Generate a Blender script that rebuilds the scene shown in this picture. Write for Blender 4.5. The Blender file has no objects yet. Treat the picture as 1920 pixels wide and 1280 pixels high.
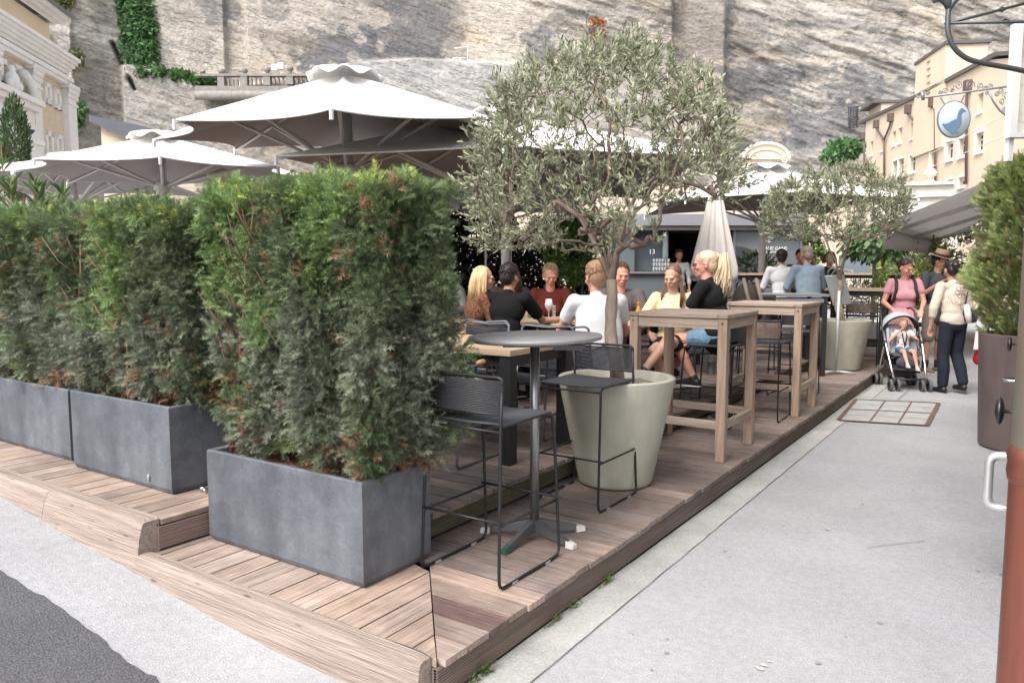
import bpy, math, random
import numpy as np
from mathutils import Vector, Matrix, Euler
R = math.radians
rng = np.random.default_rng(7)
random.seed(7)
S = bpy.context.scene
COL = S.collection

# ------------------------------------------------------------------ camera
EYE = 1.54
PITCH = math.atan(133/1420)
YAW = R(34.1)
cam = bpy.data.cameras.new('camera'); camo = bpy.data.objects.new('camera', cam); COL.objects.link(camo)
cam.sensor_width = 36; cam.lens = 36*1420/1920
cam.clip_start = .05; cam.clip_end = 600
camo.location = (0, 0, EYE)
camo.rotation_euler = (R(90)-PITCH, 0, YAW)
S.camera = camo
S.render.resolution_x = 1024; S.render.resolution_y = 682

# ------------------------------------------------------------------ world, sun, exposure
SUN_EL, SUN_AZ = R(52), math.atan2(-.08, -.90)      # azimuth as compass angle from +Y
W = bpy.data.worlds.new('World'); S.world = W; W.use_nodes = True
nt = W.node_tree; nt.nodes.clear()
sky = nt.nodes.new('ShaderNodeTexSky'); sky.sky_type = 'NISHITA'; sky.sun_disc = False
sky.sun_elevation = SUN_EL; sky.sun_rotation = SUN_AZ
sky.dust_density = 4.0; sky.air_density = 1.0; sky.ozone_density = .6
bg = nt.nodes.new('ShaderNodeBackground'); bg.inputs[1].default_value = .15
wo = nt.nodes.new('ShaderNodeOutputWorld')
hs_ = nt.nodes.new('ShaderNodeHueSaturation'); hs_.inputs['Saturation'].default_value = .45     # thin overcast: a whiter sky
nt.links.new(sky.outputs[0], hs_.inputs['Color']); nt.links.new(hs_.outputs[0], bg.inputs[0]); nt.links.new(bg.outputs[0], wo.inputs[0])
sl = bpy.data.lights.new('sun', 'SUN'); sl.energy = 1.0; sl.angle = R(28); sl.color = (1, .95, .90)
so = bpy.data.objects.new('sun', sl); COL.objects.link(so)
sd = Vector((math.sin(SUN_AZ)*math.cos(SUN_EL), math.cos(SUN_AZ)*math.cos(SUN_EL), math.sin(SUN_EL)))
so.rotation_euler = sd.to_track_quat('Z', 'Y').to_euler()
S.view_settings.view_transform = 'Standard'; S.view_settings.look = 'None'
S.view_settings.exposure = 1.22; S.view_settings.gamma = 1
S.cycles.max_bounces = 6; S.cycles.transparent_max_bounces = 8
S.cycles.caustics_reflective = False; S.cycles.caustics_refractive = False

# ------------------------------------------------------------------ pixel -> world helpers (measuring the photograph's places)
_c = np.array([0, 0, EYE])
_fh = np.array([-math.sin(YAW), math.cos(YAW), 0]); RT = np.array([math.cos(YAW), math.sin(YAW), 0]); FH = _fh
_fw = _fh*math.cos(PITCH)+np.array([0, 0, -math.sin(PITCH)]); _up = np.cross(RT, _fw)
def ray(px, py): return _fw+RT*(px-960)/1420-_up*(py-640)/1420
def P(px, py, z): d = ray(px, py); return _c+d*((z-EYE)/d[2])
def PX(px, py, x): d = ray(px, py); return _c+d*(x/d[0])
def PY(px, py, y): d = ray(px, py); return _c+d*(y/d[1])
def D(px, py, dist): return _c+ray(px, py)*dist
def G(px, dist, z=0):
    p = D(px, 507, dist); return (p[0], p[1], z)

# ------------------------------------------------------------------ noise
def _h(i, j, k, s):
    n = (i*374761393+j*668265263+k*2147483647+s*974634777) & 0xffffffff
    n = ((n ^ (n >> 13))*1274126177) & 0xffffffff
    return ((n ^ (n >> 16)) & 0xffff)/65535.
def vnoise(p, s=0):
    p = np.asarray(p, float); f = np.floor(p); t = p-f; t = t*t*(3-2*t); f = f.astype(np.int64)
    r = 0
    for a in (0, 1):
        for b in (0, 1):
            for c in (0, 1):
                w = (t[..., 0] if a else 1-t[..., 0])*(t[..., 1] if b else 1-t[..., 1])*(t[..., 2] if c else 1-t[..., 2])
                r = r+w*_h(f[..., 0]+a, f[..., 1]+b, f[..., 2]+c, s)
    return r
def fbm(p, o=4, s=0):
    p = np.asarray(p, float); r = 0; a = .5; n = 0
    for i in range(o):
        r = r+a*vnoise(p*2**i+i*17.3, s+i); n += a; a *= .5
    return r/n
def smooth(x, a, b):
    t = np.clip((x-a)/(b-a), 0, 1); return t*t*(3-2*t)

# ------------------------------------------------------------------ materials
MATS = {}
def M(name, col, rough=.6, metal=0, ns=None, namt=.15, bump=0, bs=None, attr=False, stretch=(1, 1, 1), trans=0, alpha=1,
      coat=0, sub=0, emit=0, col2=None, spots=None, detail=6):
    if name in MATS: return MATS[name]
    m = bpy.data.materials.new(name); m.use_nodes = True; MATS[name] = m
    t = m.node_tree; b = t.nodes['Principled BSDF']; L = t.links.new
    b.inputs['Roughness'].default_value = rough; b.inputs['Metallic'].default_value = metal
    c4 = (*col, 1); b.inputs['Base Color'].default_value = c4
    tc = t.nodes.new('ShaderNodeTexCoord'); mp = t.nodes.new('ShaderNodeMapping'); mp.inputs['Scale'].default_value = stretch
    L(tc.outputs['Object'], mp.inputs[0])
    cur = None
    if attr:
        a = t.nodes.new('ShaderNodeVertexColor'); a.layer_name = 'col'; cur = a.outputs[0]
        if col != (1, 1, 1):
            mx = t.nodes.new('ShaderNodeMix'); mx.data_type = 'RGBA'; mx.blend_type = 'MULTIPLY'; mx.inputs[0].default_value = 1
            L(cur, mx.inputs[6]); mx.inputs[7].default_value = c4; cur = mx.outputs[2]
    if ns:
        n = t.nodes.new('ShaderNodeTexNoise'); n.inputs['Scale'].default_value = ns; n.inputs['Detail'].default_value = detail
        n.inputs['Roughness'].default_value = .6
        L(mp.outputs[0], n.inputs['Vector'])
        if col2:
            rmp = t.nodes.new('ShaderNodeMapRange'); rmp.inputs[1].default_value = .38; rmp.inputs[2].default_value = .64
            L(n.outputs[0], rmp.inputs[0])
            mx = t.nodes.new('ShaderNodeMix'); mx.data_type = 'RGBA'
            L(rmp.outputs[0], mx.inputs[0])
            if cur is not None: L(cur, mx.inputs[6])
            else: mx.inputs[6].default_value = c4
            if attr:
                m2 = t.nodes.new('ShaderNodeMix'); m2.data_type = 'RGBA'; m2.blend_type = 'MULTIPLY'; m2.inputs[0].default_value = 1
                L(a.outputs[0], m2.inputs[6]); m2.inputs[7].default_value = (*col2, 1); L(m2.outputs[2], mx.inputs[7])
            else: mx.inputs[7].default_value = (*col2, 1)
            cur = mx.outputs[2]
        else:
            rmp = t.nodes.new('ShaderNodeMapRange'); rmp.inputs[1].default_value = .3; rmp.inputs[2].default_value = .7
            rmp.inputs[3].default_value = 1-namt; rmp.inputs[4].default_value = 1+namt
            L(n.outputs[0], rmp.inputs[0])
            vm = t.nodes.new('ShaderNodeVectorMath'); vm.operation = 'SCALE'
            if cur is not None: L(cur, vm.inputs[0])
            else: vm.inputs[0].default_value = col
            L(rmp.outputs[0], vm.inputs['Scale']); cur = vm.outputs[0]
    if spots:
        sc, size, sc_col = spots
        v = t.nodes.new('ShaderNodeTexVoronoi'); v.inputs['Scale'].default_value = sc; L(mp.outputs[0], v.inputs['Vector'])
        lt = t.nodes.new('ShaderNodeMath'); lt.operation = 'LESS_THAN'; lt.inputs[1].default_value = size; L(v.outputs[0], lt.inputs[0])
        mx = t.nodes.new('ShaderNodeMix'); mx.data_type = 'RGBA'; L(lt.outputs[0], mx.inputs[0])
        if cur is not None: L(cur, mx.inputs[6])
        else: mx.inputs[6].default_value = c4
        mx.inputs[7].default_value = (*sc_col, 1); cur = mx.outputs[2]
    if cur is not None: L(cur, b.inputs['Base Color'])
    if rough > .8: b.inputs['Specular IOR Level'].default_value = .2
    if bump:
        n2 = t.nodes.new('ShaderNodeTexNoise'); n2.inputs['Scale'].default_value = bs or ns or 20; n2.inputs['Detail'].default_value = 5
        L(mp.outputs[0], n2.inputs['Vector'])
        bp = t.nodes.new('ShaderNodeBump'); bp.inputs['Strength'].default_value = bump; bp.inputs['Distance'].default_value = .02
        L(n2.outputs[0], bp.inputs['Height']); L(bp.outputs[0], b.inputs['Normal'])
    if trans: b.inputs['Transmission Weight'].default_value = trans; b.inputs['IOR'].default_value = 1.35
    if alpha < 1: b.inputs['Alpha'].default_value = alpha
    if coat: b.inputs['Coat Weight'].default_value = coat
    if sub:
        b.inputs['Subsurface Weight'].default_value = sub; b.inputs['Subsurface Radius'].default_value = (.02, .008, .004)
    if emit: b.inputs['Emission Color'].default_value = c4; b.inputs['Emission Strength'].default_value = emit
    return m
def mulnoise(m, sc, lo, hi, stretch=(1, 1, 1), a=.35, b_=.65, det=4):
    t = m.node_tree; L = t.links.new; b = t.nodes['Principled BSDF']
    tc = t.nodes.new('ShaderNodeTexCoord'); mp = t.nodes.new('ShaderNodeMapping'); mp.inputs['Scale'].default_value = stretch; L(tc.outputs['Object'], mp.inputs[0])
    n = t.nodes.new('ShaderNodeTexNoise'); n.inputs['Scale'].default_value = sc; n.inputs['Detail'].default_value = det; L(mp.outputs[0], n.inputs['Vector'])
    r = t.nodes.new('ShaderNodeMapRange'); r.inputs[1].default_value = a; r.inputs[2].default_value = b_; r.inputs[3].default_value = lo; r.inputs[4].default_value = hi; L(n.outputs[0], r.inputs[0])
    vm = t.nodes.new('ShaderNodeVectorMath'); vm.operation = 'SCALE'
    if b.inputs['Base Color'].links: L(b.inputs['Base Color'].links[0].from_socket, vm.inputs[0])
    else: vm.inputs[0].default_value = b.inputs['Base Color'].default_value[:3]
    L(r.outputs[0], vm.inputs['Scale']); L(vm.outputs[0], b.inputs['Base Color']); return m
def leafmat(name, tr=.35, rough=.55):
    if name in MATS: return MATS[name]
    m = bpy.data.materials.new(name); m.use_nodes = True; MATS[name] = m
    t = m.node_tree; b = t.nodes['Principled BSDF']; L = t.links.new
    a = t.nodes.new('ShaderNodeVertexColor'); a.layer_name = 'col'
    L(a.outputs[0], b.inputs['Base Color']); b.inputs['Roughness'].default_value = rough
    b.inputs['Specular IOR Level'].default_value = .35
    tl = t.nodes.new('ShaderNodeBsdfTranslucent'); L(a.outputs[0], tl.inputs[0])
    mx = t.nodes.new('ShaderNodeMixShader'); mx.inputs[0].default_value = tr
    o = t.nodes['Material Output']
    L(b.outputs[0], mx.inputs[1]); L(tl.outputs[0], mx.inputs[2]); L(mx.outputs[0], o.inputs[0])
    return m

# ------------------------------------------------------------------ objects
OFF = {}
def tag(o, label=None, cat=None, group=None, kind=None):
    if label: o['label'] = label
    if cat: o['category'] = cat
    if group: o['group'] = group
    if kind: o['kind'] = kind
    return o
def thing(name, label, cat, loc=(0, 0, 0), rz=0, group=None, local=False):
    o = bpy.data.objects.new(name, None); COL.objects.link(o)
    o.location = loc; o.rotation_euler = (0, 0, rz); o.empty_display_size = .1
    tag(o, label, cat, group); OFF[o.name] = (0., 0., 0.) if local else tuple(float(v) for v in loc)
    return o
def link(name, me, mat, parent=None, base=None):
    o = bpy.data.objects.new(name, me); COL.objects.link(o)
    if mat:
        for m_ in (mat if isinstance(mat, (list, tuple)) else [mat]): me.materials.append(m_)
    if parent is not None: o.parent = parent; OFF[o.name] = OFF[parent.name]
    else:
        OFF[o.name] = tuple(base) if base is not None else (0., 0., 0.)
        if base is not None: o.location = base
    return o
def npmesh(name, V, F, mat, parent=None, base=None, col=None, smooth_=False):
    """V (n,3); F (m,k) fixed k; col (n,3) per vertex"""
    V = np.asarray(V, np.float32); F = np.asarray(F, np.int32)
    off = OFF[parent.name] if parent is not None else (base if base is not None else (0, 0, 0))
    V = V-np.asarray(off, np.float32)
    me = bpy.data.meshes.new(name); n, k = F.shape
    me.vertices.add(len(V)); me.vertices.foreach_set('co', V.ravel())
    me.loops.add(n*k); me.loops.foreach_set('vertex_index', F.ravel())
    me.polygons.add(n); me.polygons.foreach_set('loop_start', np.arange(0, n*k, k, dtype=np.int32))
    if smooth_: me.polygons.foreach_set('use_smooth', np.ones(n, bool))
    me.update(calc_edges=True)
    if col is not None:
        ca = me.color_attributes.new('col', 'FLOAT_COLOR', 'POINT')
        c4 = np.ones((len(V), 4), np.float32); c4[:, :3] = col; ca.data.foreach_set('color', c4.ravel())
    return link(name, me, mat, parent, base)

class MB:
    def __init__(s): s.v = []; s.f = []; s.c = []; s.sm = []; s.cur = (1, 1, 1)
    def add(s, vs, fs, sm=False):
        b = len(s.v); s.v += [tuple(float(x) for x in v) for v in vs]; s.c += [s.cur]*len(vs)
        s.f += [tuple(i+b for i in f) for f in fs]; s.sm += [sm]*len(fs); return s
    def hexa(s, p):     # 8 points: bottom 4 ccw, top 4 ccw
        return s.add(p, [(3, 2, 1, 0), (4, 5, 6, 7), (0, 1, 5, 4), (1, 2, 6, 5), (2, 3, 7, 6), (3, 0, 4, 7)])
    def box(s, x0, x1, y0, y1, z0, z1):
        return s.hexa([(x0, y0, z0), (x1, y0, z0), (x1, y1, z0), (x0, y1, z0), (x0, y0, z1), (x1, y0, z1), (x1, y1, z1), (x0, y1, z1)])
    def obox(s, c, ax, hx, hy, z0, z1):   # oriented: ax = angle of local x
        ca, sa = math.cos(ax), math.sin(ax)
        q = [(c[0]+ca*a*hx-sa*b*hy, c[1]+sa*a*hx+ca*b*hy) for a, b in ((-1, -1), (1, -1), (1, 1), (-1, 1))]
        return s.hexa([(x, y, z0) for x, y in q]+[(x, y, z1) for x, y in q])
    def bbox(s, x0, x1, y0, y1, z0, z1, b=.01):   # bevelled box
        bm_v = []; xs = (x0, x1); ys = (y0, y1); zs = (z0, z1)
        V = []; idx = {}
        for i in (0, 1):
            for j in (0, 1):
                for k in (0, 1):
                    sx, sy, sz = (1, -1)[i], (1, -1)[j], (1, -1)[k]
                    for ax in range(3):
                        p = [xs[i]+sx*b, ys[j]+sy*b, zs[k]+sz*b]
                        p[ax] = (xs[i], ys[j], zs[k])[ax]
                        idx[i, j, k, ax] = len(V); V.append(p)
        F = []
        g = lambda i, j, k, a: idx[i, j, k, a]
        for i in (0, 1): F.append([g(i, 0, 0, 0), g(i, 1, 0, 0), g(i, 1, 1, 0), g(i, 0, 1, 0)])
        for j in (0, 1): F.append([g(0, j, 0, 1), g(1, j, 0, 1), g(1, j, 1, 1), g(0, j, 1, 1)])
        for k in (0, 1): F.append([g(0, 0, k, 2), g(1, 0, k, 2), g(1, 1, k, 2), g(0, 1, k, 2)])
        for a in (0, 1):
            for c in (0, 1):
                F.append([g(a, c, 0, 0), g(a, c, 1, 0), g(a, c, 1, 1), g(a, c, 0, 1)])
                F.append([g(a, 0, c, 0), g(a, 1, c, 0), g(a, 1, c, 2), g(a, 0, c, 2)])
                F.append([g(0, a, c, 1), g(1, a, c, 1), g(1, a, c, 2), g(0, a, c, 2)])
        for i in (0, 1):
            for j in (0, 1):
                for k in (0, 1): F.append([g(i, j, k, 0), g(i, j, k, 1), g(i, j, k, 2)])
        c = np.array([(x0+x1)/2, (y0+y1)/2, (z0+z1)/2]); V = np.array(V); out = []
        for f in F:
            n = np.cross(V[f[1]]-V[f[0]], V[f[2]]-V[f[0]])
            if np.dot(n, V[f].mean(0)-c) < 0: f = f[::-1]
            out.append(tuple(f))
        return s.add(V, out)
    def tube(s, pts, r, n=8, caps=True, closed=False):
        pts = [Vector(p) for p in pts]; m = len(pts)
        rr = r if isinstance(r, (list, tuple, np.ndarray)) else [r]*m
        vs = []; up = None
        for i, p in enumerate(pts):
            if closed: t = (pts[(i+1) % m]-pts[i-1])
            else: t = (pts[min(i+1, m-1)]-pts[max(i-1, 0)])
            if t.length < 1e-9: t = Vector((0, 0, 1))
            t.normalize()
            if up is None: up = Vector((0, 0, 1)) if abs(t.z) < .9 else Vector((1, 0, 0))
            x = t.cross(up)
            if x.length < 1e-6: x = t.orthogonal()
            x.normalize(); y = x.cross(t).normalized(); up = y
            for k in range(n):
                a = 2*math.pi*k/n; vs.append(p+x*math.cos(a)*rr[i]+y*math.sin(a)*rr[i])
        fs = []
        for i in range(m if closed else m-1):
            j = (i+1) % m
            for k in range(n):
                k2 = (k+1) % n; fs.append((i*n+k, j*n+k, j*n+k2, i*n+k2))
        if caps and not closed: fs += [tuple(range(n)), tuple((m-1)*n+k for k in reversed(range(n)))]
        return s.add(vs, fs, True)
    def lathe(s, prof, c=(0, 0, 0), n=32, axis=None):
        vs = []; fs = []; m = len(prof)
        Q = Vector((0, 0, 1)).rotation_difference(Vector(axis)).to_matrix() if axis is not None else None
        for r_, z in prof:
            for k in range(n):
                a = 2*math.pi*k/n; v = Vector((r_*math.cos(a), r_*math.sin(a), z))
                if Q: v = Q @ v
                vs.append((v.x+c[0], v.y+c[1], v.z+c[2]))
        for i in range(m-1):
            for k in range(n):
                k2 = (k+1) % n; fs.append((i*n+k, i*n+k2, (i+1)*n+k2, (i+1)*n+k))
        return s.add(vs, fs, True)
    def ell(s, c, r, rot=None, n=12, m=8):
        vs = []; fs = []
        for i in range(m+1):
            th = math.pi*i/m
            for k in range(n):
                a = 2*math.pi*k/n
                v = Vector((r[0]*math.sin(th)*math.cos(a), r[1]*math.sin(th)*math.sin(a), -r[2]*math.cos(th)))
                if rot: v = rot @ v
                vs.append((v.x+c[0], v.y+c[1], v.z+c[2]))
        for i in range(m):
            for k in range(n):
                k2 = (k+1) % n; fs.append((i*n+k, i*n+k2, (i+1)*n+k2, (i+1)*n+k))
        return s.add(vs, fs, True)
    def prism(s, poly, fn, d0, d1):   # poly 2d list; fn(u,v,d)->xyz
        n = len(poly)
        vs = [fn(u, v, d0) for u, v in poly]+[fn(u, v, d1) for u, v in poly]
        fs = [tuple(range(n)), tuple(reversed(range(n, 2*n)))]+[(i, i+n, (i+1) % n+n, (i+1) % n) for i in range(n)]
        return s.add(vs, fs)
    def build(s, name, mat, parent=None, base=None, attr=False):
        off = OFF[parent.name] if parent is not None else (base if base is not None else (0, 0, 0))
        me = bpy.data.meshes.new(name)
        me.from_pydata([(v[0]-off[0], v[1]-off[1], v[2]-off[2]) for v in s.v], [], s.f)
        me.polygons.foreach_set('use_smooth', s.sm)
        if attr:
            ca = me.color_attributes.new('col', 'FLOAT_COLOR', 'POINT')
            ca.data.foreach_set('color', np.array([(*c, 1) for c in s.c], np.float32).ravel())
        me.update()
        return link(name, me, mat, parent, base)

def rot_to(dirs, roll):
    """(n,3) unit dirs, (n,) roll -> (n,3,3) frames, columns x,y,z with y=dir"""
    d = dirs/np.linalg.norm(dirs, axis=1, keepdims=True)
    up = np.tile(np.array([0, 0, 1.]), (len(d), 1)); bad = np.abs(d[:, 2]) > .95; up[bad] = (1, 0, 0)
    x = np.cross(d, up); x /= np.linalg.norm(x, axis=1, keepdims=True); z = np.cross(x, d)
    c, s_ = np.cos(roll)[:, None], np.sin(roll)[:, None]
    return np.stack([x*c+z*s_, d, z*c-x*s_], axis=2)
def scatter(tv, tf, pos, dirs, roll, scale, cols, shade=None):
    """bake a small template at every position; returns V,F,C"""
    Rm = rot_to(dirs, roll); n = len(pos)
    V = np.einsum('nij,kj->nki', Rm, tv)*scale[:, None, None]+pos[:, None, :]
    F = (tf[None]+(np.arange(n)*len(tv))[:, None, None]).reshape(-1, tf.shape[1])
    C = np.repeat(cols[:, None, :], len(tv), axis=1)
    if shade is not None: C = C*shade[None, :, None]
    return V.reshape(-1, 3), F, np.clip(C.reshape(-1, 3), 0, 1)
def copytree(o, parent=None):
    c = o.copy(); COL.objects.link(c)
    if parent is not None: c.parent = parent
    OFF[c.name] = OFF.get(o.name, (0, 0, 0))
    for ch in [x for x in bpy.data.objects if x.parent == o]: copytree(ch, c)
    return c
def place(o, loc, rz, label, group=None):
    o.location = loc; o.rotation_euler = (0, 0, rz); o['label'] = label
    if group: o['group'] = group
    return o
# ================================================================== ground
def gz(x, y):
    t = np.clip(-np.asarray(x, float)-2.45, 0, 2.9)*.083
    return t*(1-smooth(np.asarray(y, float), 2.2, 3.2))
def sheet(name, xs, ys, mat, dz=0, kind='structure', zf=gz, edge=None):
    X, Y = np.meshgrid(xs, ys, indexing='ij')
    Z = zf(X, Y)+dz
    V = np.stack([X, Y, Z], -1).reshape(-1, 3); nx, ny = len(xs), len(ys)
    i, j = np.meshgrid(np.arange(nx-1), np.arange(ny-1), indexing='ij'); a = (i*ny+j).ravel()
    F = np.stack([a, a+ny, a+ny+1, a+1], 1)
    o = npmesh(name, V, F, mat); tag(o, kind=kind); return o
m_pave = M('pavement_asphalt', (.345, .348, .357), .85, ns=.9, namt=.12, bump=.35, bs=160)
# aggregate speckle, faint stains
def speckle(m, sc, amt):
    t = m.node_tree; L = t.links.new; b = t.nodes['Principled BSDF']
    src = b.inputs['Base Color'].links[0].from_socket
    tc = t.nodes.new('ShaderNodeTexCoord')
    n = t.nodes.new('ShaderNodeTexNoise'); n.inputs['Scale'].default_value = sc; n.inputs['Detail'].default_value = 3; L(tc.outputs['Object'], n.inputs['Vector'])
    n2 = t.nodes.new('ShaderNodeTexVoronoi'); n2.inputs['Scale'].default_value = sc*.55; L(tc.outputs['Object'], n2.inputs['Vector'])
    rm = t.nodes.new('ShaderNodeMapRange'); rm.inputs[1].default_value = .35; rm.inputs[2].default_value = .65; rm.inputs[3].default_value = 1-amt; rm.inputs[4].default_value = 1+amt
    L(n.outputs[0], rm.inputs[0])
    lt = t.nodes.new('ShaderNodeMath'); lt.operation = 'LESS_THAN'; lt.inputs[1].default_value = .16; L(n2.outputs[0], lt.inputs[0])
    ma = t.nodes.new('ShaderNodeMath'); ma.operation = 'MULTIPLY_ADD'; ma.inputs[1].default_value = amt*1.3; L(lt.outputs[0], ma.inputs[0]); L(rm.outputs[0], ma.inputs[2])
    vm = t.nodes.new('ShaderNodeVectorMath'); vm.operation = 'SCALE'; L(src, vm.inputs[0]); L(ma.outputs[0], vm.inputs['Scale']); L(vm.outputs[0], b.inputs['Base Color'])
speckle(m_pave, 130, .15); mulnoise(m_pave, .4, .96, 1.04, a=.35, b_=.65, det=8); mulnoise(m_pave, 26, .93, 1.05, a=.35, b_=.65)
xs = np.concatenate([[-200, -80, -30, -12, -9], np.arange(-8, -1.2, .2), [-1, 0, 2, 5, 20, 80, 200]])
ys = np.concatenate([[-120, -30, -5, 0], np.arange(.6, 3.6, .2), [4, 6, 10, 20, 40, 80, 250]])
sheet('pavement', xs, ys, m_pave)
m_road = M('road_asphalt', (.105, .105, .112), .85, ns=2.2, namt=.12, bump=.5, bs=120); speckle(m_road, 110, .3)
def road_edge(x): return 1.50+.06*(fbm(np.stack([x*1.1, x*0, x*0], -1), 3, 3)-.5)*2+.02*(vnoise(np.stack([x*22, x*0, x*0], -1), 9)-.5)
xs = np.arange(-9, -1.9, .04); nx = len(xs)
Yb = road_edge(xs); V = []; F = []
rows = [-20, -3, 0, .8, 1.2]
for i, x in enumerate(xs):
    for y in rows+[Yb[i]]: V.append((x, y, float(gz(x, y))+.004))
k = len(rows)+1
for i in range(nx-1):
    for j in range(k-1): F.append((i*k+j, (i+1)*k+j, (i+1)*k+j+1, i*k+j+1))
tag(npmesh('road', V, F, m_road), kind='structure')
# kerb stones beside the deck
m_kerb = M('kerb_concrete', (.37, .37, .355), .85, ns=3, namt=.16, bump=.3, bs=90); speckle(m_kerb, 90, .12)
mb = MB(); y = 1.2
for i, l in enumerate([2.35, 2.9, 2.6, 2.9, 3.0, 2.9, 3.0, 3.0]):
    mb.box(-1.655, -1.462+.004*math.sin(i*3), y+.003, y+l-.003, -.05, .006+.003*math.sin(i*5)); y += l
tag(mb.build('kerb', m_kerb), kind='structure')
mb = MB(); mb.box(-1.668, -1.652, 2.0, 14.2, -.02, .0075)
tag(mb.build('gutter_gap', M('gap_dark', (.03, .026, .02), .95)), kind='structure')  # near-black strip filling the gap at the foot of the fascia
# thin sealed joint and old trench marks in the pavement
mb = MB()
def strip_on(mb, pts, w, z=.0085):
    for a, b in zip(pts[:-1], pts[1:]):
        a = np.array(a); b = np.array(b); t = (b-a)/np.linalg.norm(b-a); n = np.array([-t[1], t[0]])*w/2
        mb.add([(*(a-n), z), (*(b-n), z), (*(b+n), z), (*(a+n), z)], [(0, 1, 2, 3)])
def wig(a, b, n, amp):
    a = np.array(a); b = np.array(b); out = []
    for i in range(n+1):
        p = a+(b-a)*i/n; q = p+np.array([b[1]-a[1], a[0]-b[0]])/np.linalg.norm(b-a)*amp*(random.random()-.5)*2; out.append(tuple(q if 0 < i < n else p))
    return out
strip_on(mb, wig((-1.458, 2.0), (-1.458, 8.3), 60, .003), .004)
strip_on(mb, wig((-.25, 2.6), (-.08, 3.1), 14, .012), .009)
strip_on(mb, wig((-.66, 4.5), (-.40, 4.8), 8, .004), .005)
strip_on(mb, wig((-1.46, 9.9), (-.6, 10.1), 10, .003), .01); strip_on(mb, wig((-1.2, 10.0), (-1.15, 13.5), 10, .004), .01)
tag(mb.build('pavement_joint', M('joint_dirt', (.24, .235, .22), .9)), kind='structure')
# droppings and stains
mb = MB(); random.seed(4)
for i in range(60):
    c = (random.uniform(-1.4, 0), random.uniform(1.6, 9)); r0 = random.choice([.003, .004, .006, .008, .012]); n = 9
    pts = [(c[0]+r0*random.uniform(.5, 1.3)*math.cos(a*2*math.pi/n), c[1]+r0*random.uniform(.5, 1.3)*math.sin(a*2*math.pi/n), .0052+i*.00002) for a in range(n)]
    mb.add(pts, [tuple(range(n))])
tag(mb.build('pavement_stains', M('stain_grey', (.27, .265, .26), .9)), kind='structure')
mb = MB()
for (px, py, s_) in ((1550, 992, .03), (1440, 1250, .04)):
    c0 = P(px, py, 0)
    for q in range(4):
        c = c0[:2]+np.array([random.uniform(-1, 1), random.uniform(-1, 1)])*s_; n = 8; r0 = s_*.3*random.uniform(.3, 1)
        mb.add([(c[0]+r0*1.8*random.uniform(.5, 1.3)*math.cos(a*2*math.pi/n), c[1]+r0*random.uniform(.5, 1.3)*math.sin(a*2*math.pi/n), .0062+q*.00005) for a in range(n)], [tuple(range(n))])
tag(mb.build('paint_marks', M('pale_paint', (.47, .47, .45), .8)), kind='structure')
p = P(95, 975, .12)
mb = MB(); strip_on(mb, [(p[0], p[1]-.03), (p[0]+.22, p[1]+.06)], .018, float(gz(p[0], p[1]))+.012)
tag(mb.build('chalk_mark', M('yellow_chalk', (.55, .58, .16), .9)), kind='structure')

# pavement cover (paved steel frame hatch)
t = thing('pavement_hatch', 'rusty steel framed hatch of paving slabs set in the pavement beside the deck', 'hatch', (-1.15, 9.1, 0))
q = [P(1572, 789, 0), P(1738, 799, 0), P(1760, 757, 0), P(1605, 750, 0)]
m_rust = M('rusty_steel', (.17, .115, .085), .7, .3, ns=30, namt=.3)
mb = MB()
def lerp(a, b, t_): return a+(b-a)*t_
def quadpt(u, v): return lerp(lerp(q[0], q[1], u), lerp(q[3], q[2], u), v)
for a, b in (((0, 0), (1, 0)), ((1, 0), (1, 1)), ((1, 1), (0, 1)), ((0, 1), (0, 0))):
    strip_on(mb, [tuple(quadpt(*a)[:2]), tuple(quadpt(*b)[:2])], .045, .0125)
for v in (.5,): strip_on(mb, [tuple(quadpt(0, v)[:2]), tuple(quadpt(1, v)[:2])], .05, .0115)
for u in (.36, .68): strip_on(mb, [tuple(quadpt(u, 0)[:2]), tuple(quadpt(u, 1)[:2])], .02, .0105)
for v in (.25, .75): strip_on(mb, [tuple(quadpt(0, v)[:2]), tuple(quadpt(1, v)[:2])], .01, .0108)
mb.build('frame', m_rust, t)
mb = MB(); mb.add([tuple(quadpt(u, v)[:2])+(.009,) for u, v in ((0, 0), (1, 0), (1, 1), (0, 1))], [(0, 1, 2, 3)])
mb.build('slab_infill', M('slab_grey', (.36, .36, .355), .85, ns=8, namt=.12, bump=.2, bs=80), t)

# ================================================================== decks
def wood(name, c1, c2, axis, rough=.75):
    st = {'x': (1.2, 26, 26), 'y': (26, 1.2, 26), 'z': (26, 26, 1.2)}[axis]
    return M(name, c1, rough, ns=2.2, col2=c2, bump=.35, bs=5, attr=True, stretch=st, detail=8)
wx = wood('decking_x', (.27, .21, .18), (.165, .127, .11), 'x'); wy = wood('decking_y', (.34, .262, .215), (.21, .16, .13), 'y')
for w_ in (wx, wy): mulnoise(w_, 1.9, .72, 1.12, a=.38, b_=.6); mulnoise(w_, 14, .9, 1.06)
DX, DY, DZ, UZ, UX = -1.655, 1.97, .157, .314, -2.44
random.seed(11)
def bcol(light=1.):
    v = random.uniform(.80, 1.18)*light; w = random.uniform(-.04, .04); return (v*(1+w), v, v*(1-w))
def dirty(mb_f): pass
BW, GAP, TH = .136, .009, .026
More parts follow.
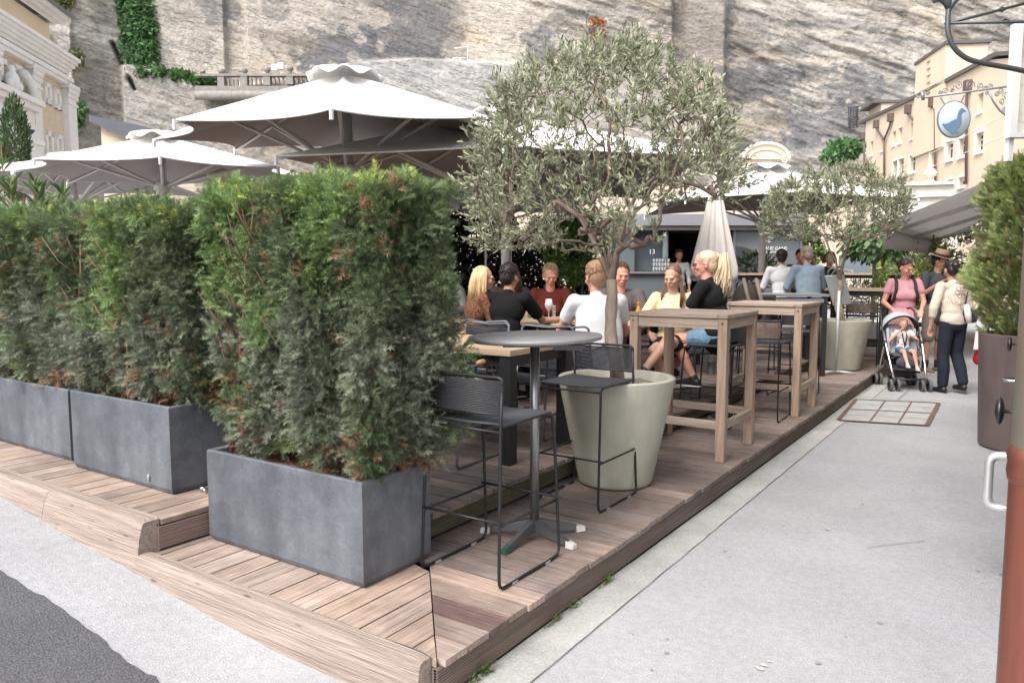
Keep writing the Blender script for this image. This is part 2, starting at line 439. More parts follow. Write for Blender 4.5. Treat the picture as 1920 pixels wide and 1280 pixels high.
# lower deck, boards across (along x)
mb = MB(); y = 2.0; i = 0
while y < 14.4:
    x1 = DX+.012+random.uniform(-.006, .008)
    x0 = UX-.05
    ya, yb = y+GAP/2, y+BW-GAP/2; zt = DZ+random.uniform(-.0015, .0015)
    mi = lambda yy: -1.655-(yy-1.97)*.9      # mitre line
    l = 1.35 if y < 2.6 else (1.18 if y < 3.2 else random.choice([1, .95, 1.05]))
    mb.cur = bcol(l) if i != 2 else (.62, .5, .52)
    if y < 2.62:
        xa, xb = mi(ya)+.004, mi(yb)+.004
        if x1-xa > .02:
            mb.hexa([(xa, ya, zt-TH), (x1, ya, zt-TH), (x1, yb, zt-TH), (xb, yb, zt-TH), (xa, ya, zt), (x1, ya, zt), (x1, yb, zt), (xb, yb, zt)])
    else: mb.box(x0, x1, ya, yb, zt-TH, zt)
    y += BW; i += 1
tag(mb.build('lower_deck', wx, attr=True), kind='structure')
# lower deck, front strip boards (along y) up to the mitre
mb = MB(); x = DX-.01; i = 0
while x > -3.46:
    xb, xa = x-GAP/2, x-BW+GAP/2; zt = DZ+random.uniform(-.001, .001)
    yend = lambda xx: min(2.62, 1.97+(-1.655-xx)/.9-.004)
    mb.cur = bcol(1.25 if i < 14 else 1.1)
    y0 = 1.985
    ya_, yb_ = yend(xa), yend(xb)
    if max(ya_, yb_)-y0 > .01:
        mb.hexa([(xa, y0, zt-TH), (xb, y0, zt-TH), (xb, max(yb_, y0+.001), zt-TH), (xa, ya_, zt-TH), (xa, y0, zt), (xb, y0, zt), (xb, max(yb_, y0+.001), zt), (xa, ya_, zt)])
    x -= BW; i += 1
tag(mb.build('lower_deck_front_boards', wy, attr=True), kind='structure')
# upper deck
mb = MB(); y = 2.72
while y < 16.5:
    mb.cur = bcol(random.choice([.95, 1.05, .9])); x1 = UX+.012+random.uniform(-.008, .01)
    for xa, xb in ((UX-2.0-random.uniform(0, .6), x1), (-9.5, 0)):
        pass
    j = UX-1.6-random.uniform(0, 1.2)
    mb.box(j+.003, x1, y+GAP/2, y+BW-GAP/2, UZ-TH, UZ+random.uniform(-.001, .001)); mb.cur = bcol(.95)
    mb.box(-9.5, j-.003, y+GAP/2, y+BW-GAP/2, UZ-TH, UZ+random.uniform(-.001, .001))
    y += BW
tag(mb.build('upper_deck', wx, attr=True), kind='structure')
mb = MB(); x = -3.485
while x > -9.4:
    mb.cur = bcol(1.22); w = BW+.02 if x > -3.5 else BW
    mb.box(x-w+GAP, x, 2.05, 2.717, UZ-TH, UZ+random.uniform(-.001, .001)); x -= w
tag(mb.build('upper_deck_front_boards', wy, attr=True), kind='structure')
# fascias (ribbed boards)
m_fas = M('fascia_ribbed', (.24, .18, .15), .8, ns=1.4, col2=(.165, .125, .11), bump=.4, bs=3, attr=True, stretch=(24, 1, 40))
mb = MB(); y = 1.975; random.seed(3)
for l in (.86, 1.22, 2.2, 2.4, 2.6, 3.2):
    mb.cur = bcol(1.0); n = 11; z0, z1 = .012, DZ-TH-.002
    for k in range(n):   # small ribs
        za = z0+(z1-z0)*k/n; zb = z0+(z1-z0)*(k+.72)/n
        mb.box(DX-.02, DX-.003, y+.002, y+l-.002, za, zb)
    mb.box(DX-.03, DX-.0085, y+.002, y+l-.002, z0, z1)
    y += l
tag(mb.build('lower_deck_fascia', m_fas, attr=True), kind='structure')
m_moss = M('mossy_fascia', (.10, .085, .045), .9, ns=3.5, col2=(.07, .062, .045), bump=.3, attr=True, stretch=(8, 1, 10))
mb = MB(); y = 2.7; 
for l in (.9, 1.7, 2.4, 2.4, 2.4, 2.4, 1.8):
    mb.cur = bcol(1.0); mb.box(UX-.03, UX-.006, y+.002, y+l-.002, DZ+.03, UZ-TH-.002); y += l
tag(mb.build('upper_deck_fascia', m_moss, attr=True), kind='structure')
mb = MB(); mb.cur = (1.1, 1, 1)
mb.box(-3.495, -3.478, 2.03, 2.9, DZ+.012, UZ-TH-.008)
tag(mb.build('step_riser', m_fas, attr=True), kind='structure')
mb = MB(); mb.box(-9.5, -3.52, 2.12, 2.15, .1, UZ-TH-.002); mb.box(-9.4, UX-.05, 2.75, 16.4, .0, .14); mb.box(-3.4, DX-.06, 2.1, 14.1, .0, .1)
tag(mb.build('deck_underframe', M('dark_timber', (.04, .03, .025), .9)), kind='structure')

# weathered timber beams edging the deck
m_beam = M('weathered_beam', (.385, .315, .265), .8, ns=1.6, col2=(.25, .195, .165), bump=.6, bs=5, stretch=(.8, 30, 30), detail=10)
def cracks(m):
    t = m.node_tree; L = t.links.new; b = t.nodes['Principled BSDF']; src = b.inputs['Base Color'].links[0].from_socket
    tc = t.nodes.new('ShaderNodeTexCoord')
    mp = t.nodes.new('ShaderNodeMapping'); mp.inputs['Scale'].default_value = (2.2, 9, 9); L(tc.outputs['Object'], mp.inputs[0])
    v = t.nodes.new('ShaderNodeTexVoronoi'); v.inputs['Scale'].default_value = 1.6; L(mp.outputs[0], v.inputs['Vector'])
    r = t.nodes.new('ShaderNodeMapRange'); r.inputs[1].default_value = .05; r.inputs[2].default_value = .13; r.inputs[3].default_value = .35; r.inputs[4].default_value = 1; L(v.outputs[0], r.inputs[0])
    n = t.nodes.new('ShaderNodeTexNoise'); n.inputs['Scale'].default_value = 1.; mp2 = t.nodes.new('ShaderNodeMapping'); mp2.inputs['Scale'].default_value = (1, 40, 40)
    L(tc.outputs['Object'], mp2.inputs[0]); L(mp2.outputs[0], n.inputs['Vector']); n.inputs['Detail'].default_value = 2
    r2 = t.nodes.new('ShaderNodeMapRange'); r2.inputs[1].default_value = .24; r2.inputs[2].default_value = .30; r2.inputs[3].default_value = .35; r2.inputs[4].default_value = 1; L(n.outputs[0], r2.inputs[0])
    mm = t.nodes.new('ShaderNodeMath'); mm.operation = 'MULTIPLY'; L(r.outputs[0], mm.inputs[0]); L(r2.outputs[0], mm.inputs[1])
    vm = t.nodes.new('ShaderNodeVectorMath'); vm.operation = 'SCALE'; L(src, vm.inputs[0]); L(mm.outputs[0], vm.inputs['Scale']); L(vm.outputs[0], b.inputs['Base Color'])
cracks(m_beam)
def beam(label, x0, x1, y0, y1, zb0, zb1, zt, cham, cuts=40, rot=0):
    V = []; F = []; n = cuts
    for i in range(n+1):
        u = i/n; x = x0+(x1-x0)*u; zb = zb0+(zb1-zb0)*u
        j = lambda s_: .004*math.sin(x*7+s_)+.003*math.sin(x*17+s_*2)
        prof = [(y1, zb), (y0+.01, zb), (y0+j(1)*.6, zb+.012), (y0+j(2)*.5+cham*.55, zt-cham*1.2+j(3)), (y0+cham+j(4)*.6, zt-.006+j(5)*.5), (y0+cham+.012, zt+j(6)*.4), (y1, zt+j(7)*.4)]
        if i in (0, n):
            e = .008 if i == 0 else -.008
            c = (sum(p_[0] for p_ in prof)/7, sum(p_[1] for p_ in prof)/7); V += [(x, c[0]+(a-c[0])*.95, c[1]+(b-c[1])*.95) for a, b in prof]
        else: V += [(x if 1 < i < n-1 else x+(.0 if 1 else 0), a, b) for a, b in prof]
    k = 7
    for i in range(n):
        for j in range(k): F.append((i*k+j, i*k+(j+1) % k, (i+1)*k+(j+1) % k, (i+1)*k+j))
    mb = MB(); mb.add(V, F+[tuple(range(k)), tuple(n*k+q_ for q_ in reversed(range(k)))])
    o = mb.build('timber_beam', m_beam, base=(x0, y0, zb0)); tag(o, label, 'timber beam', 'weathered timber beams edging the deck')
    return o
beam('pale timber beam along the lowest deck edge, nearest the corner, with dark knots', -3.50, -1.69, 1.895, 1.985, .03, -.06, .172, .03)
beam('thick chamfered timber beam before the step, its cut end facing the lower beam', -4.44, -3.49, 1.90, 2.045, .10, .0, .327, .06)
beam('cracked timber beam leftmost along the raised deck edge', -7.2, -4.457, 1.91, 2.045, .21, .12, .322, .055)

# ================================================================== cliff
PXR = 60/1420.
def build_cliff():
    us = np.concatenate([np.arange(-62, -43, .3), np.arange(-43, 43, .11), np.arange(43, 62, .3)]); zs = np.concatenate([np.arange(-1, 3, .4), np.arange(3, 25, .11), np.arange(25, 48, .3)])
    U, Z = np.meshgrid(us, zs, indexing='ij')
    pxs = 960+U/PXR; pys = 507-(Z-1.54)/PXR
    kx = [-600, 120, 158, 162, 205, 252, 300, 437, 441, 474, 480, 700, 880, 985, 1250, 1254, 1266, 1276, 1345, 1352, 1500, 1752, 1762, 1900, 2600]
    kd = [58, 59.5, 58.8, 59.2, 60.2, 61.2, 61.2, 60.6, 61.1, 61.2, 60.4, 61, 63, 61, 60.5, 61.4, 61.4, 60.6, 58.2, 60, 60.6, 57.5, 60, 58, 50]
    sl = (507-pys)
    dpx = pxs+ np.where(pxs < 330, -(130-pys)*.10*smooth(pxs, 165, 200)*(1-smooth(pxs, 240, 300)), 0)   # leaning slab edges on the left
    dd = np.interp(dpx, kx, kd)
    Pn = np.stack([U, Z, U*0], -1)
    # dipping strata
    a = R(-17); Us = U*math.cos(a)+Z*math.sin(a); Zs = -U*math.sin(a)+Z*math.cos(a)
    strata = fbm(np.stack([Us*.13, Zs*.9, U*0], -1), 5, 11)
    rough = fbm(np.stack([U*.35, Z*.5, U*0+5], -1), 5, 23)
    fine = fbm(np.stack([Us*.6, Zs*2.6, U*0+9], -1), 4, 31)
    zone_r = smooth(pxs, 960, 1010)*(1-smooth(pxs, 1245, 1250))+smooth(pxs, 1338, 1350)
    zone_l = 1-smooth(pxs, 255, 262)
    k = .35+1.0*np.clip(zone_r+zone_l*.9, 0, 1)
    ledge = np.abs((strata*7) % 1-.5)*2
    dd = dd-k*((strata-.5)*.7+(rough-.5)*.5+(fine-.5)*.2+.07*ledge*zone_r)
    # overhang dip low on the right and pale lower retaining wall
    dd = dd-smooth(pys, 285, 300)*smooth(pxs, 1330, 1400)*1.0
    top = np.interp(pxs, [230, 300, 430, 690, 780, 880, 950, 1250, 1330, 1600, 1800], [132, 140, 180, 128, 122, 128, 132, 140, 300, 330, 340])
    wall = smooth(pys-top, -1.2, 1.2)*smooth(pxs, 248, 252)*(1-smooth(pxs, 1300, 1330))
    dd = dd*(1-wall)+(57.4+.35*rough+.2*fine)*wall
    groove = np.exp(-((np.where(pxs < 160, 999, pxs)-(236+(pys-100)*.45))/3.2)**2)*smooth(pys, 90, 100)*(1-smooth(pys, 178, 182))*(1-np.exp(-((pys-150)/8)**2))
    dd = dd+groove*1.2
    # colour
    light = np.array([.60, .55, .485]); beige = np.array([.56, .475, .37]); grey = np.array([.32, .31, .30]); dark = np.array([.21, .21, .22])
    m1 = fbm(np.stack([Us*.10, Zs*.45, U*0+3], -1), 5, 41); m2 = fbm(np.stack([U*.25, Z*.12, U*0+7], -1), 5, 51); m3 = fbm(np.stack([Us*.5, Zs*2.2, U*0], -1), 5, 61)
    def mixc(c, d, w): return c*(1-w[..., None])+d*w[..., None]
    C = np.zeros(U.shape+(3,))+light
    C = mixc(C, beige, smooth(m1, .45, .62)*.75)
    C = mixc(C, grey, smooth(m2, .5, .66)*.55)
    C = mixc(C, grey, np.clip(zone_r, 0, 1)*smooth(m3+(fbm(np.stack([U*1.6, Z*1.6, U*0+4], -1), 3, 91)-.5)*.12, .59, .605)*.6)
    C = mixc(C, np.array([.60, .575, .525]), np.clip(zone_r, 0, 1)*(1-smooth(m3, .36, .45))*.7)
    nz = (m2-.5)*1.3+(m3-.5)*1.6+(fbm(np.stack([U*1.3, Z*1.3, U*0+2], -1), 4, 81)-.5)*1.6
    def blob(cx, cy, rx, ry, w=1., col=dark, soft=.12):
        nonlocal C
        q = ((pxs-cx)/rx)**2+((pys-cy)/ry)**2
        C = mixc(C, np.asarray(col), smooth(-(q-1+nz*1.5), -soft, soft)*w)
    blob(640, 110, 75, 45, .9); blob(780, 70, 60, 75, .75); blob(700, 130, 90, 30, .7); blob(535, -20, 25, 70, .5); blob(735, -5, 45, 40, .6); blob(830, 60, 40, 60, .45)
    blob(430, 20, 34, 40, .6); blob(380, 60, 70, 60, .3); blob(1010, 100, 26, 34, .75); blob(1300, 60, 50, 110, .62, (.2, .2, .205)); blob(1240, 40, 18, 80, .4)
    blob(1400, 165, 75, 40, .8); blob(1470, 275, 90, 22, .75); blob(1560, 240, 120, 45, .78); blob(1590, 175, 50, 38, .78); blob(1480, 150, 60, 14, .4); blob(1655, 190, 60, 30, .5)
    blob(1560, 62, 110, 9, .5); blob(1620, 90, 90, 8, .45); blob(1390, 90, 50, 16, .4); blob(1470, 105, 60, 10, .5); blob(1500, 205, 35, 16, .5, (.62, .6, .54)); blob(1410, 245, 50, 22, .6, (.55, .47, .37))
    blob(1850, 90, 80, 50, .4, grey); blob(560, 95, 60, 25, .5, (.35, .31, .26)); blob(1090, 60, 90, 30, .4, grey)
    blob(200, 200, 60, 110, .4, grey); blob(140, 100, 30, 90, .5, grey)
    blob(110, 100, 22, 20, .8, (.17, .19, .08)); blob(140, 215, 18, 40, .3, (.17, .19, .08))
    cr = smooth(np.abs(vnoise(np.stack([Us*.10, Zs*.7, U*0+31], -1), 71)-.5), 0, .012)
    C = C*(.62+.38*cr[..., None])
    C = mixc(C, np.array([.55, .54, .525]), wall*smooth(pxs, 640, 720)*(1-smooth(pxs, 960, 1000))*.85)
    C = mixc(C, np.array([.42, .405, .385]), wall*(1-smooth(pxs, 400, 520))*.7)
    base = D(960, 507, 0)
    d = dd
    X = FH[0]*d+RT[0]*U*d/60; Y = FH[1]*d+RT[1]*U*d/60; ZZ = 1.54+(Z-1.54)*d/60
    V = np.stack([X, Y, ZZ], -1).reshape(-1, 3); nx, ny = U.shape
    i, j = np.meshgrid(np.arange(nx-1), np.arange(ny-1), indexing='ij'); a_ = (i*ny+j).ravel()
    F = np.stack([a_, a_+ny, a_+ny+1, a_+1], 1)
    m = M('cliff_rock', (1, 1, 1), .92, attr=True)
    t = m.node_tree; L = t.links.new; b = t.nodes['Principled BSDF']; at_ = [n_ for n_ in t.nodes if n_.bl_idname == 'ShaderNodeVertexColor'][0]
    tc = t.nodes.new('ShaderNodeTexCoord'); m1_ = t.nodes.new('ShaderNodeMapping'); m1_.inputs['Rotation'].default_value = (0, 0, -YAW); L(tc.outputs['Object'], m1_.inputs[0])
    m2_ = t.nodes.new('ShaderNodeMapping'); m2_.inputs['Rotation'].default_value = (0, R(-17), 0); L(m1_.outputs[0], m2_.inputs[0])
    def chain_(sc, nscale, det=8):
        mp_ = t.nodes.new('ShaderNodeMapping'); mp_.inputs['Scale'].default_value = sc; L(m2_.outputs[0], mp_.inputs[0])
        n_ = t.nodes.new('ShaderNodeTexNoise'); n_.inputs['Scale'].default_value = nscale; n_.inputs['Detail'].default_value = det; n_.inputs['Roughness'].default_value = .65; L(mp_.outputs[0], n_.inputs['Vector']); return n_
    na_, nb_, nc_ = chain_((.30, .3, 1.1), 1.5, 10), chain_((1, 1, 1), 3.2, 10), chain_((.16, .3, 2.4), 1.1, 4)
    def mr(n_, a, b_, c, d): r_ = t.nodes.new('ShaderNodeMapRange'); r_.inputs[1].default_value = a; r_.inputs[2].default_value = b_; r_.inputs[3].default_value = c; r_.inputs[4].default_value = d; L(n_.outputs[0], r_.inputs[0]); return r_
    ra, rb = mr(na_, .36, .64, .68, .92), mr(nb_, .36, .64, .80, 1.14)
    ab = t.nodes.new('ShaderNodeMath'); ab.operation = 'SUBTRACT'; ab.inputs[1].default_value = .5; L(nc_.outputs[0], ab.inputs[0])
    ac = t.nodes.new('ShaderNodeMath'); ac.operation = 'ABSOLUTE'; L(ab.outputs[0], ac.inputs[0]); rc = mr(ac, .0, .006, .62, 1.0)
    q1 = t.nodes.new('ShaderNodeMath'); q1.operation = 'MULTIPLY'; L(ra.outputs[0], q1.inputs[0]); L(rb.outputs[0], q1.inputs[1])
    q2 = t.nodes.new('ShaderNodeMath'); q2.operation = 'MULTIPLY'; L(q1.outputs[0], q2.inputs[0]); L(rc.outputs[0], q2.inputs[1])
    vm = t.nodes.new('ShaderNodeVectorMath'); vm.operation = 'SCALE'; L(at_.outputs[0], vm.inputs[0]); L(q2.outputs[0], vm.inputs['Scale']); L(vm.outputs[0], b.inputs['Base Color'])
    bp = t.nodes.new('ShaderNodeBump'); bp.inputs['Strength'].default_value = .9; bp.inputs['Distance'].default_value = .22; L(q2.outputs[0], bp.inputs['Height']); L(bp.outputs[0], b.inputs['Normal'])
    tag(npmesh('cliff', V, F, m, col=np.clip(C, 0, 1).reshape(-1, 3)), kind='structure')
build_cliff()
# ================================================================== facades: a local frame (origin, horizontal axis, outward normal)
class Fac:
    def __init__(s, o, ax, n=None):
        s.o = np.array([o[0], o[1], 0.]); s.a = np.array([ax[0], ax[1], 0.]); s.a /= np.linalg.norm(s.a)
        s.n = np.array([s.a[1], -s.a[0], 0.])
        if np.dot(s.n, -s.o) < 0: s.n = -s.n
    def hit(s, px, py):
        d = ray(px, py); t = np.dot(s.o-_c, s.n)/np.dot(d, s.n); p = _c+d*t
        return np.dot(p-s.o, s.a), p[2]
    def pt(s, u, z, out=0): p = s.o+s.a*u+s.n*out; return (p[0], p[1], z)
    def slab(s, mb, u0, u1, z0, z1, d0, d1):
        p = [s.pt(u, z0, d) for u, d in ((u0, d1), (u1, d1), (u1, d0), (u0, d0))]+[s.pt(u, z1, d) for u, d in ((u0, d1), (u1, d1), (u1, d0), (u0, d0))]
        return mb.hexa(p)
    def poly(s, mb, pts, d0, d1): return mb.prism(pts, lambda u, v, d: s.pt(u, v, d), d0, d1)
m_glass_d = M('dark_window_glass', (.05, .06, .07), .12)
m_white = M('white_stucco', (.80, .79, .76), .8, ns=1.5, namt=.05)
m_cream = M('cream_plaster', (.72, .60, .42), .85, ns=.6, namt=.06)
m_peach = M('peach_plaster', (.68, .585, .455), .85, ns=.5, namt=.05)
m_pipe = M('brown_downpipe', (.13, .09, .08), .6)
m_roofd = M('dark_roof_edge', (.12, .11, .11), .7)
def wall_with_holes(f, mb, u0, u1, zf, holes, z0=0, depth=.35):
    """wall strips between rectangular holes; zf(u)=top"""
    us = sorted({u0, u1, *[h[0] for h in holes], *[h[1] for h in holes]}); us = [u for u in us if u0 <= u <= u1]
    for a, b in zip(us[:-1], us[1:]):
        if b-a < 1e-4: continue
        hs = sorted([(h[2], h[3]) for h in holes if h[0] < (a+b)/2 < h[1]])
        z = z0
        for h0, h1 in hs:
            if h0 > z: f.slab(mb, a, b, z, h0, -depth, 0)
            z = max(z, h1)
        p = [f.pt(a, z, 0), f.pt(b, z, 0), f.pt(b, z, -depth), f.pt(a, z, -depth), f.pt(a, zf(a), 0), f.pt(b, zf(b), 0), f.pt(b, zf(b), -depth), f.pt(a, zf(a), -depth)]
        mb.hexa(p)
# ---- peach building on the right
oc = D(1612, 507, 46); vp = ray(1155, 507); f = Fac(oc, -vp)   # axis runs toward the viewer
t = thing('peach_building', 'long peach plastered building with dark sloping roof edge and brown downpipes under the cliff', 'building', (oc[0], oc[1], 0))
def rect(f, x0, y0, x1, y1):
    a = f.hit(x0, y0); b = f.hit(x1, y1); c = f.hit(x0, y1)
    return (a[0], b[0], c[1], a[1])
u_end = f.hit(2060, 100)[0]
roofpts = [f.hit(*p) for p in ((1612, 232), (1724, 180), (1778, 152), (1872, 102), (1920, 99), (2060, 96))]
ru = [p[0] for p in roofpts]; rz_ = [p[1] for p in roofpts]
zf = lambda u: float(np.interp(u, ru, rz_))
wins = []
def Z(l, t_, r, b): return (1280+l/2.976, t_/2.976, 1280+r/2.976, b/2.976)
small = [(1015, 795, 1026, 850), (1047, 790, 1062, 862), (1106, 768, 1122, 838), (1170, 735, 1188, 808), (1204, 715, 1224, 793), (1272, 688, 1294, 768), (1383, 640, 1408, 730), (1645, 522, 1676, 622)]
mid = [(1178, 900, 1198, 985), (1210, 888, 1232, 975), (1272, 868, 1298, 958), (1390, 832, 1412, 922), (1478, 792, 1508, 890), (1548, 775, 1577, 872), (1645, 742, 1676, 846)]
low = [(1478, 1005, 1506, 1066), (1546, 990, 1574, 1040)]
hs = []
for r_ in small+mid+low:
    q = Z(*r_); a = f.hit(q[0], (q[1]+q[3])/2); b = f.hit(q[2], (q[1]+q[3])/2)
    uc = (a[0]+b[0])/2; zt = f.hit((q[0]+q[2])/2, q[1])[1]; zb = f.hit((q[0]+q[2])/2, q[3])[1]
    hs.append((a[0], b[0], zb, zt))
mb = MB(); wall_with_holes(f, mb, 0, u_end, zf, hs, z0=-.2, depth=.5)
f.slab(mb, 0, u_end, 0, 6, -9, -8.6); mb.hexa([f.pt(0, -.2, -.5), f.pt(.4, -.2, -.5), f.pt(.4, -.2, -9), f.pt(0, -.2, -9), f.pt(0, zf(0), -.5), f.pt(.4, zf(0), -.5), f.pt(.4, zf(0), -9), f.pt(0, zf(0), -9)])
wl = mb.build('wall', m_peach, t)
for (a, b, z0, z1), k in zip(hs, range(99)):
    mb = MB()
    if k < len(small):
        f.slab(mb, a+.002, b-.002, z0+.002, z1-.002, -.30, -.22); mb.build('blind_window', m_peach, t)
        mb = MB(); f.slab(mb, a-.03, b+.03, z0-.12, z0-.02, .003, .06); mb.build('sill', m_white, t)
    else:
        f.slab(mb, a+.002, b-.002, z0+.002, z1-.002, -.22, -.14); w = mb.build('window', m_glass_d, t)
        mb = MB(); fw = (b-a)*.03; uc = (a+b)/2
        for q in ((a, a+fw, z0, z1), (b-fw, b, z0, z1), (uc-fw/2, uc+fw/2, z0, z1), (a, b, z1-.09, z1), (a, b, z0, z0+.09), (a, b, z0+(z1-z0)*.62, z0+(z1-z0)*.62+.05)): f.slab(mb, q[0]+.004, q[1]-.004, q[2]+.004, q[3]-.004, -.138, -.11)
        mb.build('frame', m_white, w)
        mb = MB()
        for q in ((a-.10, a-.0, z0, z1), (a-.10, b+.06, z1+.003, z1+.09), (a-.12, b+.10, z0-.10, z0-.003)): f.slab(mb, q[0], q[1], q[2], q[3], .003, .09)
        mb.build('surround', m_white, w)
mb = MB()
for (ua, za), (ub, zb) in zip(roofpts[:-1], roofpts[1:]):
    mb.hexa([f.pt(ua, za-.06, .14), f.pt(ub, zb-.06, .14), f.pt(ub, zb-.1, -9), f.pt(ua, za-.1, -9), f.pt(ua, za+.10, .14), f.pt(ub, zb+.10, .14), f.pt(ub, zb+.14, -9), f.pt(ua, za+.14, -9)])
rf = mb.build('roof', m_roofd, t)
for (x0, x1, y0, y1) in ((1720, 1775, 106, 190), (1618, 1641, 202, 228)):
    a = f.hit(x0, y1); b = f.hit(x1, y1); zt = f.hit((x0+x1)/2, y0)[1]
    mb = MB(); f.slab(mb, a[0], b[0], min(a[1], b[1])-2, zt, -1.6, -.3 if x0 < 1700 else .14); mb.build('chimney', m_peach, rf)
    mb = MB(); f.slab(mb, a[0]-.12, b[0]+.12, zt+.003, zt+.14, -1.7, .2); mb.build('chimney_cap', m_roofd, rf)
for k in range(5):
    mb = MB(); u, z = f.hit(1748, 116+k*13); f.slab(mb, u-.18, u+.18, z, z+.04, .15, .2); mb.build('rung', M('pale_rung', (.45, .38, .3), .7), rf)
def pipe_on(pts, wd=.09):
    mb = MB(); w = [f.pt(*f.hit(*p), .12) for p in pts]; mb.tube(w, wd, 8); return mb
for k, pts in enumerate([[(1621, 262), (1624, 272), (1625, 330)], [(1647, 240), (1662, 262), (1662, 330)], [(1674, 228), (1672, 238), (1662, 262)], [(1707, 213), (1718, 226)],
                         [(1753, 200), (1758, 207), (1759, 362)], [(1820, 170), (1818, 182), (1817, 345)]]):
    mb = pipe_on(pts, .055)
    u, z = f.hit(*pts[0]); f.slab(mb, u-.15, u+.15, z, z+.42, .02, .26)
    mb.build('downpipe', m_pipe, t)
# ---- ornate cream building on the left
oc = D(134, 507, 36); vp = ray(760, 507); f = Fac(oc, -vp)      # axis toward viewer (left, nearer)
t = thing('baroque_building', 'cream and white baroque building with pilasters and cornices at the left under the cliff', 'building', (oc[0], oc[1], 0))
hz = lambda x, y: f.hit(x, y)[1]
hu = lambda x, y: f.hit(x, y)[0]
zc = hz(131, 141); zct = hz(145, 124); zatt = hz(122, 60); zroof = hz(131, 53)
# heights measured at the far corner (px = zoom/4)
z_cap0, z_cap1 = hz(131, 190), hz(131, 168); z_fr1 = hz(131, 141); ul = 14.
def zrow(a, b): return hz(*a), hz(*b)
w_up = [(hu(81, 175), hu(94, 180), hz(88, 186), hz(88, 165)), (hu(99, 180), hu(112, 190), hz(105, 196), hz(105, 176)), (hu(23, 150), hu(39, 150), hz(31, 155), hz(31, 133)), (hu(-2, 140), hu(15, 140), hz(7, 145), hz(7, 122)), (hu(-40, 120), hu(-20, 120), hz(-30, 128), hz(-30, 100))]
w_lo = [(hu(83, 270), hu(98, 280), hz(90, 330), hz(90, 256)), (hu(103, 270), hu(116, 280), hz(110, 330), hz(110, 262)), (hu(13, 250), hu(20, 250), hz(17, 330), hz(17, 236))]
mb = MB(); wall_with_holes(f, mb, 0, ul, lambda u: z_fr1, w_up+w_lo, z0=-.5, depth=.5)
f.slab(mb, 0, .5, -.5, z_fr1, -10, -.5); mb.build('wall', M('beige_plaster', (.66, .56, .41), .85, ns=4, namt=.08), t)
for k, (a, b, z0, z1) in enumerate(w_up+w_lo):
    mb = MB(); f.slab(mb, a+.003, b-.003, z0+.003, z1-.003, -.4, -.33)
    w = mb.build('window', M('pale_pane', (.50, .52, .55), .3) if k >= len(w_up) else M('pink_reveal', (.6, .52, .47), .8), t)
    mb = MB(); e = .22
    for q in ((a-e, a, z0-e, z1+e), (b, b+e, z0-e, z1+e), (a, b, z1, z1+e), (a, b, z0-e, z0)): f.slab(mb, q[0]+.002, q[1]-.002, q[2]+.002, q[3]-.002, .003, .1)
    if k >= len(w_up):
        for i in range(1, 4): u = a+(b-a)*i/4; f.slab(mb, u-.03, u+.03, z0+.004, z1-.004, -.32, -.27)
        for i in range(1, 5): z = z0+(z1-z0)*i/5; f.slab(mb, a+.004, b-.004, z-.025, z+.025, -.266, -.24)
    mb.build('frame', m_white, w)
def band(name, z0, z1, d, u0=-.0, mat=m_white):
    mb = MB(); f.slab(mb, u0, ul+.2, z0, z1, .003, d); f.slab(mb, u0, u0+d*.0+.35, z0, z1, -10, .0); return mb.build(name, mat, t)
zf0 = z_cap1; 
band('architrave', zf0, zf0+.16, .34, -.2); band('architrave', zf0+.163, zf0+.34, .44, -.3)
band('frieze', zf0+.343, zc-.2, .1, 0, M('grey_frieze', (.62, .6, .57), .8))
n = 5
for i in range(n): z0 = zc-.2+(zct-zc+.1)*i/n; band('cornice', z0+.002, z0+(zct-zc+.1)/n, .30+.28*i/n*2, -.15-.32*i/n)
mb = MB(); f.slab(mb, .35, ul, zct-.1, zatt, -1, -.25); f.slab(mb, .35, .8, zct-.1, zatt, -10, -1); mb.build('attic_wall', m_cream, t)
for i in range(3): z0 = zatt+(zroof-zatt)*i/3; band('roof_cornice', z0+.002, z0+(zroof-zatt)/3+.1*(i == 2), .0+.26*i, .2-.16*i)
mb = MB(); mb.hexa([f.pt(-.35, zroof+.103, .8), f.pt(ul, zroof+.103, .8), f.pt(ul, zroof+.103, -10), f.pt(-.35, zroof+.103, -10), f.pt(.2, zroof+.5, .0), f.pt(ul, zroof+.5, .0), f.pt(ul, zroof+3, -10), f.pt(.2, zroof+3, -10)])
mb.build('roof', M('grey_metal_roof', (.22, .24, .25), .6), t)
for (xa, xb) in ((119, 134), (54, 68), (-25, -8)):
    y_ = 240; a, b = hu(xb, y_), hu(xa, y_)
    mb = MB(); f.slab(mb, a, b, -.4, z_cap0, .003, .28); f.slab(mb, a-.06, b+.06, z_cap0-.3, z_cap0-.2, .0035, .34); pl = mb.build('pilaster', m_white, t)
    mb = MB()
    for k in range(14):
        for j in range(3):
            c = f.pt(a-.05+(b-a+.1)*(k+.5)/14, z_cap0+.1+j*.22, .30+.05*j); mb.ell(c, (.085, .085, .13), n=6, m=4)
    f.slab(mb, a-.15, b+.15, z_cap1-.14, z_cap1-.003, .004, .42); f.slab(mb, a, b, z_cap0, z_cap1-.14, .004, .26); mb.build('capital', m_white, pl)
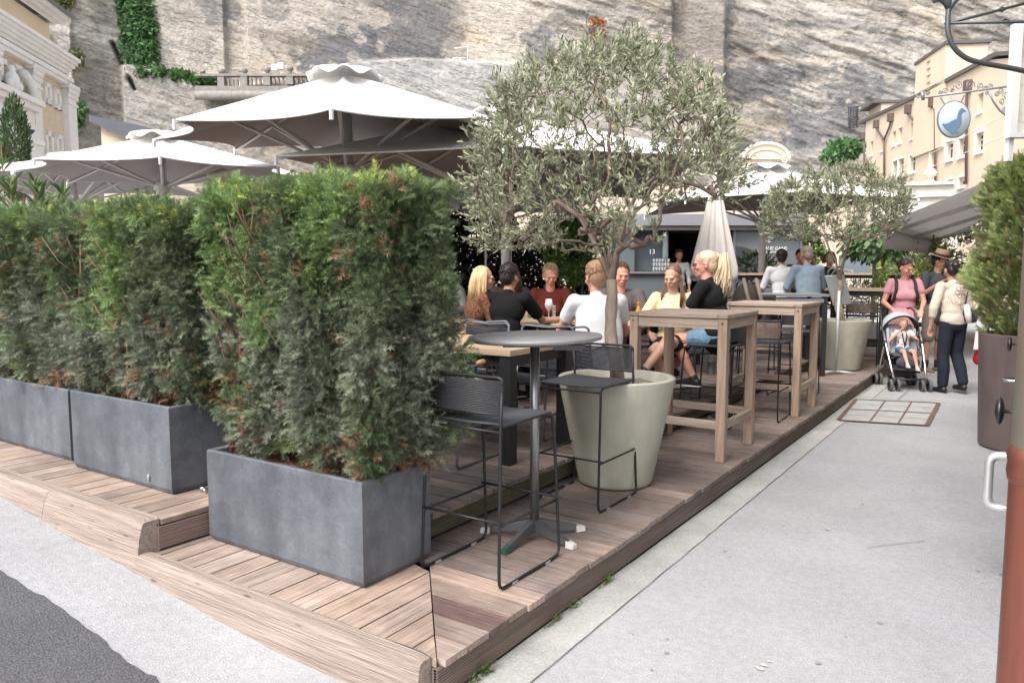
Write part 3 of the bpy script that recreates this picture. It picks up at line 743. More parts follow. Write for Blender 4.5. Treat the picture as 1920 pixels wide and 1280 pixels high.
# doorway aedicule with broken pediment
a0, a1 = hu(50, 200), hu(-45, 200); zp = hz(48, 196)
mb = MB(); f.slab(mb, a0, a1, zp-.1, zp+.12, .004, .75); f.slab(mb, a0+.1, a1, zp-.35, zp-.103, .004, .6); f.slab(mb, a0+.25, a1, zp-.9, zp-.353, .004, .4)
for k, (u_, w_) in enumerate(((a0+.3, .55), (a0+2.0, .5))): f.slab(mb, u_, u_+w_, -.4, zp-.9, .004, .5)
po = mb.build('portal', m_white, t)
mb = MB()
for sgn, uc in ((1, a0+.75), (-1, a0+2.9)):
    mb.tube([f.pt(uc+sgn*(-.75+1.1*(1-math.cos(a_))), zp+.15+.95*math.sin(a_), .35) for a_ in np.linspace(.05, 1.45, 10)], .17, 8)
mb.ell(f.pt(a0+1.75, zp+.55, .3), (.28, .28, .42)); mb.ell(f.pt(a0+1.75, zp+1.02, .3), (.14, .14, .18)); mb.ell(f.pt(a0+1.45, zp+.4, .4), (.16, .16, .2)); mb.ell(f.pt(a0+2.1, zp+.4, .4), (.16, .16, .2))
mb.build('broken_pediment', m_white, po)
# ---- pedestal wall with urns before it
b0 = D(54, 507, 27)
t = thing('garden_wall', 'white wall pier with dark flower bowl in front of the baroque building', 'wall', (b0[0], b0[1], 0))
g = Fac(b0, RT)
mb = MB(); z1 = 1.54+(507-273)/1420*27; g.slab(mb, -.32, .32, 0, z1, -.6, 0); g.slab(mb, -.42, .42, z1+.002, z1+.15, -.7, .1)
mb.build('pier', m_white, t)
mb = MB(); mb.lathe([(0, 0), (.12, 0), (.08, .1), (.28, .3), (.3, .36), (.0, .34)], g.pt(-.02, z1+.15, -.3), 12); mb.build('flower_bowl', M('dark_iron_bowl', (.06, .06, .06), .6), t)
# ---- small building with dark roof by the cliff foot
b0 = D(225, 507, 44); g = Fac(b0, RT*.92-FH*.4)
t = thing('small_outbuilding', 'small cream outbuilding with dark lean-to roof against the cliff', 'building', (b0[0], b0[1], 0))
z1 = 1.54+(507-238)/1420*44
mb = MB(); mb.prism([(-1.0, -.3), (6, -.3), (6, z1-2.6), (-1.0, z1)], lambda u, v, d: g.pt(u, v, d), -3, 0); mb.build('wall', m_peach, t)
mb = MB(); mb.prism([(-1.3, z1+.13), (6, z1-2.55), (6, z1-2.2), (-1.3, z1+.5)], lambda u, v, d: g.pt(u, v, d), -3.3, .5); mb.build('roof', M('slate', (.09, .1, .12), .6), t)
mb = MB(); g.slab(mb, 1.3, 2.2, z1-2.6, z1-1.25, .003, .05); mb.build('window', m_glass_d, t)
# ---- cream backdrop building with curved gable behind the terrace
b0 = D(1100, 507, 33); g = Fac(b0, RT)
t = thing('gabled_building', 'pale building with scrolled baroque gable behind the terrace', 'building', (b0[0], b0[1], 0))
uu = lambda px: (px-1100)/1420*33; zz = lambda py: 1.54+(507-py)/1420*33
mb = MB(); g.slab(mb, uu(330), uu(1600), -.3, zz(352), -6, 0)
g.slab(mb, uu(1392), uu(1452), zz(352), zz(300), -.8, 0)
mb.build('wall', M('pale_peach_plaster', (.62, .51, .41), .85, ns=.8, namt=.05), t)
mb = MB(); g.poly(mb, [(uu(1390)-.0, zz(301)), (uu(1468), zz(301))]+[(uu(1428)+uu(1100+42)*math.cos(a_), zz(303)+.62*math.sin(a_)) for a_ in np.linspace(0, math.pi, 14)], -.9, .12); 
gb = mb.build('gable', M('gable_plaster', (.80, .68, .5), .85), t)
mb = MB(); mb.tube([g.pt(uu(1428)+uu(1142)*1.02*math.cos(a_), zz(303)+.66*math.sin(a_), .15) for a_ in np.linspace(-.1, math.pi+.1, 20)], .08, 6)
mb.tube([g.pt(uu(1428)+uu(1142)*.74*math.cos(a_), zz(303)+.4*math.sin(a_), .15) for a_ in np.linspace(0, math.pi, 20)], .035, 6)
mb.tube([g.pt(uu(1463)+.17*(1-i/24)*math.cos(i*.5), zz(305)+.17*(1-i/24)*math.sin(i*.5), .16) for i in range(24)], .03, 6)
for k in range(4): g.slab(mb, uu(1398), uu(1456), zz(303+k*9), zz(303+k*9)+.05, .003, .12)
mb.build('gable_moulding', M('white_trim', (.72, .68, .6), .8), gb)
for px in (560, 600, 1025, 1120, 1180):
    mb = MB(); g.slab(mb, uu(px), uu(px)+.7, 1.2, 3.0, .003, .03); w = mb.build('window', m_glass_d, t)
    mb = MB()
    for q in ((-.1, 0, 1.1, 3.1), (.7, .8, 1.1, 3.1), (.33, .37, 1.2, 3.0), (0, .7, 3.0, 3.1), (0, .7, 1.1, 1.2)): g.slab(mb, uu(px)+q[0]+.001, uu(px)+q[1]-.001, q[2]+.001, q[3]-.001, .031, .07)
    mb.build('frame', m_white, w)
# ---- stone gate block behind the awning (urn on cornice)
b0 = D(1718, 507, 24); g = Fac(b0, RT*.9-FH*.3)
t = thing('stone_gate_pier', 'pale stone gate pier with cornice and urn in front of the peach building', 'gate pier', (b0[0], b0[1], 0))
zz = lambda py: 1.54+(507-py)/1420*24
mb = MB(); g.slab(mb, -1.3, 1.1, -.2, zz(372), -1.4, 0); g.slab(mb, -1.0, .95, zz(372)+.002, zz(351), -1.2, .1); g.slab(mb, -1.4, 1.2, zz(372)+.001, zz(368), -1.5, .14); g.slab(mb, -.9, .9, zz(351)+.002, zz(345), -1.3, .25)
mb.build('pier', M('pale_stone', (.66, .62, .56), .85, ns=3, namt=.1), t)
mb = MB(); mb.lathe([(0, 0), (.16, 0), (.16, .05), (.05, .09), (.06, .15), (.19, .24), (.2, .33), (.14, .36), (.18, .39), (.06, .45), (.0, .48)], g.pt(.3, zz(345)+.002, -.2), 18); mb.build('urn', M('pale_stone', (1, 1, 1)), t)
mb = MB(); mb.ell(g.pt(-.55, zz(345)+.1, -.3), (.10, .2, .2)); mb.tube([g.pt(-1.0, zz(372), -.3), g.pt(-1.0, zz(345), -.3)], .03); mb.build('satellite_dish', M('dish_grey', (.34, .30, .26), .6), t)

# ---- balustrade on the retaining wall
b0 = D(430, 507, 56.5); g = Fac(b0, RT)
sc = 56.5/1420; t = thing('stone_balustrade', 'grey stone balustrade with ball finials on top of the cliff retaining wall', 'balustrade', (b0[0], b0[1], 6))
m_st = M('grey_stone', (.27, .255, .235), .9, ns=3, namt=.2)
zz = lambda px, py: 1.54+(507-py)*sc
x = 420; k = 0
mbr = MB(); mbb = MB()
while x < 660:
    y0 = np.interp(x, [420, 620, 700], [180, 172, 160]); u = (x-430)*sc
    g.slab(mbb, u, u+.5, zz(x, y0)+.3, zz(x, y0-26), -.5, .02)
    mbs = MB(); c = g.pt(u+.25, zz(x, y0-27), -.25); mbs.lathe([(0, 0), (.22, 0), (.1, .12), (.1, .18), (.2, .26), (.26, .4), (.18, .56), (0, .62)], c, 12)
    mbs.build('finial', m_st, t)
    for j in range(3): g.slab(mbb, u+.7+j*.32, u+.82+j*.32, zz(x, y0)+.42, zz(x, y0-22), -.3, -.1)
    x += 42
g.slab(mbr, -2, 10.5, zz(0, 180)-.3, zz(0, 180)+.35, -.5, .15); g.slab(mbr, -2, 10.5, zz(0, 153), zz(0, 149), -.45, .06)
mbr.tube([g.pt(-2, zz(0, 180)-.32, .1), g.pt(10.5, zz(0, 180)-.32, .1)], .32, 10)
mbr.build('rail', m_st, t); mbb.build('baluster_row', m_st, t)
# floodlights on the balustrade & platform with antenna
for (px, py) in ((515, 128), (527, 125)):
    c = D(px, py, 56.2); mb = MB(); mb.obox((c[0], c[1]), YAW, .22, .15, c[2]-.2, c[2]+.25); mb.tube([(c[0], c[1], c[2]-.2), (c[0], c[1], c[2]-1.3)], .04)
    tag(mb.build('floodlight', M('white_metal', (.7, .7, .7), .5), base=(c[0], c[1], c[2]-1.3)), 'small white floodlight on the cliff balustrade', 'floodlight', 'floodlights on the balustrade')
t = thing('lookout_platform', 'small white railed platform with mast on the cliff wall', 'platform', D(870, 127, 56.5))
m_wm = M('white_metal', (.7, .7, .7), .5)
mb = MB(); c = [D(x, y, 56.6) for x, y in ((850, 127), (876, 127))]
mb.tube([D(850, 126, 56.6), D(877, 126, 56.6)], .09); mb.build('floor', m_wm, t)
mb = MB(); 
for (a, b) in (((850, 127), (850, 108)), ((877, 127), (877, 84)), ((850, 109), (877, 109)), ((850, 117), (877, 117)), ((863, 127), (863, 109)), ((851, 91), (877, 88))): mb.tube([D(*a, 56.6), D(*b, 56.6)], .035, 6)
mb.tube([D(877, 112, 56.6), D(884, 135, 56.5), D(915, 165, 56.3)], .05, 6)
mb.build('railing', m_wm, t)
mb = MB(); c = D(892, 123, 56.6); mb.obox((c[0], c[1]), YAW, .3, .2, c[2]-.2, c[2]+.22); mb.build('equipment_box', m_wm, t)
t = thing('ladder_cage', 'caged metal access ladder on the cliff beside the peach building', 'ladder', D(1600, 240, 57))
mb = MB()
for k in range(9):
    c = D(1600, 202+k*4.5, 56.3); mb.tube([(c[0]+.35*math.cos(a_), c[1]+.35*math.sin(a_), c[2]) for a_ in np.linspace(0, 6.28, 10)], .04, 5)
for dx in (-7, 0, 7): mb.tube([D(1600+dx, 202, 56.1), D(1600+dx, 240, 56.1)], .04, 5)
mb.build('cage', M('dark_steel', (.10, .10, .11), .5, .5), t)

# ================================================================== kiosk bar with lettered glass
KD = 16.2
b0 = D(1370, 507, KD); g = Fac(b0, RT); ku = lambda px: (px-1370)/1420*KD; kz = lambda py: 1.54+(507-py)/1420*KD
t = thing('kiosk_bar', 'grey kiosk bar with glazed front and white goose lettering behind the tables', 'kiosk', (b0[0], b0[1], 0))
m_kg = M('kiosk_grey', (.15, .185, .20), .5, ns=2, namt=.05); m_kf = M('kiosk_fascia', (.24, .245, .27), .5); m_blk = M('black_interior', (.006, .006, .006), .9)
mb = MB(); g.slab(mb, ku(1150), ku(1268), .2, kz(513), -.5, 0); g.slab(mb, ku(1150), ku(1190), kz(513), kz(430), -.3, -.05); g.slab(mb, ku(1190), ku(1259), kz(509)+.01, kz(430), -.45, -.35)
mb.build('counter_front', m_kg, t)
mb = MB(); g.slab(mb, ku(1150), ku(1276), kz(513)+.002, kz(509), -.7, .08); mb.build('counter_top', M('zinc_top', (.45, .45, .45), .35, .6), t)
mb = MB(); g.slab(mb, ku(1150), ku(1505), kz(425)+.003, kz(404), -3.4, .25); mb.build('fascia', m_kf, t)
mb = MB(); g.slab(mb, ku(1150), ku(1505), kz(432), kz(425), -.2, .1); mb.build('lintel', M('pale_lintel', (.55, .53, .5), .6), t)
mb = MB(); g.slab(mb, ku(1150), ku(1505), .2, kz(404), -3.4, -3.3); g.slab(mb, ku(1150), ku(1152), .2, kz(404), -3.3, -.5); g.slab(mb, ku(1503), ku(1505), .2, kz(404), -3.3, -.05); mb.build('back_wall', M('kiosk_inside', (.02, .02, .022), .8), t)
# shelf with bottles in the bar
mb = MB(); g.slab(mb, ku(1258), ku(1330), kz(462), kz(460), -2.9, -2.6); mb.build('shelf', M('dark_shelf', (.05, .04, .03), .7), t)
for k in range(7):
    c = g.pt(ku(1262+k*8), kz(460), -2.7); mb = MB(); mb.lathe([(0, 0), (.04, 0), (.04, .17), (.015, .23), (.015, .3), (0, .3)], c, 8)
    tag(mb.build('bottle', M('bottle_dim', (.12, .07, .02), .2), base=c), 'dim bottle on the shelf inside the kiosk bar', 'bottle', 'bottles inside the kiosk')
# panes
m_pane = M('kiosk_glass', (.22, .25, .275), .12, ns=.6, namt=.2)
mb = MB(); g.slab(mb, ku(1376), ku(1500), .6, kz(433), -.06, -.03); pn = mb.build('glass_pane', m_pane, t)
mb = MB(); g.slab(mb, ku(1378), ku(1500), kz(495), kz(470), -.028, -.026)
for a_ in (ku(1352), ku(1375), ku(1500)): g.slab(mb, a_-.02, a_+.03, .5, kz(432), -.08, .0)
mb.build('frame', M('alu_frame', (.3, .32, .34), .4, .5), t)
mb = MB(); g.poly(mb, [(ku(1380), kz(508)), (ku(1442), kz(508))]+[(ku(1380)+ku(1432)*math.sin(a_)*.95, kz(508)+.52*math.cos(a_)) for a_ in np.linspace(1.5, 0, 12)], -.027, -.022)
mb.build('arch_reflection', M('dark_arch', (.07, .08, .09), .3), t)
def text(s_, size, fn_loc, rotz, mat, parent, name='lettering', bold=0, extr=.002, align='CENTER'):
    cu = bpy.data.curves.new(name, 'FONT'); cu.body = s_; cu.size = size; cu.align_x = align; cu.extrude = extr; cu.offset = bold
    o_ = bpy.data.objects.new('tmp', cu); COL.objects.link(o_); dg = bpy.context.evaluated_depsgraph_get()
    me = bpy.data.meshes.new_from_object(o_.evaluated_get(dg)); bpy.data.objects.remove(o_)
    Mx = Matrix.Translation(Vector(fn_loc)-Vector(OFF[parent.name])) @ Euler((R(90), 0, rotz)).to_matrix().to_4x4()
    me.transform(Mx); me.name = name
    me.materials.clear()
    return link(name, me, mat, parent)
m_wt = M('white_lettering', (.85, .85, .85), .5)
text('BLAUE GANS', .10, g.pt(ku(1449), kz(469), -.01), YAW, m_wt, pn, bold=.004)
text('SALZBURG', .055, g.pt(ku(1447), kz(474.5), -.01), YAW, m_wt, pn, bold=.002)
text('13', .14, g.pt(ku(1222), kz(476), -.02), YAW, m_wt, t)
goose = [(.02, .55), (.10, .47), (.22, .42), (.38, .45), (.55, .52), (.62, .60), (.63, .74), (.66, .86), (.73, .93), (.80, .92), (.90, .84), (.83, .83), (.79, .79), (.76, .70), (.775, .58), (.77, .44), (.70, .30), (.60, .20), (.62, .14), (.68, .10), (.52, .10), (.48, .05), (.40, .06), (.44, .14), (.30, .19), (.18, .30), (.10, .42)]
goose_main = [(0, .40), (.14, .385), (.28, .42), (.42, .51), (.56, .56), (.62, .60), (.64, .74), (.67, .88), (.75, .97), (.84, .98), (.88, .93), (.98, .87), (.86, .85), (.80, .78), (.80, .66), (.815, .52), (.80, .38), (.72, .24), (.60, .14), (.64, .09), (.76, .07), (.66, .04), (.54, .05), (.48, .0), (.40, .02), (.36, .10), (.26, .13), (.12, .26)]
mb = MB(); s_ = .30; g.poly(mb, [(ku(1441)-.15+(1-u)*0+u*s_, kz(456)+v*s_*.92) for u, v in goose_main], -.02, -.012); mb.build('goose_emblem', m_wt, pn)
for k in range(2):   # glass stacks on the counter
    pass
m_gl = M('clear_glass', (.80, .86, .88), .15, alpha=.45)
for i in range(6):
    for j in range(3):
        c = g.pt(ku(1229)+i*.063, kz(509)+.002+j*.090, -.2); mb = MB(); mb.lathe([(.0, .001), (.022, .001), (.030, .088), (.028, .088), (.020, .006), (0, .006)], c, 8)
        tag(mb.build('stacked_glass', m_gl, base=c), 'clear drinking glass in the stack on the kiosk counter', 'glass', 'glasses stacked on the kiosk counter')
c = g.pt(ku(1250), kz(468), -.2); mb = MB(); mb.lathe([(0, 0), (.06, 0), (.06, .5), (.02, .55), (0, .55)], (c[0], c[1], kz(485)), 10)
tag(mb.build('glass_dispenser', m_gl, base=(c[0], c[1], kz(485))), 'tall clear dispenser above the stacked glasses on the kiosk counter', 'dispenser')
# blue-grey awning/banner box right of the kiosk
b0 = D(1630, 507, 18.5); g2 = Fac(b0, RT); k2 = 18.5/1420
t = thing('blue_grey_screen', 'blue-grey fabric screen above the far high tables', 'screen', (b0[0], b0[1], 0))
mb = MB(); g2.slab(mb, (1575-1630)*k2, (1770-1630)*k2, 1.54-5*k2, 1.54+29*k2, -.05, 0); mb.build('panel', M('blue_grey_cloth', (.20, .25, .29), .7), t)
mb = MB()
for px in (1576, 1668, 1768): mb.tube([g2.pt((px-1630)*k2, 0, -.05), g2.pt((px-1630)*k2, 1.9, -.05)], .03)
mb.build('posts', M('dark_steel', (.1, .1, .11)), t)
# ================================================================== parasols
m_cloth = M('parasol_cloth', (.78, .77, .75), .9, ns=1.2, namt=.03)
mulnoise(m_cloth, 2.2, .93, 1.03, a=.4, b_=.6)
t_ = m_cloth.node_tree; b_ = t_.nodes['Principled BSDF']
tl = t_.nodes.new('ShaderNodeBsdfTranslucent'); tl.inputs[0].default_value = (.55, .47, .43, 1); mx = t_.nodes.new('ShaderNodeMixShader'); mx.inputs[0].default_value = .06
t_.links.new(b_.outputs[0], mx.inputs[1]); t_.links.new(tl.outputs[0], mx.inputs[2]); t_.links.new(mx.outputs[0], t_.nodes['Material Output'].inputs[0])
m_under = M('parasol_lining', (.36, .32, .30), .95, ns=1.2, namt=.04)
m_alu = M('parasol_frame', (.64, .62, .60), .45, .1)
def parasol(label, V, apex, hub, base_z, pole_r=.05, sag=.10, scal=.15, group='cream parasols over the terrace', cap=True, bulge=.05):
    V = [np.array(v, float) for v in V]; apex = np.array(apex, float); hub = np.array(hub, float); n = len(V)
    base = (hub[0], hub[1], base_z); t = thing('parasol', label, 'parasol', base, group=group)
    S_, T_ = 10, 12
    vs = []; fs = []
    for i in range(n):
        A, B = V[i], V[(i+1) % n]; mid = (A+B)/2
        for s in range(S_+1):
            u = s/S_; e = A*(1-u)+B*u; q = 4*u*(1-u)
            e = e+(apex*np.array([1, 1, 0])+np.array([0, 0, mid[2]])-mid)*scal*q; e = e+np.array([0, 0, .01*q])
            for k in range(T_+1):
                w = k/T_; p = apex*(1-w)+e*w
                p = p+np.array([0, 0, -sag*math.sin(math.pi*w)*(.35+.65*q)+bulge*math.sin(math.pi*w**.8)])
                vs.append(p)
    for i in range(n):
        for s in range(S_):
            for k in range(T_):
                a = (i*(S_+1)+s)*(T_+1)+k; b = a+T_+1; fs.append((a, a+1, b+1, b))
    vs = np.array(vs)
    fz = npmesh('canopy', vs, fs, [m_cloth], t, smooth_=True)
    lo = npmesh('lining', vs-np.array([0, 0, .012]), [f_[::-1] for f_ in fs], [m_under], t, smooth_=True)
    # closed hem between cloth and lining
    mb = MB()
    edge = []
    for i in range(n):
        for s in range(S_): edge.append(vs[(i*(S_+1)+s)*(T_+1)+T_])
    mb.tube([e-np.array([0, 0, .006]) for e in edge], .009, 6, closed=True); mb.build('hem', m_cloth, t)
    for v in V: mb = MB(); mb.box(v[0]-.012, v[0]+.012, v[1]-.012, v[1]+.012, v[2]-.09, v[2]-.0); mb.build('edge_tab', M('white_tab', (.8, .8, .8), .6), t)
    for i, v in enumerate(V):
        a = apex-np.array([0, 0, .04]); e = v-np.array([0, 0, .03]); mb = MB()
        mb.tube([a, a*.5+e*.5+np.array([0, 0, bulge*.8-sag*.35-.01]), e], .016, 6); mb.build('rib', m_alu, t)
        m_ = a*.38+e*.62+np.array([0, 0, bulge*.6-sag*.3]); mb = MB(); mb.tube([hub, m_], .02, 6); mb.build('strut', m_alu, t)
    mb = MB(); mb.tube([(hub[0], hub[1], base_z), (hub[0], hub[1], apex[2])], pole_r, 14); mb.build('pole', m_alu, t)
    mb = MB(); mb.lathe([(0, -.16), (pole_r*1.25, -.16), (pole_r*1.3, -.1), (pole_r*2.1, -.03), (pole_r*2.1, .05), (pole_r*1.3, .09), (0, .09)], hub, 14)
    mb.build('runner_hub', m_alu, t)
    mb = MB(); mb.tube([hub+np.array([pole_r*1.5, 0, .05]), (hub[0]+pole_r*1.5, hub[1], apex[2]-.1)], .006, 5); mb.tube([hub+np.array([pole_r*1.5, 0, .0]), (hub[0]+pole_r*1.5, hub[1], hub[2]-.9)], .006, 5); mb.build('pull_cord', m_alu, t)
    if cap:
        r0 = np.mean([np.linalg.norm((v-apex)[:2]) for v in V])*.21; vs = []; fs = []; N = 64; K = 6
        for i in range(N):
            a = 2*math.pi*i/N
            for k in range(K+1):
                w = k/K; rr = r0*w; wv = .034*math.cos(a*8)*w*w
                vs.append((apex[0]+rr*math.cos(a), apex[1]+rr*math.sin(a), apex[2]+.07-.11*w*w+wv+.01))
        for i in range(N):
            for k in range(K): a = i*(K+1)+k; b = ((i+1) % N)*(K+1)+k; fs.append((a, a+1, b+1, b))
        o = npmesh('vent_cap', vs, fs, [m_cloth], t, smooth_=True); md = o.modifiers.new('thick', 'SOLIDIFY'); md.thickness = .008
    return t
W3 = lambda x, y, d: D(x, y, d)
hub = D(651, 322, 8.0); ap = D(648, 150, 8.0)
parasol('nearest open cream parasol above the middle planter, its pole rising behind the yew hedges', [W3(621, 203, 6.1), W3(327, 224, 6.75), W3(289, 260, 8.0), W3(440, 278, 9.2), W3(650, 280, 9.9), W3(868, 268, 9.3), W3(958, 240, 8.0), W3(915, 218, 6.75)],
        (hub[0], hub[1], ap[2]+.03), hub, UZ, pole_r=.062)
hub = D(305, 352, 10.4); ap = D(300, 262, 10.4)
parasol('open cream parasol at the left behind the far yew hedges', [W3(300, 293, 8.5), W3(64, 297, 9.2), W3(26, 318, 10.4), W3(126, 341, 11.6), W3(300, 349, 12.3), W3(490, 343, 11.6), W3(585, 333, 10.4), W3(522, 312, 9.2)],
        (hub[0], hub[1], ap[2]+.03), hub, UZ, pole_r=.055)
def sqpar(label, px, dist, half, ze, zh, za, base=UZ, rot=0, pr=.055, **k):
    c = D(px, 507, dist); V = []
    for i in range(8):
        a = i*math.pi/4+math.pi/4; r_ = half*(2**.5 if i % 2 == 0 else 1.0)
        dx, dy = r_*math.cos(a+rot), r_*math.sin(a+rot)
        p = c+RT*dx+FH*dy; V.append((p[0], p[1], ze-(.10 if i % 2 == 0 else 0)))
    return parasol(label, V, (c[0], c[1], za), (c[0], c[1], zh), base, pole_r=pr, scal=.05, **k)
sqpar('large open cream parasol over the seated group, behind the olive tree', 948, 9.4, 2.15, 2.72, 2.36, 3.42)
sqpar('open cream parasol before the kiosk bar, behind the closed parasol', 1428, 13.2, 1.75, 2.72, 2.35, 3.3, base=.2, pr=.06)
sqpar('dim open parasol at the back of the terrace above the dark hedge', 871, 13.4, 2.3, 2.78, 2.2, 2.84, pr=.045)
sqpar('open parasol low at the far left behind the oleander', 150, 15.0, 1.9, 3.25, 2.85, 3.75, pr=.045)
# thin support post
c = D(911, 507, 11.8); mb = MB(); mb.tube([(c[0], c[1], UZ), (c[0], c[1], 2.35)], .018, 8); tag(mb.build('thin_post', m_alu, base=(c[0], c[1], UZ)), 'thin grey post between the two parasol poles', 'post')
# closed parasol
c = D(1338, 507, 8.9); t = thing('closed_parasol', 'furled grey-beige parasol hanging closed behind the woman with the ponytail', 'parasol', (c[0], c[1], .157))
zt, zb = 1.54+172/1420*8.9, 1.54-10/1420*8.9
N = 96; K = 16; vs = []; fs = []
for i in range(N):
    a = 2*math.pi*i/N
    for k in range(K+1):
        w = k/K; r_ = .03+.285*w**1.05*(.80+.2*math.cos(a*8+.5*math.sin(a)))
        z = zt+(zb-zt)*w-.07*w*math.cos(a*4+1)
        r_ *= 1-.1*smooth(w, .9, 1.)
        vs.append((c[0]+r_*math.cos(a), c[1]+r_*math.sin(a)*.85, z))
for i in range(N):
    for k in range(K): a = i*(K+1)+k; b = ((i+1) % N)*(K+1)+k; fs.append((a, b, b+1, a+1))
o = npmesh('furled_cloth', vs, fs, [M('furled_cloth', (.66, .63, .60), .9, ns=3, namt=.05)], t, smooth_=True); o.modifiers.new('thick', 'SOLIDIFY').thickness = .006
mb = MB(); mb.tube([(c[0], c[1], .157), (c[0], c[1], zt+.15)], .03, 10); mb.build('pole', m_alu, t)
mb = MB(); mb.lathe([(0, 0), (.3, 0), (.3, .04), (.05, .07), (.05, .3), (0, .3)], (c[0], c[1], .158), 20); mb.build('foot', M('dark_steel', (.1, .1, .11)), t)
# ================================================================== foliage
m_leaf = leafmat('leaf', .25, .6); m_needle = leafmat('needle', .22, .6)
m_bark = M('bark', (.36, .295, .24), .9, ns=9, col2=(.19, .15, .12), bump=1.0, bs=22, stretch=(1, 1, .35)); m_bark.node_tree.nodes['Bump'].inputs['Distance'].default_value = .03
m_twig = M('reddish_twig', (.20, .12, .085), .85, ns=20, namt=.3)
def sprig_template(L=.055, pairs=8, nl=.023, w=.0023, seed=0):
    r = np.random.default_rng(seed); V = []; F = []; Sh = []
    def tri(a, b, c, s_):
        F.append((len(V), len(V)+1, len(V)+2)); V.extend([a, b, c]); Sh.extend([s_]*3)
    tri((-.0014, 0, 0), (.0014, 0, 0), (0, L, 0), .6)
    for i in range(pairs):
        y = L*(.10+.9*i/pairs); l = nl*(1-.35*(i/pairs)**2)*r.uniform(.8, 1.2)
        for sx in (-1, 1):
            a = r.uniform(.6, 1.15); dz = r.uniform(-.3, .55)
            tri((0, y-w, 0), (0, y+w, .0), (sx*l*math.sin(a), y+l*math.cos(a), l*dz), r.uniform(.75, 1.3))
    for k in range(4):
        a = k*1.6+r.uniform(0, 1); tri((-.0014, L*.92, 0), (.0014, L*.92, 0), (.55*nl*math.cos(a), L*.95+nl*.6, .55*nl*math.sin(a)), 1.3)
    return np.array(V, float), np.array(F), np.array(Sh)
def hedge(label, x0, x1, y0, y1, z0, z1, dens, seed, sc=1., group='yew hedges in the planter boxes', brown=1., fan=6):
    r = np.random.default_rng(seed); base = ((x0+x1)/2, (y0+y1)/2, z0)
    t = thing('yew_hedge', label, 'hedge', base, group=group)
    P_ = []; N_ = []
    W_, Dp, H_ = x1-x0, y1-y0, z1-z0
    def addf(area, org, eu, ev, nn):
        n = int(area*dens/fan); u = r.random(n); v = r.random(n)
        P_.append(np.array(org)+u[:, None]*np.array(eu)+v[:, None]*np.array(ev)); N_.append(np.tile(np.array(nn, float), (n, 1)))
    addf(W_*H_*1.15, (x0, y0, z0), (W_, 0, 0), (0, 0, H_), (0, -1, 0))
    addf(Dp*H_*1.15, (x1, y0, z0), (0, Dp, 0), (0, 0, H_), (1, 0, 0))
    addf(W_*Dp*1.3, (x0, y0, z1), (W_, 0, 0), (0, Dp, 0), (0, 0, 1))
    addf(W_*H_*.4, (x0, y1, z0), (W_, 0, 0), (0, 0, H_), (0, 1, 0))
    addf(Dp*H_*.6, (x0, y0, z0), (0, Dp, 0), (0, 0, H_), (-1, 0, 0))
    P0 = np.concatenate(P_); N0 = np.concatenate(N_)
    h = (P0[:, 2]-z0)/H_
    lump = fbm(P0*np.array([8, 8, 5.5])+seed, 3, seed)
    colm = vnoise(np.stack([P0[:, 0]*5.5+P0[:, 1]*5.5, P0[:, 2]*1.1, P0[:, 0]*0+seed], -1), seed+5)
    off = (lump-.55)*.28+(colm-.5)*.20-r.random(len(P0))**2*.16
    side = N0[:, 2] < .5
    off = off-.11*(1-smooth(h, 0, .20))*side
    off[~side] = ((lump-.5)*.30-r.random(len(P0))*.05)[~side]
    P1 = P0+N0*off[:, None]
    keep = (lump > .36) | (r.random(len(P0)) < .5); keep &= ~((h < .06) & (r.random(len(P0)) < .4))
    P1, N1, h, lump, off = P1[keep], N0[keep], h[keep], lump[keep], off[keep]
    # interior fill so the mass is not see-through
    nf = int(W_*Dp*H_*dens*1.1/fan); Pf = np.stack([x0+.05+(W_-.1)*r.random(nf), y0+.06+(Dp-.12)*r.random(nf), z0+.05+(H_-.12)*r.random(nf)], -1)
    P1 = np.concatenate([P1, Pf]); Nf = np.zeros((nf, 3)); Nf[:, 1] = -1; N1 = np.concatenate([N1, Nf]); h = np.concatenate([h, (Pf[:, 2]-z0)/H_]); off = np.concatenate([off, np.full(nf, -.1)])
    n = len(P1)
    ax = N1*.75+np.array([0, 0, .28])+r.normal(size=(n, 3))*.38; ax[:, 2] += .3*smooth(h, .8, 1); ax /= np.linalg.norm(ax, axis=1, keepdims=True)
    zn = vnoise(P1*3.1+50+seed, seed+9); zn2 = vnoise(P1*9+20, seed+3)
    green = np.array([.110, .155, .070]); bright = np.array([.20, .29, .105]); blue = np.array([.205, .225, .17]); brownc = np.array([.31, .175, .105]); dark = np.array([.075, .105, .055])
    C = np.tile(green, (n, 1))
    def mx(c, w): nonlocal C; w = np.clip(w, 0, 1)[:, None]; C = C*(1-w)+c*w
    mx(dark, (zn2 < .38)*.6)
    mx(blue, smooth(1-h, .25, .7)*smooth(zn, .2, .5)*.85+(zn2 > .62)*.35)
    mx(bright, smooth(h, .82, .97)*.5*smooth(r.random(n), .2, .7)+smooth(zn, .62, .72)*.75)
    mx(np.array([.42, .48, .10]), (h > .95)*(r.random(n) < .10)*.8)
    mx(brownc, brown*(r.random(n) < (.015+.18*smooth(1-h, .82, .98)+.11*(off < -.10)+.07*(zn < .25)))*.95)
    C *= r.uniform(.75, 1.3, (n, 1))
    # every cluster fans into several sprigs
    PP = np.repeat(P1, fan, 0); AX = np.repeat(ax, fan, 0); CC = np.repeat(C, fan, 0)*r.uniform(.85, 1.18, (n*fan, 1)); m_ = len(PP)
    jit = r.normal(size=(m_, 3)); DR = AX+jit*.55; DR /= np.linalg.norm(DR, axis=1, keepdims=True)
    PP = PP+AX*(r.random((m_, 1))*.05-.02)*sc+jit*.008
    scale = r.uniform(.75, 1.3, m_)*sc
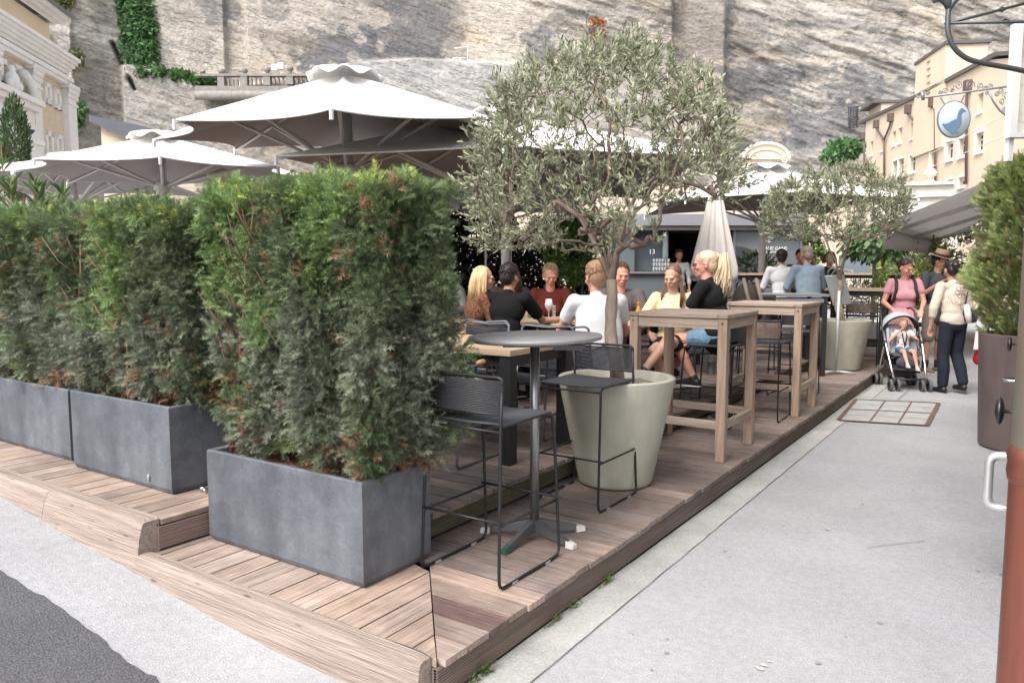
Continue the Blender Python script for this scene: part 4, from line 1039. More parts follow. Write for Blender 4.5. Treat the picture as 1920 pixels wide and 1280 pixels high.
    Vs = []; Fs = []; Cs = []; nb = 0
    tpl = [sprig_template(seed=k) for k in range(4)]; which = r.integers(0, 4, m_)
    for k in range(4):
        s_ = which == k; tv, tf, sh = tpl[k]
        V, F, Cc = scatter(tv, tf, PP[s_], DR[s_], r.uniform(-1.2, 1.2, s_.sum()), scale[s_], CC[s_], sh)
        Vs.append(V); Fs.append(F+nb); Cs.append(Cc); nb += len(V)
    npmesh('foliage', np.concatenate(Vs), np.concatenate(Fs), [m_needle], t, col=np.concatenate(Cs))
    rr = random.Random(seed)
    for k in range(int(W_*7)):
        mb = MB(); x = x0+W_*rr.random(); y = y0+Dp*(.10+.6*rr.random()); pts = [(x, y, z0-.03)]; z = z0
        hh = z0+H_*rr.uniform(.6, .95); vx, vy = rr.uniform(-.25, .25), rr.uniform(-.1, .05)
        while z < hh:
            z += .12; x += vx*.12+rr.uniform(-.018, .018); y += vy*.12+rr.uniform(-.012, .012)
            x = min(max(x, x0+.04), x1-.04); y = min(max(y, y0+.02), y1-.04); pts.append((x, y, z))
        m2 = len(pts); r0 = rr.uniform(.007, .017); mb.tube(pts, [r0*(1-.75*i/m2) for i in range(m2)], 6)
        for j in range(3, m2-1):
            for q in range(3):
                p = pts[j]; a = rr.uniform(0, 6.28) if q else rr.uniform(-2.2, -.9); l = rr.uniform(.06, .22); mb.tube([p, (p[0]+l*.6*math.cos(a), p[1]+l*.6*math.sin(a), p[2]+l*.5), (p[0]+l*math.cos(a), p[1]+l*math.sin(a), p[2]+l*1.2)], [.0035, .003, .0014], 4)
        mb.build('stem', m_twig if k % 3 else M('orange_twig', (.34, .19, .12), .8, ns=12, namt=.3), t)
    return t
m_pl = M('slate_planter', (.082, .092, .108), .62, ns=3.2, col2=(.125, .137, .155), bump=.15, bs=60)
speckle(m_pl, 60, .06); mulnoise(m_pl, 2.4, .85, 1.2, stretch=(2.5, 2.5, .5)); mulnoise(m_pl, 9, .95, 1.12, a=.5, b_=.62)
m_soil = M('needle_litter', (.12, .06, .035), .95, ns=30, col2=(.25, .13, .07), bump=1, bs=40)
def planter(label, x0, x1, y0, y1, z0, z1):
    t = thing('planter_box', label, 'planter', ((x0+x1)/2, (y0+y1)/2, z0), group='slate grey planter boxes along the deck edge')
    mb = MB(); w = .028; b = .006
    O = [(x0, y0), (x1, y0), (x1, y1), (x0, y1)]; I = [(x0+w, y0+w), (x1-w, y0+w), (x1-w, y1-w), (x0+w, y1-w)]
    def ins(q, d): cx, cy = (x0+x1)/2, (y0+y1)/2; return [(a+(d if a < cx else -d), c+(d if c < cy else -d)) for a, c in q]
    rings = [[(a, c, z0+.004) for a, c in ins(O, .012)], [(a, c, z0+.03) for a, c in O], [(a, c, z1-b) for a, c in O], [(a, c, z1) for a, c in ins(O, b)], [(a, c, z1) for a, c in ins(I, -b)], [(a, c, z1-b) for a, c in I], [(a, c, z1-.3) for a, c in I]]
    V = [p for r_ in rings for p in r_]; F = [(3, 2, 1, 0)]
    for i in range(len(rings)-1):
        for k in range(4): F.append((i*4+k, i*4+(k+1) % 4, (i+1)*4+(k+1) % 4, (i+1)*4+k))
    mb.add(V, F); mb.build('box', m_pl, t)
    xs = np.linspace(x0+w, x1-w, 30); ys = np.linspace(y0+w, y1-w, 12); X, Y = np.meshgrid(xs, ys, indexing='ij')
    Z = z1-.075+.05*fbm(np.stack([X*9, Y*9, X*0], -1), 3, 2)
    i, j = np.meshgrid(np.arange(29), np.arange(11), indexing='ij'); a = (i*12+j).ravel()
    npmesh('soil', np.stack([X, Y, Z], -1).reshape(-1, 3), np.stack([a, a+12, a+13, a+1], 1), [m_soil], t, smooth_=True)
    return t
z1a = PY(671, 904, 2.27)[2]; z1b = PY(312, 763, 2.31)[2]; z1c = PY(122, 730, 2.37)[2]
planter('slate grey planter box nearest the camera on the lower deck', -3.42, -2.315, 2.27, 2.72, DZ, z1a)
planter('slate grey planter box with a chipped drain hole, middle one of three', -4.87, -3.81, 2.31, 2.75, UZ, z1b)
planter('slate grey planter box cut by the left edge of the photo', -6.25, -5.03, 2.37, 2.81, UZ, z1c)
mb = MB(); c = P(278, 893, UZ); q = PY(278, 893, 2.305)
mb.lathe([(0, -.004), (.012, -.004), (.014, .0), (.012, .003), (0, .003)], q, 12, axis=(0, -1, 0)); mb.ell((q[0]+.004, 2.303, q[2]-.018), (.006, .004, .014))
tag(mb.build('drain_chip', M('pale_chip', (.3, .3, .29), .8), base=q), 'small chipped drain hole on the middle planter box', 'drain hole')
mb = MB(); c = P(374, 922, UZ); mb.tube([(c[0], c[1], UZ+.02), (c[0]+.03, c[1]+.02, UZ+.02)], .012, 8); mb.tube([(c[0]+.05, c[1]-.01, UZ+.018), (c[0]+.05, c[1]+.02, UZ+.018)], .01, 8)
tag(mb.build('cable_clamp', M('chrome', (.6, .6, .62), .25, 1), base=(c[0], c[1], UZ)), 'small chrome cable clamp on the raised deck by the middle planter', 'clamp')
hedge('tall yew hedge in the nearest planter, bluish low down with orange dead twigs', -3.40, -2.23, 2.29, 2.84, z1a-.02, 1.90, 7200, 21, sc=1.0)
hedge('yew hedge in the middle planter, green with a leafy tuft at its right end', -4.92, -3.66, 2.33, 2.75, z1b-.02, 1.84, 5200, 33, sc=1.15)
hedge('dark yew hedge at the left edge, in the farthest planter', -6.6, -4.96, 2.39, 2.81, z1c-.02, 1.88, 3600, 45, sc=1.3)

# ------------------------------------------------------------------ olive trees
def olive(label, base, trunk, crown_c, crown_r, nt_, seed, leaf=.042, leaves=5, lean=(0, 0), trunk_r=.05, group='olive trees in round pots', zcut=None, cut=None):
    r = np.random.default_rng(seed); t = thing('olive_tree', label, 'tree', base, group=group)
    b = np.array(base); nodes = [b.copy()]; par = [-1]
    H_ = trunk
    k = 8
    for i in range(1, k+1):
        w = i/k; nodes.append(b+np.array([lean[0]*w+.02*math.sin(i*1.1), lean[1]*w+.015*math.cos(i*1.4), H_*w])); par.append(len(nodes)-2)
    fork = len(nodes)-1
    cc = np.array(crown_c); cr = np.array(crown_r)
    # limb guides
    for a in np.linspace(0, 2*math.pi, 7)[:-1]+r.uniform(0, 1):
        p = nodes[fork]; last = fork; tgt = cc+np.array([math.cos(a)*cr[0]*.62, math.sin(a)*cr[1]*.62, -cr[2]*.15+r.uniform(-.1, .25)])
        for j in range(1, 6):
            w = j/5; q = nodes[fork]*(1-w)+tgt*w; q = q+np.array([0, 0, .10*math.sin(math.pi*w)])+(nodes[fork]-tgt)*np.array([1, 1, 0])*.16*math.sin(math.pi*w)+r.normal(size=3)*.018; nodes.append(q); par.append(last); last = len(nodes)-1
    # shell targets
    d = r.normal(size=(nt_, 3)); d /= np.linalg.norm(d, axis=1, keepdims=True)
    rad = r.uniform(.62, 1.0, nt_)**.5; lum = .82+.36*fbm(d*2.6+seed, 3, seed)
    T = cc+d*cr*(rad*lum)[:, None]
    T = T[T[:, 2] > (zcut if zcut is not None else cc[2]-cr[2]*.75)]
    if cut is not None: T = T[~cut(T)]
    order = np.argsort(np.linalg.norm(T-nodes[fork], axis=1)); T = T[order]
    tips = []
    for tg in T:
        N = np.array(nodes); dist = np.linalg.norm(N-tg, axis=1)+.15*np.maximum(0, N[:, 2]-tg[2])
        dist[:fork] += 9; i0 = int(np.argmin(dist)); L = np.linalg.norm(N[i0]-tg); m_ = max(2, int(L/.10)); last = i0; p0 = N[i0]
        for j in range(1, m_+1):
            w = j/m_; q = p0*(1-w)+tg*w+r.normal(size=3)*.012*(w < 1); q[2] += .03*math.sin(math.pi*w); nodes.append(q); par.append(last); last = len(nodes)-1
        tips.append(last)
    N = np.array(nodes); par = np.array(par); n = len(N)
    cnt = np.zeros(n); kids = np.zeros(n, int)
    for i in range(1, n): kids[par[i]] += 1
    cnt[kids == 0] = 1
    for i in range(n-1, 0, -1): cnt[par[i]] += cnt[i]
    rd = np.clip(.00155*cnt**.47, .0017, None); rd = np.minimum(rd, trunk_r*.5)
    rd[:fork+1] = np.linspace(trunk_r*1.15, trunk_r*.88, fork+1)
    mbt = MB(); mbt.tube([tuple(N[i]-np.array([0, 0, .03*(i == 0)])) for i in range(fork+1)], [float(rd[i]*(1+.10*math.sin(i*2.3))) for i in range(fork+1)], 14); mbt.build('trunk', m_bark, t)
    mb = MB()
    for i in range(fork+1, n):
        a, c = N[par[i]], N[i]; ra = float(min(rd[par[i]], rd[i]*1.35)); mb.tube([a, c], [ra, float(rd[i])], 6 if ra > .008 else 4, caps=False)
    mb.build('branches', M('branch_bark', (.19, .145, .12), .9, ns=14, namt=.3), t)
    # leaves
    V = np.array([(-.0, 0, 0), (.11, .3, .02), (.115, .62, .02), (0, 1, -.02), (-.115, .62, .02), (-.11, .3, .02)], float); F = np.array([(0, 1, 2, 3), (0, 3, 4, 5)])
    pos = []; dr = []; out = []
    outer = [i for i in range(fork+8, n) if cnt[i] <= 3]
    for i in outer:
        a, c = N[par[i]], N[i]; ax = (c-a)/max(np.linalg.norm(c-a), 1e-6)
        k = leaves if cnt[i] > 1 else leaves+4
        for q in range(k):
            w = r.random(); pos.append(a*(1-w)+c*w); v = r.normal(size=3); v -= ax*np.dot(v, ax); v /= np.linalg.norm(v); dr.append(ax*.75+v*.75+np.array([0, 0, .25])); out.append(0)
        if cnt[i] == 1:   # terminal shoot continuing past the tip
            g_ = ax*.6+np.array([0, 0, .7])+(c-cc)/cr*.35; g_ /= np.linalg.norm(g_)
            for s_ in range(6):
                pp = c+g_*.018*s_
                for sg in (-1, 1):
                    v = np.cross(g_, r.normal(size=3)); v /= np.linalg.norm(v); pos.append(pp); dr.append(g_*.9+v*.6*sg); out.append(1)
    pos = np.array(pos); dr = np.array(dr); m_ = len(pos)
    g1 = np.array([.29, .315, .205]); g2 = np.array([.46, .48, .34]); g3 = np.array([.15, .175, .10])
    w = r.random((m_, 1)); C = np.where(w < .45, g1, np.where(w < .8, g2, g3))*r.uniform(.8, 1.15, (m_, 1))
    yl = r.random(m_) < .006; C[yl] = (.5, .42, .1)
    Vv, Ff, Cc = scatter(V, F, pos, dr, r.uniform(-3.1, 3.1, m_), leaf*r.uniform(.7, 1.25, m_), C)
    npmesh('leaves', Vv, Ff, [m_leaf], t, col=Cc)
    return t
PX1 = (-2.18, 4.43)
m_pot = mulnoise(mulnoise(M('cream_fibre_pot', (.42, .405, .335), .55, ns=2, namt=.05, bump=.05, bs=80), 2, .86, 1.05, stretch=(4, 4, .4)), 7, .92, 1.04)
m_gravel = M('pale_gravel', (.45, .40, .35), .9, ns=60, col2=(.25, .2, .17), bump=1, bs=70)
def roundpot(label, c, z0, r0, r1, h, mat=m_pot, group='round cream plant pots', gravel=True, name='plant_pot'):
    t = thing(name, label, 'plant pot', (c[0], c[1], z0), group=group)
    mb = MB(); w = .045
    mb.lathe([(0, .003), (r0-.02, .003), (r0-.004, .012), (r0, .03)]+[(r0+(r1-r0)*k/8, .03+(h-.04)*k/8) for k in range(1, 9)]+[(r1, h-.006), (r1-.006, h), (r1-w+.006, h), (r1-w, h-.008), (r1-w-.02, h-.12)], (c[0], c[1], z0), 56)
    mb.build('pot', mat, t)
    mb = MB(); mb.lathe([(0, .005), (r1*.5, .0), (r1-w-.005, -.006)], (c[0], c[1], z0+h-.055), 40)
    if gravel:
        rr = random.Random(3)
        for k in range(420):
            a = rr.random()*6.28; q = (r1-w-.03)*rr.random()**.5; s_ = rr.uniform(.006, .012); mb.ell((c[0]+q*math.cos(a), c[1]+q*math.sin(a), z0+h-.052), (s_, s_*.8, s_*.7), n=5, m=3)
    mb.build('gravel' if gravel else 'soil', m_gravel if gravel else m_soil, t)
    return t
roundpot('round tapered cream pot of the big olive tree by the bar stool', PX1, DZ, .245, .378, .70)
olive('big olive tree with grey-green umbrella crown in the near cream pot', (PX1[0]+.01, PX1[1]-.03, DZ+.62), .70, (-2.31, 4.40, 2.13), (.90, .86, .80), 1450, 5, leaf=.038, leaves=6, lean=(-.05, 0), trunk_r=.040, zcut=1.66,
      cut=lambda T: ((T-np.array([-2.31, 4.40, 0]))@RT > .28) & (T[:, 2] < 1.98))
PX2 = (-2.10, 11.35)
roundpot('round cream pot of the far olive tree behind the menu stand', PX2, DZ, .25, .38, .70)
olive('far olive tree with rounded silvery crown in the cream pot behind the menu stand', (PX2[0]-.04, PX2[1], DZ+.62), .62, (-2.27, 11.30, 2.36), (1.0, .95, .56), 700, 8, leaf=.052, leaves=6, lean=(-.03, 0), trunk_r=.05, zcut=1.95)

# ------------------------------------------------------------------ generic leafy masses
def leafy(name, label, cat, c, rad, n, leafv, cols, seed, group=None, shell=.55, stems=True, lumps=3., upb=.4, mat=None, base_z=None, flat=None):
    r = np.random.default_rng(seed); c = np.array(c, float); base = (c[0], c[1], base_z if base_z is not None else c[2]-rad[2])
    t = thing(name, label, cat, base, group=group)
    d = r.normal(size=(n, 3)); d /= np.linalg.norm(d, axis=1, keepdims=True)
    q = .68+.6*fbm(d*lumps+seed, 3, seed)
    if flat: d = np.sign(d)*np.abs(d)**flat
    pos = c+d*np.array(rad)*(q*r.uniform(shell, 1, n)**.6)[:, None]
    nz = fbm(pos*4+seed, 3, seed+4); keep = nz > .38; pos, d, nz = pos[keep], d[keep], nz[keep]; n = len(pos)
    dirs = d*.6+np.array([0, 0, upb])+r.normal(size=(n, 3))*.5
    cols = np.array(cols); C = cols[r.integers(0, len(cols), n)]*r.uniform(.75, 1.25, (n, 1))*(.75+.6*nz[:, None])
    tv, tf, ls = leafv
    V, F, Cc = scatter(tv, tf, pos, dirs, r.uniform(-3, 3, n), ls*r.uniform(.7, 1.3, n), C)
    npmesh('foliage', V, F, [mat or m_leaf], t, col=Cc)
    if stems:
        mb = MB(); rr = random.Random(seed)
        for k in range(14):
            tgt = pos[rr.randrange(n)]; b0 = np.array([c[0], c[1], base[2]])+np.array([rr.uniform(-.2, .2)*rad[0], rr.uniform(-.2, .2)*rad[1], 0])
            mid = b0*.5+tgt*.5+np.array([rr.uniform(-.1, .1), rr.uniform(-.1, .1), 0])*rad[0]; mb.tube([b0, mid, tgt], [.012*rad[2]*2, .008*rad[2]*2, .003], 5)
        mb.build('stems', m_twig, t)
    return t
OV = np.array([(0, 0, 0), (.25, .3, .04), (.24, .65, .04), (0, 1, -.04), (-.24, .65, .04), (-.25, .3, .04)], float); OF = np.array([(0, 1, 2, 3), (0, 3, 4, 5)])
LN = OV*np.array([.45, 1, 1])
greens = [(.06, .12, .03), (.10, .19, .05), (.17, .28, .07)]
c = D(1082, 468, 10.2)
leafy('round_bush', 'bright green leafy bush behind the seated group, left of the big olive trunk', 'bush', c, (.5, .45, .55), 5200, (OV, OF, .055), greens, 3, base_z=UZ, shell=.3)
# dark climbing hedge at the back of the terrace
def hedgewall(label, px0, px1, dist, z0, z1, n, seed, cols, ls, name='screen_hedge', thick=.25, gap=.45, cat='hedge'):
    r = np.random.default_rng(seed); a, b = D(px0, 507, dist), D(px1, 507, dist); base = ((a[0]+b[0])/2, (a[1]+b[1])/2, z0)
    t = thing(name, label, cat, base)
    u = r.random(n); z = z0+(z1-z0)*r.random(n); pos = a+(b-a)*u[:, None]; pos[:, 2] = z; pos += FH*r.normal(size=(n, 1))*thick*.5
    nz = fbm(np.stack([u*np.linalg.norm(b-a)*3, z*3, u*0+seed], -1), 3, seed); pos[:, 2] += (nz-.5)*.5*(z > z1-.4)
    keep = nz > gap; pos, nz = pos[keep], nz[keep]; n = len(pos)
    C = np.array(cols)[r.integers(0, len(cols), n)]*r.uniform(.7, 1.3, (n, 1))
    V, F, Cc = scatter(OV, OF, pos, -FH*.4+np.array([0, 0, .2])+r.normal(size=(n, 3))*.6, r.uniform(-3, 3, n), ls*r.uniform(.7, 1.3, n), C)
    npmesh('foliage', V, F, [m_leaf], t, col=Cc)
    mb = MB(); rr = random.Random(seed); L = np.linalg.norm(b-a)
    for k in range(int(L*5)):
        p = a+(b-a)*rr.random(); mb.tube([(p[0], p[1], z0), (p[0]+rr.uniform(-.1, .1), p[1], (z0+z1)/2), (p[0]+rr.uniform(-.2, .2), p[1], z1-.1)], .012, 5)
    mb.build('stems', M('dark_stem', (.05, .04, .03), .9), t); return t
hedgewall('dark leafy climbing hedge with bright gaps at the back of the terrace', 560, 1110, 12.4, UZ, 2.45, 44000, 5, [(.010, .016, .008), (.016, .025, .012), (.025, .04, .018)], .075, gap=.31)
# shrubs on the cliff
def cliffgreen(name, label, cat, pts, n, depth, ls, cols, seed, kind=None, group=None):
    """pts: list of (px,py,rx,ry) lobes"""
    r = np.random.default_rng(seed); A = np.array([p[2]*p[3] for p in pts], float); w = r.choice(len(pts), n, p=A/A.sum()); p = np.array(pts)[w]
    a = r.uniform(0, 6.28, n); q = r.random(n)**.5; x = p[:, 0]+p[:, 2]*q*np.cos(a); y = p[:, 1]+p[:, 3]*q*np.sin(a)
    bulge = (1-q**2)**.5*1.0
    dd = depth-.2-bulge-r.random(n)*.4
    k = fbm(np.stack([x*.12, y*.12, x*0+seed], -1), 3, seed); keep = k > .36; x, y, dd, k = x[keep], y[keep], dd[keep], k[keep]; n = len(x)
    pos = np.array([D(xx, yy, d_) for xx, yy, d_ in zip(x, y, dd)]); C = np.array(cols)[r.integers(0, len(cols), n)]*r.uniform(.7, 1.3, (n, 1))*(.5+k[:, None])
    b = D(pts[0][0], pts[0][1], depth); V, F, Cc = scatter(OV, OF, pos, -FH*.6+np.array([0, 0, -.1])+r.normal(size=(n, 3))*.6, r.uniform(-3, 3, n), ls*r.uniform(.7, 1.3, n), C)
    o = npmesh(name, V, F, [m_leaf], base=b, col=Cc); tag(o, label, cat, group); return o
ivc = [(.10, .20, .09), (.15, .28, .12), (.2, .34, .16)]
cliffgreen('ivy', 'broad curtain of ivy hanging down the cliff, upper left', 'ivy', [(225, 5, 24, 25), (258, 10, 42, 40), (262, 50, 42, 35), (265, 90, 36, 35), (272, 110, 28, 20), (252, 70, 25, 25), (240, -30, 45, 30)], 7500, 60.35, .55, ivc, 3)
cliffgreen('cliff_shrub', 'band of green shrubs on the cliff ledge left of the balustrade', 'shrubs', [(270, 138, 20, 10), (300, 140, 26, 10), (335, 145, 28, 10), (370, 152, 26, 11), (400, 160, 20, 14), (416, 170, 12, 12)], 3200, 57.6, .42, [(.08, .17, .06), (.13, .24, .08)], 4)
cliffgreen('cliff_shrub', 'round dark shrub on the rock just right of the baroque building', 'shrubs', [(147, 212, 15, 22), (143, 235, 10, 12)], 900, 58.6, .4, ivc, 6)
cliffgreen('cliff_shrub', 'yellowish grass tufts on the rock above the baroque building', 'shrubs', [(137, 105, 20, 10), (115, 5, 25, 14), (150, 118, 8, 6)], 900, 58, .35, [(.18, .2, .09), (.24, .25, .12)], 7)
cliffgreen('cliff_shrub', 'green shrub at the cliff foot beside the peach building', 'shrubs', [(1580, 282, 28, 18), (1560, 295, 20, 12), (1605, 275, 14, 12)], 1600, 50, .4, ivc, 8)
cliffgreen('cliff_shrub', 'reddish dry shrub on the cliff above the big olive tree', 'shrubs', [(1122, 55, 12, 22), (1112, 40, 8, 8)], 300, 59, .3, [(.35, .17, .09), (.4, .22, .12)], 9)
# cypress
c = D(30, 300, 24)
leafy('cypress', 'slim dark green cypress in front of the baroque building', 'tree', (c[0], c[1], 5.3), (.42, .42, 1.6), 3000, (LN, OF, .17), [(.06, .1, .04), (.1, .16, .07)], 12, base_z=2.2, stems=True, upb=1.2, lumps=1.2)
# oleander behind the left hedge
def oleander(label, px, py_top, dist, n, seed, zb=UZ):
    r = np.random.default_rng(seed); c = D(px, 507, dist); ztop = 1.54+(507-py_top)/1420*dist; t = thing('oleander', label, 'shrub', (c[0], c[1], zb), group='oleander shrubs behind the hedge')
    mb = MB(); pos = []; dr = []
    for k in range(n):
        a = r.uniform(0, 6.28); s_ = r.uniform(.02, .38); tip = np.array([c[0]+s_*math.cos(a), c[1]+s_*math.sin(a), ztop-r.uniform(0, .5)]); b0 = np.array([c[0]+.1*math.cos(a), c[1]+.1*math.sin(a), zb])
        mb.tube([b0, b0*.5+tip*.5, tip], [.012, .008, .004], 5)
        for j in range(34):
            w = 1-.45*r.random()**1.3; pos.append(b0*(1-w)+tip*w); b_ = r.uniform(0, 6.28); dr.append(np.array([math.cos(b_), math.sin(b_), .25+1.1*w*w]))
    mb.build('stems', m_twig, t); pos = np.array(pos); dr = np.array(dr); n = len(pos)
    C = np.array([(.13, .22, .07), (.2, .3, .11), (.08, .14, .05)])[r.integers(0, 3, n)]
    V, F, Cc = scatter(OV*np.array([.38, 1, 1]), OF, pos, dr, r.uniform(-.6, .6, n), .15*r.uniform(.7, 1.2, n), C); npmesh('leaves', V, F, [m_leaf], t, col=Cc)
oleander('tall oleander with long narrow leaves at the left edge above the hedge', 14, 262, 6.6, 9, 3)
oleander('smaller oleander shoot above the hedge under the left parasol', 68, 298, 6.9, 3, 4)
oleander('low oleander shoots poking above the hedge beside the left parasol rim', 118, 335, 7.0, 3, 6)
# thuja and its pot
m_bpot = M('brown_pot', (.12, .09, .085), .6, ns=3, namt=.12, bump=.1, bs=50); mulnoise(m_bpot, 3, .85, 1.15, stretch=(3, 3, .5))
tc_ = (.07, 7.88); roundpot('tall dark brown pot of the thuja by the shop front', tc_, 0, .36, .40, 1.0, mat=m_bpot, group=None, gravel=False)
def thuja(label, c, z0, z1, rad, n, seed):
    r = np.random.default_rng(seed); t = thing('thuja', label, 'tree', (c[0], c[1], z0))
    V = []; F = []; Sh = []; rr = np.random.default_rng(1)
    for k in range(10):
        y = k/10; l = .38*(1-.4*y)
        for sx in (-1, 1):
            F.append((len(V), len(V)+1, len(V)+2)); V += [(0, y-.03, 0), (0, y+.06, 0), (sx*l*.8, y+l*.7, rr.uniform(-.1, .1))]; Sh += [rr.uniform(.8, 1.2)]*3
    V = np.array(V, float); F = np.array(F); Sh = np.array(Sh)
    z = z0+(z1-z0)*r.random(n)**.9; a = r.uniform(0, 6.28, n); h = (z-z0)/(z1-z0)
    prof = rad*(.72+.42*np.sin(np.pi*np.clip(h*.9+.08, 0, 1))); prof *= (1-smooth(h, .9, 1.05)*.45)
    lump = .45+1.0*fbm(np.stack([np.cos(a)*2.2, np.sin(a)*2.2, z*4.2], -1)+seed, 3, seed)
    q = prof*lump*r.uniform(.55, 1., n)**.6
    pos = np.stack([c[0]+q*np.cos(a), c[1]+q*np.sin(a), z], -1); d = np.stack([np.cos(a), np.sin(a), a*0+.75], -1)+r.normal(size=(n, 3))*.35
    nz = fbm(pos*5, 3, 7); keep = nz > .40; pos, d, nz, h = pos[keep], d[keep], nz[keep], h[keep]; n = len(pos)
    cols = np.array([(.22, .29, .10), (.31, .38, .14), (.38, .42, .18), (.14, .18, .08)]); C = cols[r.integers(0, 4, n)]*(.6+.9*nz[:, None])
    br = (r.random(n) < .12*(nz < .5)+.03); C[br] = (.3, .2, .1)
    Vv, Ff, Cc = scatter(V, F, pos, d, r.uniform(-3, 3, n), .075*r.uniform(.7, 1.3, n), C, Sh)
    npmesh('foliage', Vv, Ff, [m_needle], t, col=Cc)
    mb = MB(); mb.tube([(c[0], c[1], z0), (c[0]+.02, c[1], (z0+z1)/2), (c[0], c[1], z1-.1)], [.035, .025, .008], 8)
    rr = random.Random(2)
    for k in range(30):
        zz_ = z0+.05+(z1-z0)*.8*rr.random(); a_ = rr.uniform(0, 6.28); l = rad*.7; mb.tube([(c[0], c[1], zz_), (c[0]+l*math.cos(a_), c[1]+l*math.sin(a_), zz_+.25)], [.012, .004], 5)
    mb.build('trunk', m_bark, t)
thuja('thuja with yellow-green flat sprays in the tall brown pot at the right', tc_, .95, 2.48, .415, 15000, 4)
# shrubs and small trees right of the kiosk
c = D(1640, 470, 15.5); tb = thing('small_fig_tree', 'small tree with large drooping leaves beyond the far high table', 'tree', (c[0], c[1], 1.0))
mb = MB(); mb.tube([(c[0], c[1], .157), (c[0]+.02, c[1], 1.2), (c[0], c[1], 1.75), (c[0]+.1, c[1], 2.3)], [.045, .04, .035, .015], 8)
for a_ in range(8): mb.tube([(c[0], c[1], 1.65), (c[0]+.35*math.cos(a_*.8), c[1]+.35*math.sin(a_*.8), 2.05), (c[0]+.6*math.cos(a_*.8), c[1]+.6*math.sin(a_*.8), 2.2)], [.02, .012, .005], 6)
mb.build('trunk', m_bark, tb)
r = np.random.default_rng(5); n = 700; d = r.normal(size=(n, 3)); d /= np.linalg.norm(d, axis=1, keepdims=True); pos = np.array([c[0], c[1], 2.15])+d*np.array([.75, .75, .42])*r.uniform(.5, 1, (n, 1))
V, F, Cc = scatter(OV*np.array([1.2, 1, 1]), OF, pos, d*.6+np.array([0, 0, -.7]), r.uniform(-.6, .6, n), .15*r.uniform(.7, 1.2, n), np.array([(.08, .15, .06), (.14, .24, .09)])[r.integers(0, 2, n)]); npmesh('leaves', V, F, [m_leaf], tb, col=Cc)
c = D(1715, 500, 17); leafy('yellow_green_shrub', 'yellow-green shrub with a few yellow leaves behind the man in the hat', 'shrub', (c[0], c[1], 1.45), (.85, .6, .85), 3000, (LN, OF, .16), [(.16, .25, .07), (.26, .36, .12), (.4, .42, .1)], 15, base_z=0)
c = D(1790, 480, 18); leafy('silvery_shrub', 'silvery grey-green shrub below the awning behind the thuja', 'shrub', (c[0], c[1], 1.75), (.9, .6, 1.0), 3500, (LN, OF, .13), [(.2, .24, .18), (.3, .33, .26), (.12, .15, .1)], 16, base_z=0)
c = D(1412, 499, 15.2); leafy('potted_plant', 'broad leaved green plant in front of the lettered kiosk glass', 'plant', (c[0], c[1], 1.55), (.45, .25, .3), 420, (LN, OF, .17), [(.06, .11, .05), (.12, .19, .09)], 17, base_z=.9, upb=.2)
c = D(1625, 547, 13.6); leafy('low_green_planting', 'low green plants under the far high table', 'plant', (c[0], c[1], 1.05), (1.3, .3, .3), 1800, (LN, OF, .10), [(.10, .2, .06), (.16, .28, .08)], 18, base_z=.7)
c = D(1505, 442, 19); leafy('small_green_bush', 'small dark bush seen past the corner of the kiosk', 'bush', (c[0], c[1], 2.1), (.5, .4, .6), 1500, (OV, OF, .12), greens, 19, base_z=0)
# weeds along the fascia
r = np.random.default_rng(9)
for k, (px, py, s_) in enumerate([(1115, 1088, .07), (1050, 1130, .06), (1030, 1155, .06), (985, 1150, .03), (893, 1252, .08), (868, 1275, .07), (1000, 1165, .03)]):
    p = P(px, py, .01); c = np.array([-1.647, p[1], .0]); n = 34
    a = r.uniform(-1.4, 1.4, n); d = np.stack([np.cos(a)*.6+.1, np.sin(a), r.uniform(.3, 1.4, n)], -1)
    pos = c+np.stack([r.uniform(0, .02, n), r.normal(size=n)*s_*.5, r.uniform(0, s_*.5, n)], -1)
    V, F, Cc = scatter(LN, OF, pos, d, r.uniform(-1, 1, n), s_*.42*r.uniform(.6, 1.2, n), np.tile((.10, .17, .04), (n, 1))*r.uniform(.6, 1.3, (n, 1)))
    tag(npmesh('weed', V, F, [m_leaf], base=c, col=Cc), 'small green weed growing in the gap under the deck fascia', 'weed', 'weeds along the deck edge')
# ================================================================== furniture
m_steel = M('black_powder_steel', (.020, .020, .023), .45, .3); m_cord = M('black_cord', (.028, .029, .034), .6); m_gst = M('grey_powder_steel', (.16, .17, .185), .42, .5)
m_arm = M('oiled_wood_armrest', (.55, .31, .15), .5, ns=6, namt=.15, stretch=(1, 8, 8))
